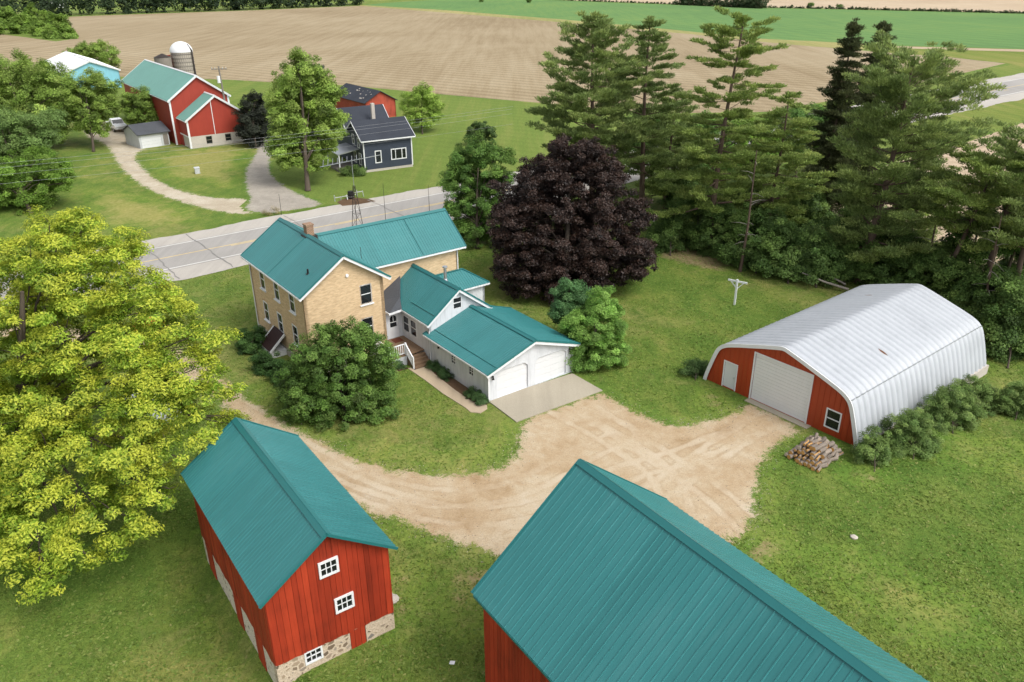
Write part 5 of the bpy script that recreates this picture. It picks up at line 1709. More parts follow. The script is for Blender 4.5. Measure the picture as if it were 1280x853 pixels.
# roadside flower bed with white pickets, utility box, reflector posts
p = gp(437, 249)
flat_sheet('flower_bed', [(421, 253), (430, 249), (440, 247), (460, 249), (470, 252), (448, 256), (428, 258)], M['soil'], 0.03, 'brown mulched bed at the far road edge')
pk = empty('picket_fence', (p[0], p[1], 0), R(35), 'short broken white picket fence in the roadside bed', 'fence')
mb = MB()
for k in range(6):
    mb.bar((-2.0 + k * 0.8, random.uniform(-.3, .3), 0), (-2.0 + k * 0.8 + random.uniform(-.15, .15), random.uniform(-.3, .3), random.uniform(0.5, 1.1)), 0.10, 0.05)
mb.build('picket', M['siding_grey'], pk)
mb = MB(); mb.bar((-2.0, 0.05, 0.45), (1.0, -0.05, 0.5), 0.04, 0.08); mb.bar((0.4, 0.0, 0.75), (2.0, 0.05, 0.7), 0.04, 0.08); mb.build('rail', M['siding_grey'], pk)
p = gp(437, 250)
ub = empty('planter_barrel', (p[0] + 0.1, p[1] + 0.5, 0), 0, 'dark barrel planter standing among white pickets', 'planter')
mb = MB(); mb.tube([(0, 0, 0), (0, 0, 0.5), (0, 0, 1.0)], [0.34, 0.42, 0.36], 14); mb.build('barrel', M['black'], ub)
mb = MB(); mb.tube([(0, 0, 0.3), (0, 0, 0.36)], [0.41, 0.42], 14); mb.build('hoop', M['metal'], ub)
p = gp(247, 217)
ub = empty('utility_box', (p[0], p[1], 0), R(30), 'small pale box standing on the far lawn', 'box')
mb = MB(); mb.box(-0.32, 0.32, -0.3, 0.3, 0, 0.8); mb.build('body', M['siding_grey'], ub)
mb = MB(); mb.slab([(-.38, -.36, 0.82), (.38, -.36, 0.82), (.38, .36, 0.9), (-.38, .36, 0.9)], 0.06); mb.build('lid', M['siding_grey'], ub)
p = gp(352, 269)
mb = MB(); mb.tube([(p[0], p[1], 0), (p[0], p[1], 2.6)], [0.03, 0.02], 6); tag(mb.build('marker_post', M['dark_metal']), 'thin dark marker post at the drive mouth', 'post')

# ------------------------------------------------------------------ vehicles
def car(name, loc, rz, mat, label, cat, pickup=False, scale=1.0):
    c = empty(name, loc, rz, label, cat)
    L, W = 4.6 * scale, 1.8 * scale
    prof_ = [(-2.3, 0.35), (2.3, 0.35), (2.32, 0.75), (2.1, 0.92), (1.05, 1.0), (0.35, 1.45), (-1.2, 1.48), (-1.95, 1.05), (-2.28, 0.98)]
    if pickup: prof_ = [(-2.5, 0.45), (2.4, 0.45), (2.42, 0.9), (2.2, 1.08), (1.2, 1.15), (0.7, 1.75), (-0.5, 1.78), (-0.75, 1.1), (-2.5, 1.1)]
    mb = MB()
    k = len(prof_)
    vs = []
    for sy in (-1, 1):
        for x, z in prof_:
            w = W / 2 * (0.84 if z > 1.3 else 1.0)
            vs.append((x * scale, sy * w, z * scale))
    fs = [tuple(range(k - 1, -1, -1)), tuple(range(k, 2 * k))] + [(i, (i + 1) % k, (i + 1) % k + k, i + k) for i in range(k)]
    mb.add(vs, fs)
    b = mb.build('body', M[mat], c)
    bv = b.modifiers.new('bevel', 'BEVEL'); bv.width = 0.06; bv.segments = 2
    zt_, zl = (1.66, 1.2) if pickup else (1.4, 1.02)
    xa, xb = (-0.45, 0.75) if pickup else (-1.55, 0.8)
    for sy in (-1, 1):
        mb = MB()
        y = sy * (W / 2 * 0.93 + 0.012)
        mb.add([(xa * scale, y * 1.0 + sy * .05, zl * scale), (xb * scale, y + sy * .05, zl * scale), ((xb - 0.4) * scale, sy * W / 2 * 0.86, zt_ * scale), ((xa + 0.3) * scale, sy * W / 2 * 0.86, zt_ * scale)], [(0, 1, 2, 3)])
        mb.build('side_window', M['glass'], c)
    x0_, z0_, x1_, z1_ = (1.18, 1.18, 0.74, 1.7) if pickup else (1.0, 1.04, 0.42, 1.42)
    mb = MB(); mb.add([(x0_ * scale + .02, -W * .44, z0_ * scale), (x0_ * scale + .02, W * .44, z0_ * scale), (x1_ * scale + .02, W * .40, z1_ * scale), (x1_ * scale + .02, -W * .40, z1_ * scale)], [(0, 1, 2, 3)]); mb.build('windscreen', M['glass'], c)
    for x in (-1.4, 1.4):
        for sy in (-1, 1):
            mb = MB(); mb.tube([(x * scale, sy * (W / 2 - 0.2), 0.33), (x * scale, sy * (W / 2 + 0.02), 0.33)], 0.33, 18); w_ = mb.build('wheel', M['rubber'], c)
            mb = MB(); mb.tube([(x * scale, sy * (W / 2 + 0.022), 0.33), (x * scale, sy * (W / 2 + 0.035), 0.33)], 0.2, 14); mb.build('rim', M['metal'], w_)
    for sy in (-1, 1):
        mb = MB(); mb.box(2.26 * scale, 2.36 * scale, sy * 0.65 - 0.18, sy * 0.65 + 0.18, 0.62 * scale, 0.78 * scale); mb.build('headlight', M['white'], c)
    return c


p = gp(186, 522); car('parked_car', (p[0], p[1], 0.01), R(150), 'silver', 'silver car half hidden under the big yellow green tree', 'car')
p = gp(147, 163); car('parked_pickup', (p[0], p[1], 0.02), R(-50), 'white_car', 'white pickup parked behind trees near the far barn', 'pickup', True, 1.2)
p = gp(316, 181); car('parked_car', (p[0], p[1], 0.03), R(-60), 'dark_car', 'dark car at the end of the far asphalt drive', 'car')
p = gp(186, 412)
bm = bmesh.new(); bmesh.ops.create_icosphere(bm, subdivisions=3, radius=1.0)
for v in bm.verts:
    v.co.x *= 1.5; v.co.y *= 0.9; v.co.z = max(0, v.co.z) * 0.9 * (1 + 0.15 * math.sin(5 * v.co.x))
me = bpy.data.meshes.new('covered_pile'); bm.to_mesh(me); bm.free(); me.materials.append(M['orange'])
o = bpy.data.objects.new('covered_pile', me); COL.objects.link(o); o.location = (p[0], p[1], 0.02); o.rotation_euler = (0, 0, R(36))
tag(o, 'orange covered pile glimpsed through the yellow green tree', 'pile')

# ------------------------------------------------------------------ grass tufts and loose stones (uncountable)
def scatter_mask(x, y):
    m = np.ones(len(x), bool)
    m &= ~inside(x, y, drive)
    def box_off(cx, cy, th, x0, x1, y0, y1):
        c, s_ = math.cos(th), math.sin(th)
        lx_, ly_ = c * (x - cx) + s_ * (y - cy), -s_ * (x - cx) + c * (y - cy)
        return ~((lx_ > x0) & (lx_ < x1) & (ly_ > y0) & (ly_ < y1))
    m &= box_off(OF[0], OF[1], thF, -5.2, 5.2, -2.7, 2.7)
    m &= box_off(org[0], org[1], thG, 0.2, gL, -gh + .3, gh - .3)
    m &= box_off(ho[0], ho[1], thH, -5.9, 5.9, -0.5, QL)
    m &= box_off(0, 53, TH, -18.3, -7.7, -12.5, -6.15); m &= box_off(0, 53, TH, -16.2, -10, -6.2, 2.5)
    m &= box_off(0, 53, TH, -12.2, -4.3, -6.2, 4.05); m &= box_off(0, 53, TH, -5, 7.0, -6.3, 3.2); m &= box_off(0, 53, TH, -7.7, -5, -7.4, -6)
    n_ = (x - RO[0]) * RN[0] + (y - RO[1]) * RN[1]
    m &= n_ < -3.9
    return m


ng = 240000
yy = 14 + (86 - 14) * rng.random(ng) ** 1.15
xx = (rng.random(ng) * 2 - 1) * (4 + yy * 0.72)
tu = np.sin(xx * 0.9 + 1.3 * np.sin(yy * 0.7)) + np.sin(yy * 1.1 + 0.8 * np.sin(xx * 0.5)) + 1.2 * rng.normal(size=ng)
ok = scatter_mask(xx, yy) & (tu > -1.6)
xx, yy, tu = xx[ok], yy[ok], tu[ok]
n = len(xx)
zz_ = hgt(xx, yy)
base_ = np.stack([xx, yy, zz_], -1)
a1 = rng.random(n) * 6.283
hgt_ = rng.uniform(0.02, 0.06, n) * (1 + 0.5 * (tu > 2.2))
sidev = np.stack([np.cos(a1), np.sin(a1), np.zeros(n)], -1) * rng.uniform(0.03, 0.075, n)[:, None]
tipv_ = np.stack([rng.normal(size=n) * 0.05, rng.normal(size=n) * 0.05, hgt_], -1)
co = np.stack([base_ - sidev, base_ + sidev, base_ + sidev * 0.9 + tipv_, base_ - sidev * 0.9 + tipv_ * 0.9], 1).reshape(-1, 3)
gcl = np.array([(0.12, 0.20, 0.036), (0.17, 0.255, 0.048), (0.23, 0.29, 0.068), (0.32, 0.32, 0.11)])
kk = np.clip(rng.normal(1.35, 0.75, n), 0, 2.99); k0 = kk.astype(int); kf = (kk - k0)[:, None]
gc = gcl[k0] * (1 - kf) + gcl[k0 + 1] * kf
o = np_mesh('grass', co, np.arange(4 * n).reshape(n, 4), M['leaf'], None, False, gc)
tag(o, 'short grass tufts on the lawns round the farm', None, None, 'stuff')
ns = 5200
tt = rng.integers(0, len(drive), ns)
pp = drive[tt] + (np.roll(drive, -1, 0)[tt] - drive[tt]) * rng.random((ns, 1)) + rng.normal(size=(ns, 2)) * np.where(rng.random((ns, 1)) < 0.6, 0.7, 3.0)
ok = inside(pp[:, 0], pp[:, 1], drive) | (seg_dist(pp[:, 0], pp[:, 1], drive) < 0.9)
ok &= scatter_mask(pp[:, 0], pp[:, 1]) | inside(pp[:, 0], pp[:, 1], drive)
pp = pp[ok]; ns = len(pp)
rr_ = rng.uniform(0.012, 0.038, ns)
octa = np.array([(1, 0, 0), (0, 1, 0), (-1, 0, 0), (0, -1, 0), (0, 0, .7), (0, 0, -.4)], float)
co = (np.stack([pp[:, 0], pp[:, 1], hgt(pp[:, 0], pp[:, 1]) + 0.015], -1)[:, None] + octa[None] * rr_[:, None, None] * rng.uniform(0.7, 1.3, (ns, 6, 1))).reshape(-1, 3)
tri = np.array([(0, 1, 4), (1, 2, 4), (2, 3, 4), (3, 0, 4), (1, 0, 5), (2, 1, 5), (3, 2, 5), (0, 3, 5)])
fcs = (tri[None] + (np.arange(ns) * 6)[:, None, None]).reshape(-1, 3)
scol = np.array([(0.42, 0.36, 0.28), (0.26, 0.21, 0.16), (0.52, 0.47, 0.40), (0.30, 0.25, 0.19)])[rng.integers(0, 4, ns)]
M['pebble'] = m_leaf('loose_stone', 0.0, 0.9, 0.2)
o = np_mesh('loose_gravel', co, fcs, M['pebble'], None, False, np.repeat(scol, 8, 0))
tag(o, 'loose stones along the rim of the gravel drive', None, None, 'stuff')

# ================================================================== vegetation
def unit(v): return v / (np.linalg.norm(v, axis=-1, keepdims=True) + 1e-9)


def leaves(name, pos, nrm, size, col, mat, parent, aspect=0.6, droop=0.15):
    n = len(pos)
    nrm = unit(nrm)
    r = rng.normal(size=(n, 3))
    tgt = unit(np.cross(nrm, r)); bt = np.cross(nrm, tgt)
    s = size[:, None]
    P0 = pos - tgt * s; P2 = pos + tgt * s - nrm * s * droop
    P1 = pos + bt * s * aspect + nrm * s * droop; P3 = pos - bt * s * aspect + nrm * s * droop
    co = np.stack([P0, P1, P2, P3], 1).reshape(-1, 3)
    fc = np.arange(4 * n).reshape(n, 4)
    return np_mesh(name, co, fc, mat, parent, False, col)


def lobes_from_px(circles, Yb, vb, tilt=0.35, depth=0.6, base=None):
    """crown lobes: circles (u, v, radius px) on a leaning plane through the trunk, plus lobes before and behind it for depth"""
    L = []
    us = np.array([c[0] for c in circles], float); vs = np.array([c[1] for c in circles], float); rs = np.array([c[2] for c in circles], float)
    uc, vc = (us.min() + us.max()) / 2, (vs.min() + vs.max()) / 2
    Rx = (us.max() - us.min()) / 2 + rs.mean()
    Ry = (vs.max() - vs.min()) / 2 + rs.mean()
    for u, v, r in circles:
        d0 = math.hypot(Yb, CAM_H * 0.5)
        Y = Yb + tilt * (vb - v) * d0 / F
        p = py(u, v, Y)
        dist = np.linalg.norm(p - np.array([0, 0, CAM_H]))
        rm = r * dist / F
        L.append((p, rm))
        e = 1 - ((u - uc) / Rx) ** 2 - ((v - vc) / Ry) ** 2
        if e > 0.15 and depth > 0:
            dm = depth * math.sqrt(e) * min(Rx, Ry) * dist / F
            if dm > rm * 0.5:
                for sg in (1,):
                    q = py(u, v, Y + sg * dm); L.append((q, rm * 0.95))
    return L


LQ = 0.52


def crown_points(lobes, rc, dens, leaf, fill=0.25, lower=-0.55, flat=0.65, outward=0.6, zmin=0.4, jitter=0.3, nz=0.42):
    pos, nrm, tipv, cid = [], [], [], []
    C = np.array([l[0] for l in lobes]); Rr = np.array([l[1] for l in lobes])
    nclump = 0
    for i, (c, r) in enumerate(lobes):
        k = max(4, int(2.6 * (r / rc) ** 2))
        d = unit(rng.normal(size=(k * 3, 3)))
        d = d[(d[:, 2] > lower) | (rng.random(len(d)) < 0.25)][:k]
        rad = r * (1 - 0.36 * rng.random(len(d)) ** 1.3) * (1 + jitter * 0.40 * rng.normal(size=len(d))) * (1 + 0.22 * (rng.random(len(d)) < 0.12))
        cc = c + d * rad[:, None]
        inner = int(len(d) * fill)
        if inner:
            d2 = unit(rng.normal(size=(inner, 3))); cc = np.vstack([cc, c + d2 * (r * rng.uniform(0.25, 0.65, inner))[:, None]]); d = np.vstack([d, d2])
        # drop clumps deep inside another lobe
        dd = np.linalg.norm(cc[:, None] - C[None], axis=2) / Rr[None]
        dd[:, i] = 9
        keep = (dd.min(1) > 0.6) | (rng.random(len(cc)) < 0.2)
        cc, d = cc[keep], d[keep]
        keep = cc[:, 2] > zmin
        cc, d = cc[keep], d[keep]
        if not len(cc): continue
        rcs = rc * rng.uniform(0.6, 1.35, len(cc))
        nl = np.maximum(6, (dens * (rcs / rc) ** 2).astype(int))
        idx = np.repeat(np.arange(len(cc)), nl)
        q = unit(rng.normal(size=(len(idx), 3))) * (rng.random((len(idx), 1)) ** 0.45)
        q[:, 2] *= flat
        # lean the clump plate outward
        off = q * rcs[idx][:, None]
        off[:, 2] -= 0.25 * rcs[idx] * (np.hypot(q[:, 0], q[:, 1]) ** 2) * (d[idx][:, 2] > -0.2)
        P = cc[idx] + off
        N = outward * d[idx] + 0.6 * q + np.array([0, 0, 0.85]) + nz * rng.normal(size=P.shape)
        tip = 0.5 * (q[:, 2] / flat) + 0.5 * (q * d[idx]).sum(1) 
        pos.append(P); nrm.append(N); tipv.append(tip); cid.append(idx + nclump)
        nclump += len(cc)
    return np.vstack(pos), np.vstack(nrm), np.concatenate(tipv), np.concatenate(cid), nclump


def tree(name, base, lobes, label, cat, cols, leaf=0.16, rc=0.8, dens=60, trunk=0.3, mat='leaf', bark='bark', tipcol=None, tipamt=0.0, group=None, fill=0.25, aspect=0.6, limbs=14, lower=-0.55, flat=0.65, crown='crown', stem='trunk', zmin=0.3, split=0.35, colvar=0.16, blob=0.18, thin=0.75):
    bz = float(hgt(base[0], base[1]))
    t_ = empty(name, (base[0], base[1], bz), 0, label, cat, group)
    B = np.array([base[0], base[1], bz])
    if name in ('bush', 'low_shrub', 'hedge_shrub', 'bright_shrub', 'field_bush', 'house_bush', 'round_tree'):
        extra = []
        for c_, r_ in lobes:
            zlow = bz + r_ * 0.45
            if c_[2] > zlow + 0.25 * r_:
                q_ = np.array(c_); q_[:2] = B[:2] + (q_[:2] - B[:2]) * 0.9; q_[2] = zlow
                extra.append((q_, r_ * 0.9))
        lobes = list(lobes) + extra
    leaf = leaf * LQ; dens = dens / LQ ** 2
    P, N, tip, cid, nc = crown_points(lobes, rc, dens, leaf, fill, lower, flat, zmin=bz + zmin, nz=0.75 if mat == 'purple_leaf' else 0.45)
    n = len(P)
    cols = np.array(cols)
    w = rng.random(nc)[cid] * 0.6 + rng.random(n) * 0.4
    x = w * (len(cols) - 1); i0 = np.minimum(x.astype(int), len(cols) - 2); fr = (x - i0)[:, None]
    col = cols[i0] * (1 - fr) + cols[i0 + 1] * fr
    col = col * (1 + blob * rng.normal(size=nc))[cid][:, None] * (1 + colvar * rng.normal(size=(n, 1)))
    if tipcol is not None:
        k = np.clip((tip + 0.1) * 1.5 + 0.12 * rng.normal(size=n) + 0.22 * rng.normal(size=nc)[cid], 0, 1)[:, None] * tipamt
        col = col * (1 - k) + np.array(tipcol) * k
    col = np.clip(col * (0.66 if mat == 'purple_leaf' else 1.75), 0.003, 0.75)
    sz = leaf * rng.uniform(0.65, 1.35, n)
    leaves(crown, P - B, N, sz, col, M[mat], t_, aspect)
    if trunk:
        mb = MB()
        C = np.array([l[0] for l in lobes]) - B; Rr = np.array([l[1] for l in lobes])
        cz = np.average(C, axis=0, weights=Rr ** 2)
        H = C[:, 2].max()
        top = np.array([cz[0] * 0.75, cz[1] * 0.75, H * 0.86])
        pts, rad = [], []
        for k in range(9):
            q = k / 8
            pp = top * q + np.array([math.sin(q * 5 + base[0]) * 0.15, math.cos(q * 4 + base[1]) * 0.15, 0]) * q
            pts.append(pp); rad.append(trunk * (1.25 if k == 0 else 1) * (1 - 0.8 * q))
        mb.tube(pts, rad, 9)
        order = rng.permutation(len(C))[:limbs]
        for j in order:
            e = C[j] * np.array([1, 1, 1.0]); q = min(0.8, max(0.14, split * (0.5 + e[2] / max(H, 0.1)) * rng.uniform(0.7, 1.1)))
            s_ = np.array(pts[0]) + (top - np.array(pts[0])) * q
            mid = s_ * 0.5 + e * 0.5 + np.array([0, 0, 0.12 * np.linalg.norm(e - s_)])
            r_ = trunk * (1 - 0.8 * q) * 0.6 * thin
            mb.tube([s_, s_ * .7 + mid * .3, mid, mid * .5 + e * .5 + np.array([0, 0, .05]), e], [r_, r_ * .85, r_ * .6, r_ * .4, r_ * .15], 6)
            for _ in range(3):
                d_ = unit(rng.normal(size=3)) * Rr[j] * 0.8
                mb.tube([mid * .4 + e * .6, e + d_ * .6, e + d_], [r_ * .35, r_ * .2, r_ * .08], 5)
        mb.build(stem, M[bark], t_, False, False)
    return t_


# --- the big yellow-green tree at left
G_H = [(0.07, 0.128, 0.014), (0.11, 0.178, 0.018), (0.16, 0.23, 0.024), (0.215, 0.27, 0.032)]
circ = [(75, 300, 40), (105, 285, 22), (150, 320, 30), (40, 345, 50), (110, 355, 48), (175, 378, 42), (215, 405, 30), (95, 415, 50), (30, 425, 55), (160, 440, 48), (235, 432, 36), (265, 428, 24), (285, 470, 24), (245, 480, 36),
        (70, 490, 50), (190, 505, 46), (255, 525, 34), (285, 530, 20), (140, 560, 52), (215, 570, 34), (70, 575, 56), (195, 615, 30), (120, 635, 46), (160, 668, 24), (45, 645, 44), (95, 695, 26), (25, 700, 28), (60, 730, 16), (5, 500, 60), (-50, 420, 70), (-50, 540, 80), (-60, 660, 50), (20, 590, 40), (180, 470, 30)]
L = []
for u, v, r in circ:
    Y = 43 + (v - 260) * (28.5 - 43) / (730 - 260)
    p = py(u, v, Y); d_ = np.linalg.norm(p - np.array([0, 0, CAM_H]))
    L.append((p, r * d_ / F))
    if 60 < u + 60 and v < 600 and u < 200:
        q = py(u, v, Y + 4.0)
        if q[2] > 3: L.append((q, r * d_ / F))
hb = gp(42, 600)[:2]
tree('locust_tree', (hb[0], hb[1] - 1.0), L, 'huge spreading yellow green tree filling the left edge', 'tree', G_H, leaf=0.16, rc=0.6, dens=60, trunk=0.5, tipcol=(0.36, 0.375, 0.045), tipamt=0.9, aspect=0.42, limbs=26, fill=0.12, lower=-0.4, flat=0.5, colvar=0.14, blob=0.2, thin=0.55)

# --- round dark green tree before the brick house
Gd = [(0.034, 0.072, 0.014), (0.06, 0.112, 0.022), (0.09, 0.15, 0.032), (0.135, 0.195, 0.05)]
circ = [(430, 430, 28), (395, 445, 30), (462, 440, 28), (375, 470, 26), (420, 470, 40), (470, 472, 26), (385, 500, 30), (430, 505, 36), (470, 500, 24), (410, 525, 16), (445, 522, 18), (365, 485, 14), (482, 458, 12), (405, 420, 14), (450, 418, 14)]
b_ = gp(432, 528)[:2]
tree('round_tree', b_, lobes_from_px(circ, b_[1] + 0.8, 500, 0.45, 0.7), 'round dense dark green tree before the cream brick house', 'tree', Gd, leaf=0.12, rc=0.40, dens=46, trunk=0.14, fill=0.12, lower=-0.8, blob=0.24, bark='bark_dark', thin=0.5)

# --- purple maple
Pu = [(0.018, 0.0125, 0.0115), (0.030, 0.019, 0.017), (0.045, 0.028, 0.024), (0.062, 0.038, 0.03)]
circ = [(715, 205, 32), (680, 215, 28), (755, 212, 28), (650, 250, 32), (700, 250, 40), (755, 255, 38), (790, 270, 22), (640, 280, 30), (690, 295, 45), (745, 300, 42), (785, 310, 26), (650, 330, 32), (700, 340, 36), (750, 335, 34), (790, 335, 18), (655, 352, 22), (690, 365, 20), (725, 355, 26), (800, 262, 14), (632, 262, 14), (628, 300, 16), (700, 188, 16), (738, 190, 16), (665, 232, 22), (805, 322, 14)]
b_ = gp(704, 384)[:2]
tree('purple_maple', b_, lobes_from_px(circ, b_[1] + 1.5, 350, 0.4, 0.7), 'large dark purple leaved maple behind the white garage', 'tree', Pu, leaf=0.16, rc=0.55, dens=52, trunk=0.38, mat='purple_leaf', fill=0.3, lower=-0.9, tipcol=(0.09, 0.045, 0.028), tipamt=0.55, flat=0.55, colvar=0.3, bark='bark_dark')

# --- trees left of and before it
Gm = [(0.035, 0.075, 0.016), (0.062, 0.12, 0.024), (0.095, 0.165, 0.034), (0.14, 0.21, 0.05)]
circ = [(595, 190, 18), (575, 200, 16), (620, 195, 16), (572, 225, 20), (600, 222, 24), (627, 225, 16), (578, 255, 20), (605, 255, 24), (630, 258, 14), (585, 285, 18), (612, 285, 20), (595, 300, 12), (566, 262, 10)]
b_ = gp(597, 311)[:2]
tree('leafy_tree', b_, lobes_from_px(circ, b_[1] + .6, 290, 0.4, 0.6), 'medium green tree left of the purple maple', 'tree', Gm, leaf=0.17, rc=0.6, dens=55, trunk=0.2, lower=-0.8)
circ = [(712, 358, 12), (705, 372, 18), (725, 372, 16), (700, 392, 14), (715, 395, 18)]
b_ = gp(710, 432)[:2]
tree('young_tree', b_, lobes_from_px(circ, b_[1] - 0.3, 420, 0.3, 0.6), 'blue green young tree between maple and bright shrub', 'tree', [(0.035, 0.085, 0.03), (0.06, 0.125, 0.045), (0.095, 0.17, 0.06)], leaf=0.12, rc=0.45, dens=60, trunk=0.09, lower=-0.8)
circ = [(755, 368, 12), (748, 385, 18), (770, 385, 12), (720, 405, 18), (745, 410, 26), (768, 412, 16), (712, 425, 16), (735, 435, 26), (762, 438, 20), (745, 450, 16), (716, 440, 14)]
b_ = gp(742, 460)[:2]
tree('bright_shrub', b_, lobes_from_px(circ, b_[1] - .2, 450, 0.35, 0.6), 'bright green tall shrub right of the garage', 'shrub', [(0.06, 0.125, 0.024), (0.095, 0.18, 0.035), (0.14, 0.24, 0.05), (0.19, 0.29, 0.07)], leaf=0.11, rc=0.42, dens=62, trunk=0.08, lower=-0.8, fill=0.15)

# --- shrubs at the brick side wall and bulkhead
for i, (cs, lab) in enumerate([
        ([(312, 425, 14), (322, 418, 10), (326, 435, 12), (304, 433, 8)], 'dark green shrub at the road end of the brick side wall'),
        ([(333, 452, 14), (345, 462, 12), (325, 445, 9)], 'dark green shrub below the maroon cellar hatch'),
        ([(358, 468, 12), (352, 456, 9), (345, 470, 8)], 'dark green shrub between hatch and round tree')]):
    b_ = gp(cs[0][0], cs[0][1] + cs[0][2] + 3)[:2]
    tree('low_shrub', b_, lobes_from_px(cs, b_[1] + .3, cs[0][1] + 12, 0.4, 0.5), lab, 'shrub', [(0.025, 0.06, 0.016), (0.045, 0.095, 0.024), (0.075, 0.135, 0.035)], leaf=0.09, rc=0.32, dens=60, trunk=0.04, lower=-0.9, zmin=0.02, group='shrubs along the brick side wall')

# --- bushes by the arched shed
Gb = [(0.05, 0.09, 0.024), (0.08, 0.13, 0.034), (0.12, 0.175, 0.048), (0.165, 0.215, 0.066)]
for cs, lab, g_ in [
        ([(868, 460, 11), (880, 456, 8), (858, 465, 8), (870, 470, 8)], 'dark low bush at the left foot of the arched shed', None),
        ([(1092, 552, 16), (1080, 566, 12), (1105, 568, 16), (1095, 580, 12)], 'grey green bush at the front corner of the arched shed', 'bushes'),
        ([(1140, 530, 18), (1122, 536, 14), (1160, 540, 16), (1142, 556, 20), (1128, 562, 12), (1158, 562, 12)], 'broad bush, second from the front along the shed side', 'bushes'),
        ([(1190, 500, 18), (1172, 506, 14), (1206, 512, 16), (1192, 524, 18), (1175, 520, 10), (1214, 520, 10)], 'tall bush, third from the front along the shed side', 'bushes'),
        ([(1215, 482, 12), (1228, 490, 12), (1236, 502, 12), (1222, 505, 12), (1203, 484, 9)], 'rear bush by the far corner of the shed', 'bushes'),
        ([(1270, 492, 14), (1285, 500, 18), (1258, 500, 10), (1272, 508, 12)], 'soft feathery bush at the right edge of the lawn', None)]:
    mx_ = max(c[1] + c[2] for c in cs); uc = np.mean([c[0] for c in cs])
    b_ = gp(uc, mx_ - 2)[:2]
    tree('bush', b_, lobes_from_px(cs, b_[1] + .8, mx_ - 8, 0.5, 0.6), lab, 'bush', Gb if 'dark' not in lab else [(0.03, 0.06, 0.018), (0.05, 0.09, 0.026), (0.08, 0.125, 0.04)], leaf=0.09, rc=0.30, dens=46, trunk=0.03, lower=-0.9, zmin=0.0, group='bushes along the shed side' if g_ else None, aspect=0.45)

# --- small plants along the garage and porch
for k, (s, n, h, lab) in enumerate([(-3.4, -4.72, 0.45, 'dark tufted plant nearest the porch steps in the garage bed'), (-2.5, -4.75, 0.42, 'dark tufted plant second from the porch steps'), (-1.6, -4.8, 0.4, 'dark tufted plant below the first small garage window'),
                               (1.9, -4.85, 0.42, 'dark tufted plant below the second small garage window'), (2.8, -4.9, 0.5, 'dark tufted plant at the garage front corner'), (-5.2, -6.7, 0.35, 'small grey green plant below the porch railing')]):
    c = np.array(hw(s, n, 0.15))
    tree('garden_plant', hw(s, n)[:2], [(c + np.array([0, 0, 0.12]), h), (c + np.array([HU[0] * .35, HU[1] * .35, 0.05]), h * .8), (c - np.array([HU[0] * .3, HU[1] * .3, -0.05]), h * .75)], lab, 'plant', [(0.03, 0.07, 0.025), (0.055, 0.105, 0.035), (0.08, 0.14, 0.05)], leaf=0.085, rc=0.22, dens=50, trunk=0, lower=-0.3, zmin=0.0, group='plants in the beds by the garage', aspect=0.25)

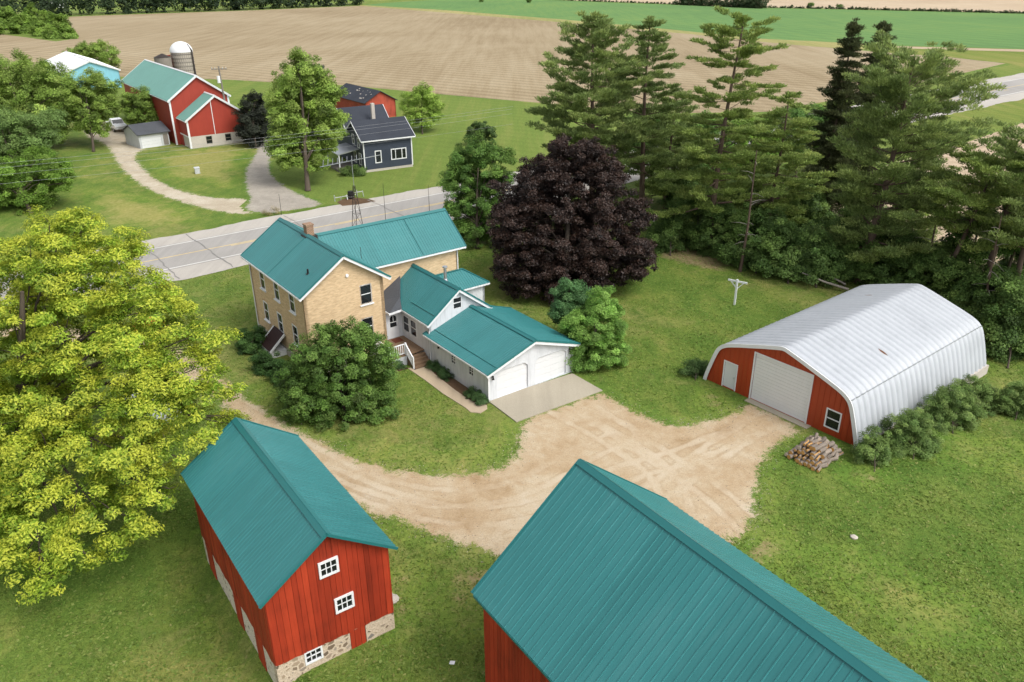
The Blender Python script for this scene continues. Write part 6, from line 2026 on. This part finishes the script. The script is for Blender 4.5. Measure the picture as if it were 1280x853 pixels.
# --- conifers
def pine(name, base, H, R0, label, cat='pine tree', cols=None, z0=0.25, whorl=0.85, per=5, lean=(0, 0), trunk=0.3, tuft=0.55, dens=30, needle=0.2, prof=None, up=0.25, droop=0.0, group=None, bark='bark_pine', miss=0.12, seed=0, wind=(0, 0), plate=0.4, bare=0.35):
    bz = float(hgt(base[0], base[1]))
    t_ = empty(name, (base[0], base[1], bz), 0, label, cat, group)
    cols = np.array(cols if cols is not None else [(0.03, 0.058, 0.024), (0.055, 0.092, 0.034), (0.085, 0.13, 0.05)])
    lr = np.random.default_rng(seed + 77)
    mb = MB()
    ax = lambda q: np.array([lean[0] * q + 0.25 * math.sin(q * 4 + seed), lean[1] * q + 0.25 * math.cos(q * 3 + seed), H * q])
    qs = np.linspace(0, 1, 12)
    mb.tube([ax(q) for q in qs], [trunk * (1.2 if q == 0 else 1) * (1 - 0.92 * q) + 0.02 for q in qs], 9)
    C, Rad, D = [], [], []
    prof = prof or (lambda q: math.sin(math.pi * min(1, 0.25 + 0.75 * (1 - q)) ** 1.0) if False else (1 - q) ** 0.75 * 0.9 + 0.12)
    z = H * z0
    while z < H * 0.985:
        q = z / H
        s_ = ax(q)
        n = per + lr.integers(-1, 2)
        ph0 = lr.random() * 6.28
        for k in range(max(2, n)):
            if lr.random() < miss: continue
            a = ph0 + 2 * math.pi * k / n + lr.normal() * 0.25
            l = R0 * prof(q) * lr.uniform(0.42, 1.25)
            d = np.array([math.cos(a), math.sin(a), 0])
            d[:2] += np.array(wind)
            rise = l * (up * (0.4 + 1.2 * q) + lr.normal() * 0.16) - droop * l + lr.normal() * 0.25
            e = s_ + d * l + np.array([0, 0, rise])
            m = s_ * 0.5 + e * 0.5 + np.array([0, 0, -0.06 * l])
            rb = max(0.018, trunk * 0.26 * (1 - q) * (l / R0 + 0.3))
            mb.tube([s_, m, e], [rb, rb * 0.65, rb * 0.2], 5)
            nt = max(2, int(l / (tuft * 0.66)))
            for j in range(nt):
                f = bare + (1 - bare) * (j + 0.8) / nt
                c = (s_ * (1 - f) ** 2 + 2 * m * f * (1 - f) + e * f * f)
                side = np.array([-d[1], d[0], 0]) * lr.normal() * l * 0.16 * (1.2 - f * 0.6)
                C.append(c + side + np.array([0, 0, 0.1 * lr.random()])); Rad.append(tuft * lr.uniform(0.65, 1.4) * (0.66 + 0.42 * (1 - q))); D.append(unit(e - s_) + np.array([0, 0, 0.3]))
        z += whorl * lr.uniform(0.75, 1.3) * (1.15 - 0.45 * q)
    for k in range(3): C.append(ax(0.97 + 0.012 * k)); Rad.append(tuft * 0.6); D.append(np.array([0, 0, 1.0]))
    mb.build('trunk', M[bark], t_, False, False)
    C, Rad, D = np.array(C), np.array(Rad), np.array(D)
    dens = dens * 3.0; needle = needle * 0.72
    nl = np.maximum(10, (dens * (Rad / tuft) ** 1.5).astype(int))
    idx = np.repeat(np.arange(len(C)), nl)
    q = unit(rng.normal(size=(len(idx), 3))) * (rng.random((len(idx), 1)) ** 0.5)
    q[:, 2] *= plate
    P = C[idx] + q * Rad[idx][:, None]
    dirn = unit(0.9 * q + 0.55 * D[idx] + np.array([0, 0, 0.35]) + 0.35 * rng.normal(size=P.shape))
    n = len(P)
    s = needle * rng.uniform(0.7, 1.4, n)[:, None]
    side = unit(np.cross(dirn, np.array([0, 0, 1.0]) + 0.6 * rng.normal(size=(n, 3))))
    w = s * 0.22
    co = np.stack([P - dirn * s * .5, P + side * w, P + dirn * s, P - side * w], 1).reshape(-1, 3)
    ww_ = rng.random(len(C))[idx] * 0.6 + rng.random(n) * 0.4
    x = ww_ * (len(cols) - 1); i0 = np.minimum(x.astype(int), len(cols) - 2); fr = (x - i0)[:, None]
    col = (cols[i0] * (1 - fr) + cols[i0 + 1] * fr) * (1 + 0.15 * rng.normal(size=(n, 1)))
    np_mesh('crown', co, np.arange(4 * n).reshape(n, 4), M['needle'], t_, False, np.clip(col * 2.3, 0.004, 0.5))
    return t_


PW = [(0.046, 0.068, 0.022), (0.080, 0.110, 0.034), (0.120, 0.152, 0.048), (0.155, 0.185, 0.056)]
PY = [(0.05, 0.075, 0.020), (0.085, 0.12, 0.030), (0.125, 0.16, 0.042), (0.17, 0.20, 0.055)]
PDk = [(0.020, 0.026, 0.012), (0.036, 0.044, 0.018), (0.058, 0.064, 0.026)]
wide = lambda q: 1.0 - 0.25 * abs(q - 0.5) - 0.75 * max(0, q - 0.72) / 0.28
flat_top = lambda q: 0.75 + 0.35 * math.sin(q * 3.1) - 0.5 * max(0, q - 0.85) / 0.15


def pb(u, Y): return (py(u, 300, Y)[0], Y)


def ph(v, Y): return py(640, v, Y)[2]


pine('white_pine', pb(735, 88), ph(22, 88), 6.0, 'broad bushy white pine, leftmost behind the purple maple', cols=PW, z0=0.3, per=6, prof=wide, trunk=0.38, tuft=0.75, dens=40, needle=0.3, seed=1, up=0.3, plate=0.35)
pine('white_pine', pb(797, 92), ph(22, 92), 5.0, 'dark white pine with straight trunk right of the bushy one', cols=PW[:3], z0=0.25, per=5, prof=wide, trunk=0.36, tuft=0.72, dens=36, needle=0.3, seed=2, up=0.2, plate=0.32)
pine('white_pine', pb(885, 80), ph(24, 80), 5.6, 'tall layered yellow green pine with bare gaps at mid lawn', cols=PY, z0=0.22, per=5, prof=lambda q: 1.05 - 0.72 * max(0, q - 0.25) , trunk=0.36, tuft=0.68, dens=40, needle=0.27, seed=3, up=0.12, miss=0.22, plate=0.3, lean=(1.2, 0))
pine('spruce_tree', pb(1022, 90), ph(32, 90), 3.6, 'dark narrow spruce, left one of the pair', 'spruce', PDk, 0.1, 0.6, 7, trunk=0.28, tuft=0.6, dens=36, needle=0.26, prof=lambda q: (1 - q) ** 0.8 + 0.12, up=0.0, droop=0.05, seed=4, plate=0.5, bare=0.2)
pine('spruce_tree', pb(1056, 91), ph(30, 91), 3.8, 'dark narrow spruce, right one of the pair', 'spruce', PDk, 0.1, 0.6, 7, trunk=0.28, tuft=0.6, dens=36, needle=0.26, prof=lambda q: (1 - q) ** 0.8 + 0.12, up=0.05, droop=0.05, seed=5, plate=0.5, bare=0.2)
pine('white_pine', pb(1085, 70), ph(74, 70), 5.4, 'massive windswept pine leaning right behind the arched shed', cols=PW, z0=0.16, per=6, prof=lambda q: 1.0 - 0.2 * abs(q - 0.6) - 0.5 * max(0, q - 0.8) / 0.2, trunk=0.42, tuft=0.85, dens=56, needle=0.26, seed=6, up=0.38, wind=(0.22, 0.05), plate=0.36, lean=(1.0, 0))
pine('white_pine', pb(1180, 66), ph(205, 66), 4.8, 'sparse pine with leaning trunk right of the massive one', cols=PY, z0=0.5, per=5, prof=flat_top, trunk=0.24, tuft=0.8, dens=50, needle=0.24, seed=7, lean=(3.4, 0.5), miss=0.15, up=0.2, plate=0.3)
pine('white_pine', pb(1236, 65), ph(185, 65), 5.0, 'open crowned pine near the right edge with bent trunk', cols=PY, z0=0.45, per=5, prof=flat_top, trunk=0.34, tuft=0.8, dens=50, needle=0.24, seed=8, lean=(2.2, 1), miss=0.12, up=0.2, plate=0.3)
pine('white_pine', pb(1285, 62), ph(175, 62), 4.8, 'pine cut by the right edge of the photo', cols=PW, z0=0.4, per=5, prof=flat_top, trunk=0.26, tuft=0.8, dens=50, needle=0.24, seed=9, lean=(0.5, 1), miss=0.12, plate=0.3)
pine('white_pine', pb(830, 96), ph(120, 96), 5.2, 'shorter dense pine filling between the two tall pines', cols=PW, z0=0.08, per=6, prof=lambda q: (1 - q) ** 0.6 + .15, trunk=0.25, tuft=0.72, dens=36, needle=0.28, seed=10, plate=0.35)
pine('white_pine', pb(960, 84), ph(118, 84), 5.0, 'lower pine with drooping pale boughs left of the spruces', cols=PY, z0=0.10, per=6, prof=lambda q: (1 - q) ** 0.6 + .2, trunk=0.25, tuft=0.7, dens=36, needle=0.26, seed=11, up=0.05, plate=0.3)
pine('white_pine', pb(1135, 76), ph(205, 76), 4.4, 'low pine behind the massive pine on its right', cols=PW, z0=0.10, per=6, prof=lambda q: (1 - q) ** 0.6 + .2, trunk=0.22, tuft=0.65, dens=34, needle=0.25, seed=12, plate=0.35)


# bare dead trunks
def snag(name, pts, r, label, twigs=8, seed=0):
    lr = np.random.default_rng(seed)
    b = pts[0]
    t_ = empty(name, b, 0, label, 'dead tree')
    mb = MB()
    P = [np.array(p) - np.array(b) for p in pts]
    mb.tube(P, [r * (1 - 0.75 * k / (len(P) - 1)) for k in range(len(P))], 8)
    mb.build('trunk', M['bark_pine'], t_, False, False)
    mb = MB()
    for _ in range(twigs):
        q = lr.uniform(0.3, 0.95); k = min(len(P) - 2, int(q * (len(P) - 1))); s_ = P[k] + (P[k + 1] - P[k]) * (q * (len(P) - 1) - k)
        a = lr.random() * 6.28; l = lr.uniform(0.6, 1.8)
        e = s_ + np.array([math.cos(a) * l, math.sin(a) * l, lr.uniform(-0.3, 0.5)])
        mb.tube([s_, s_ * .5 + e * .5 + np.array([0, 0, .1]), e], [r * .25, r * .15, 0.008], 5)
    mb.build('bare_branch', M['bark_grey'], t_, False, False)
    return t_


p = gp(925, 340); q = py(946, 188, p[1])
snag('dead_pine', [tuple(p), tuple(p * .6 + q * .4 + np.array([.15, 0, 0])), tuple(q)], 0.17, 'thin bare dead pine trunk standing on the open lawn edge', 14, 1)
p = gp(1150, 366); q = py(1178, 238, p[1])
snag('dead_pine', [tuple(p), tuple(p * .5 + q * .5 + np.array([.1, 0, 0])), tuple(q)], 0.13, 'thin bare leaning trunk behind the shed roof', 10, 2)
p = gp(1228, 402); q = py(1252, 270, p[1])
snag('dead_pine', [tuple(p), tuple(p * .5 + q * .5 - np.array([.1, 0, 0])), tuple(q)], 0.15, 'grey bare trunk near the right edge behind the shed', 14, 3)
p = gp(1060, 366); q = gp(1002, 345, 1.0)
t_ = empty('fallen_branch', p, 0, 'bleached fallen limb lying under the massive pine', 'branch')
mb = MB(); mb.tube([(0, 0, 0.3), tuple((q - p) * .5 + np.array([0, 0, .2])), tuple(q - p + np.array([0, 0, .3]))], [0.13, 0.1, 0.04], 7)
mb.tube([(0.1, 1.0, 0.4), tuple((q - p) * .55 + np.array([.4, 1.2, .6])), tuple((q - p) * .85 + np.array([.5, 1.3, 1.1]))], [0.1, 0.08, 0.03], 7); mb.build('limb', M['bark_grey'], t_, False, False)

# hedgerow understorey: separate dark bushes behind the pines
Gh = [(0.032, 0.062, 0.016), (0.056, 0.10, 0.025), (0.09, 0.145, 0.036), (0.135, 0.19, 0.05)]
hed = [(838, 290, 24, 8), (872, 268, 30, 9), (905, 290, 30, 10), (945, 300, 36, 10), (985, 315, 34, 11), (1020, 320, 34, 12), (1055, 318, 34, 11), (1095, 330, 32, 12), (1135, 335, 34, 10), (1172, 345, 34, 10), (1210, 365, 32, 8), (1245, 375, 34, 9), (1285, 400, 40, 8), (1262, 420, 26, 4), (925, 262, 30, 14), (1000, 262, 30, 16), (862, 235, 28, 16), (1080, 285, 30, 15), (1300, 330, 36, 14)]
for k, (u, v, r, dz) in enumerate(hed):
    d0 = gp(u, v + r + 6)[:2]
    Yb = d0[1] + 2
    m_ = Yb / F * 1.06
    cs = [(u, v, r), (u - r * .7, v + r * .25, r * .6), (u + r * .7, v + r * .3, r * .6), (u - r * .2, v - r * .55, r * .6), (u + r * .4, v - r * .5, r * .5), (u, v + r * .6, r * .6)]
    lm = ['left end', 'behind the tall layered pine', 'behind the lawn edge']
    tree('hedge_shrub', d0, lobes_from_px(cs, Yb, v + r, 0.3, 0.5), 'dark leafy shrub in the wild hedgerow under the pines', 'shrub', Gh, leaf=0.17, rc=0.6, dens=46, trunk=0.08, lower=-0.9, zmin=0.05, group='hedgerow shrubs under the pines', limbs=5)

# leafy trees between the pines and the road
Gy = [(0.06, 0.115, 0.016), (0.10, 0.175, 0.024), (0.15, 0.23, 0.036)]
for cs, Yb, lab, cl in [
        ([(800, 168, 22), (822, 158, 20), (845, 172, 22), (815, 190, 24), (840, 200, 22)], 104, 'dark green leafy tree behind the straight pine', Gm[:3]),
        ([(868, 165, 20), (890, 172, 22), (872, 195, 24), (905, 195, 20)], 103, 'mid green leafy tree behind the layered pine', Gm[:3]),
        ([(925, 160, 16), (945, 165, 18), (930, 182, 22), (955, 185, 18)], 104, 'bright yellow green tree showing through the pines', Gy),
        ([(975, 158, 18), (998, 150, 18), (985, 178, 22), (1010, 175, 20)], 106, 'dark leafy tree left of the spruces beside the road', Gm[:3]),
        ([(1035, 150, 20), (1055, 155, 20), (1042, 180, 24), (1070, 175, 20)], 108, 'dark leafy tree behind the spruces beside the road', Gm[:3]),
        ([(1205, 285, 18), (1228, 278, 20), (1215, 305, 22), (1245, 300, 20)], 70, 'mid green leafy tree between the two right hand pines', Gm[:3]),
        ([(1270, 262, 20), (1295, 270, 24), (1280, 290, 24)], 68, 'mid green leafy tree at the right edge behind the pines', Gm[:3]),
        ([(1120, 232, 14), (1140, 225, 15), (1160, 232, 14), (1132, 248, 16), (1155, 252, 14)], 84, 'bright green shrub between the massive pine and the leaning trunk', [(0.09, 0.16, 0.022), (0.14, 0.22, 0.032), (0.19, 0.27, 0.045)])]:  # last shrub has a brighter green leaf colour of its own
    ub_ = np.mean([c[0] for c in cs]); x_ = py(ub_, 250, Yb)[0]
    tree('leafy_tree', (x_, Yb), lobes_from_px(cs, Yb, 230, 0.3, 0.5), lab, 'tree', cl, leaf=0.24, rc=0.8, dens=46, trunk=0.2, lower=-0.9, limbs=8)

# --- trees across the road
Gf = [(0.075, 0.125, 0.022), (0.12, 0.18, 0.034), (0.17, 0.235, 0.05), (0.22, 0.275, 0.068)]
far = [
    ('maple_tree', [(380, 85, 16), (365, 100, 18), (395, 100, 18), (412, 112, 14), (352, 125, 18), (380, 125, 24), (408, 135, 20), (355, 150, 18), (385, 155, 24), (415, 160, 16), (350, 178, 16), (375, 185, 20), (402, 185, 16), (385, 205, 14), (360, 200, 12), (425, 145, 8), (372, 72, 8)], (385, 239), 'tall broad maple beside the asphalt drive across the road', Gf, 0.3, 0.34, 0.8, 46),
    ('dark_tree', [(318, 128, 12), (310, 142, 12), (327, 145, 12), (318, 158, 14), (308, 165, 10), (332, 165, 9), (318, 175, 10)], (320, 186), 'very dark reddish tree left of the maple across the road', [(0.012, 0.016, 0.012), (0.022, 0.026, 0.018), (0.034, 0.04, 0.026)], 0.28, 0.16, 0.7, 46),
    ('light_tree', [(528, 118, 12), (515, 128, 14), (540, 130, 13), (527, 140, 16), (545, 145, 8), (515, 148, 9), (530, 152, 10)], (528, 168), 'pale yellow green tree right of the dark house', [(0.12, 0.19, 0.03), (0.17, 0.25, 0.045), (0.24, 0.31, 0.07)], 0.28, 0.12, 0.7, 30),
    ('small_tree', [(600, 160, 8), (590, 165, 8), (611, 166, 8), (600, 171, 8)], (600, 185), 'small round dark tree alone on the far lawn', [(0.03, 0.055, 0.016), (0.05, 0.085, 0.024), (0.075, 0.11, 0.035)], 0.22, 0.1, 0.5, 60),
    ('yard_tree', [(115, 100, 12), (100, 115, 16), (130, 112, 14), (112, 130, 18), (135, 135, 12), (95, 140, 12), (118, 150, 14), (128, 160, 9), (105, 158, 9)], (117, 190), 'green tree with bare stem before the machine shed', Gf, 0.3, 0.22, 0.8, 44),
    ('yard_tree', [(178, 122, 12), (165, 130, 12), (192, 132, 12), (178, 142, 14), (163, 148, 9), (195, 148, 9), (180, 155, 8)], (178, 172), 'round green tree left of the far red barn', Gf[:3], 0.3, 0.2, 0.8, 46),
    ('yard_tree', [(105, 64, 9), (125, 62, 9), (92, 68, 8), (138, 70, 9), (118, 74, 12), (100, 76, 9), (140, 80, 7)], (118, 92), 'round tree behind the turquoise machine shed', Gf, 0.45, 0.3, 1.1, 40),
    ('yard_tree', [(40, 85, 16), (15, 95, 22), (62, 95, 16), (35, 115, 24), (75, 115, 18), (5, 125, 24), (50, 140, 24), (80, 140, 14), (20, 150, 20), (-30, 110, 30), (-40, 150, 30), (72, 165, 12)], (45, 190), 'large pale green tree at the left beyond the road', Gf, 0.32, 0.35, 1.0, 44),
    ('yard_tree', [(15, 165, 24), (45, 165, 22), (0, 185, 22), (-40, 180, 30), (30, 185, 18), (66, 150, 12)], (20, 215), 'grey green willow like tree at the left edge', [(0.065, 0.11, 0.032), (0.10, 0.155, 0.045), (0.145, 0.205, 0.06)], 0.28, 0.25, 0.9, 46),
    ('yard_tree', [(45, 200, 18), (70, 212, 16), (25, 215, 22), (55, 228, 18), (80, 228, 10), (10, 240, 20), (40, 245, 18), (-30, 225, 30), (-40, 250, 30)], (40, 268), 'bright green tree above the yellow tree at left', [(0.06, 0.115, 0.016), (0.10, 0.17, 0.026), (0.15, 0.225, 0.04)], 0.24, 0.25, 0.75, 50)]
for nm, cs, b, lab, cl, lf, tk, rc_, dn in far:
    b_ = gp(*b)[:2]
    tree(nm, b_, lobes_from_px(cs, b_[1] + 1, b[1] - 8, 0.35, 0.65), lab, 'tree', cl, leaf=lf * 0.8, rc=rc_, dens=dn, trunk=tk, lower=-0.75, limbs=10)
pine('blue_spruce', pb(421, 150), ph(84, 150), 3.0, 'dark blue green spruce behind the maple across the road', 'spruce', [(0.02, 0.036, 0.026), (0.035, 0.058, 0.042), (0.05, 0.08, 0.058)], 0.05, 0.9, 7, trunk=0.25, tuft=0.9, dens=34, needle=0.4, prof=lambda q: (1 - q) + 0.1, up=-0.05, seed=21, plate=0.5, bare=0.15)
b_ = gp(441, 221)[:2]
tree('house_bush', b_, lobes_from_px([(441, 213, 8), (432, 215, 7), (450, 215, 6)], b_[1] + .5, 220, 0.4, 0.4), 'dark green bush at the left corner of the dark house', 'bush', Gh[1:], leaf=0.16, rc=0.5, dens=50, trunk=0.05, lower=-0.9, zmin=0.05)
b_ = gp(345, 268)[:2]
tree('dry_weeds', b_, [(np.array([b_[0], b_[1], 0.4]), 0.6), (np.array([b_[0] - 1, b_[1] - .5, 0.3]), 0.5)], 'dry brown weed clump at the far road edge', 'weeds', [(0.14, 0.12, 0.06), (0.22, 0.18, 0.09)], leaf=0.16, rc=0.35, dens=24, trunk=0, aspect=0.15, zmin=0.0)

# bushes on the field island (each its own)
isl = [(8, 24, 13), (25, 31, 11), (42, 22, 13), (60, 27, 12), (76, 31, 12), (65, 41, 7), (87, 42, 6), (50, 36, 9), (-20, 26, 18)]
for k, (u, v, r) in enumerate(isl):
    b_ = gp(u, min(50, v + r + 1))[:2]
    sc_ = b_[1] / F
    tree('field_bush', b_, lobes_from_px([(u, v, r * .8), (u - r * .4, v + r * .35, r * .6), (u + r * .4, v + r * .35, r * .6)], b_[1] + r * sc_ * .5, v + r, 0.4, 0.5), 'round light green bush in the clump on the tilled field', 'bush', [(0.07, 0.12, 0.022), (0.115, 0.18, 0.032), (0.17, 0.24, 0.048)], leaf=0.7, rc=1.7, dens=40, trunk=0.2, lower=-0.8, zmin=0.1, group='bushes on the field island', limbs=3)

# far wood at the top left (one mass)
A = [(-260, 30), (-60, 26), (40, 22), (120, 19), (200, 16.5), (320, 12.6), (400, 9.0), (455, 6.6)]
lob = []
for (u0, v0), (u1, v1) in zip(A[:-1], A[1:]):
    a_, b_ = gp(u0, v0)[:2], gp(u1, v1)[:2]
    n_ = max(2, int(np.linalg.norm(b_ - a_) / 6))
    for k in range(n_):
        q = a_ + (b_ - a_) * (k + random.random()) / n_
        h = random.uniform(8, 13)
        for row in range(3):
            dirv = unit(np.array([q[0], q[1]]))
            p_ = q + dirv * (5 + row * 11 + random.uniform(-3, 3))
            lob.append((np.array([p_[0], p_[1], h * 0.55 + row * 1.5]), h * random.uniform(0.4, 0.55)))
            if row == 0: lob.append((np.array([q[0] + dirv[0] * 3, q[1] + dirv[1] * 3, 2.2]), random.uniform(2, 3.4)))
P, N, tip, cid, nc = crown_points(lob, 2.2, 16, 1.0, 0.1, -0.7, 0.8, zmin=0.2)
cl = np.array([(0.022, 0.042, 0.018), (0.036, 0.062, 0.026), (0.056, 0.088, 0.034)])
ci = cl[(rng.random(nc) * 3).astype(int)][cid] * (1 + 0.15 * rng.normal(size=(len(P), 1)))
o = leaves('far_wood', P, N, 0.8 * rng.uniform(0.7, 1.3, len(P)), np.clip(ci, .004, .3), M['leaf'], None, 0.7)
tag(o, 'dark wood along the far edge of the tilled field', None, None, 'stuff')
# hedge line and small lone trees at the far right
for k, (u, v, r, lab) in enumerate([(1013, 8, 3.0, 'tiny lone tree on the far field edge, left of two'), (1049, 9, 3.6, 'tiny lone tree on the far field edge, right of two'), (600, 1, 4, 'tiny tree at the left end of the far hedge'), (660, 2, 3, 'tiny bush on the far hedge line near the green field corner')]):
    b_ = gp(u, v + r * .5)[:2]
    tree('lone_tree', b_, lobes_from_px([(u, v - r * .4, r * .8), (u + r * .4, v - r * .1, r * .5)], b_[1], v, 0.2, 0.0), lab, 'tree', Gh[1:], leaf=0.8, rc=1.3, dens=20, trunk=0.2, zmin=0.2, limbs=2)
lob = []
for k in range(60):
    u = 848 + 105 * k / 60 + random.uniform(-3, 3); v = 7.8 - 0.02 * (900 - u) if False else 5.2 + (u - 827) * 0.044
    b_ = gp(u, v)[:2]; r = random.uniform(1.5, 3.6) if u < 925 else random.uniform(1.2, 5)
    lob.append((np.array([b_[0], b_[1], r * 0.8]), r))
for k in range(150):
    u = 640 + 700 * k / 150; v = np.interp(u, [600, 715, 827, 920, 1060, 1280, 1700], [-4, 1.2, 5.2, 9.2, 12.0, 17.2, 31])
    b_ = gp(u, v)[:2]; r = random.uniform(0.5, 1.1); lob.append((np.array([b_[0], b_[1], r * 0.5]), r))
P, N, tip, cid, nc = crown_points(lob, 1.2, 14, 1.0, 0.1, -0.7, 0.8, zmin=0.05)
ci = np.array([(0.045, 0.075, 0.03), (0.06, 0.095, 0.035), (0.085, 0.11, 0.05)])[(rng.random(nc) * 3).astype(int)][cid]
o = leaves('far_hedge', P, N, 0.6 * rng.uniform(0.7, 1.3, len(P)), ci, M['leaf'], None, 0.7)
tag(o, 'low hedge line beyond the green field', None, None, 'stuff')

# ------------------------------------------------------------------ light
SUN_AZ = R(125)   # direction of the sun, degrees clockwise from +Y
SUN_EL = R(52)
w = bpy.data.worlds.new("World")
scene.world = w
w.use_nodes = True
nt = w.node_tree
sky = nt.nodes.new('ShaderNodeTexSky')
sky.sky_type = 'NISHITA'
sky.sun_disc = False
sky.sun_elevation = SUN_EL
sky.sun_rotation = SUN_AZ
sky.air_density = 1.0
sky.dust_density = 3.0
bw = nt.nodes.new('ShaderNodeRGBToBW')
mx = nt.nodes.new('ShaderNodeMix'); mx.data_type = 'RGBA'
mx.inputs[0].default_value = 0.86   # overcast: most of the blue taken out of the sky
nt.links.new(sky.outputs[0], bw.inputs[0])
nt.links.new(sky.outputs[0], mx.inputs[6])
nt.links.new(bw.outputs[0], mx.inputs[7])
nt.links.new(mx.outputs[2], nt.nodes['Background'].inputs['Color'])
nt.nodes['Background'].inputs['Strength'].default_value = 0.15
sd_ = bpy.data.lights.new('sun', 'SUN')
sd_.energy = 0.65
sd_.angle = R(22)
sd_.color = (1.0, 0.94, 0.84)
so = bpy.data.objects.new('sun', sd_)
COL.objects.link(so)
dv = Vector((math.sin(SUN_AZ) * math.cos(SUN_EL), math.cos(SUN_AZ) * math.cos(SUN_EL), math.sin(SUN_EL)))
so.rotation_euler = dv.to_track_quat('Z', 'Y').to_euler()

vs_ = scene.view_settings
vs_.view_transform = 'Standard'
vs_.look = 'None'
vs_.exposure = 1.17
vs_.gamma = 1.0
try: vs_.use_curve_mapping = False
except Exception: pass
scene.render.resolution_x, scene.render.resolution_y = 1024, 682
scene.cycles.max_bounces = 6
scene.cycles.transparent_max_bounces = 4
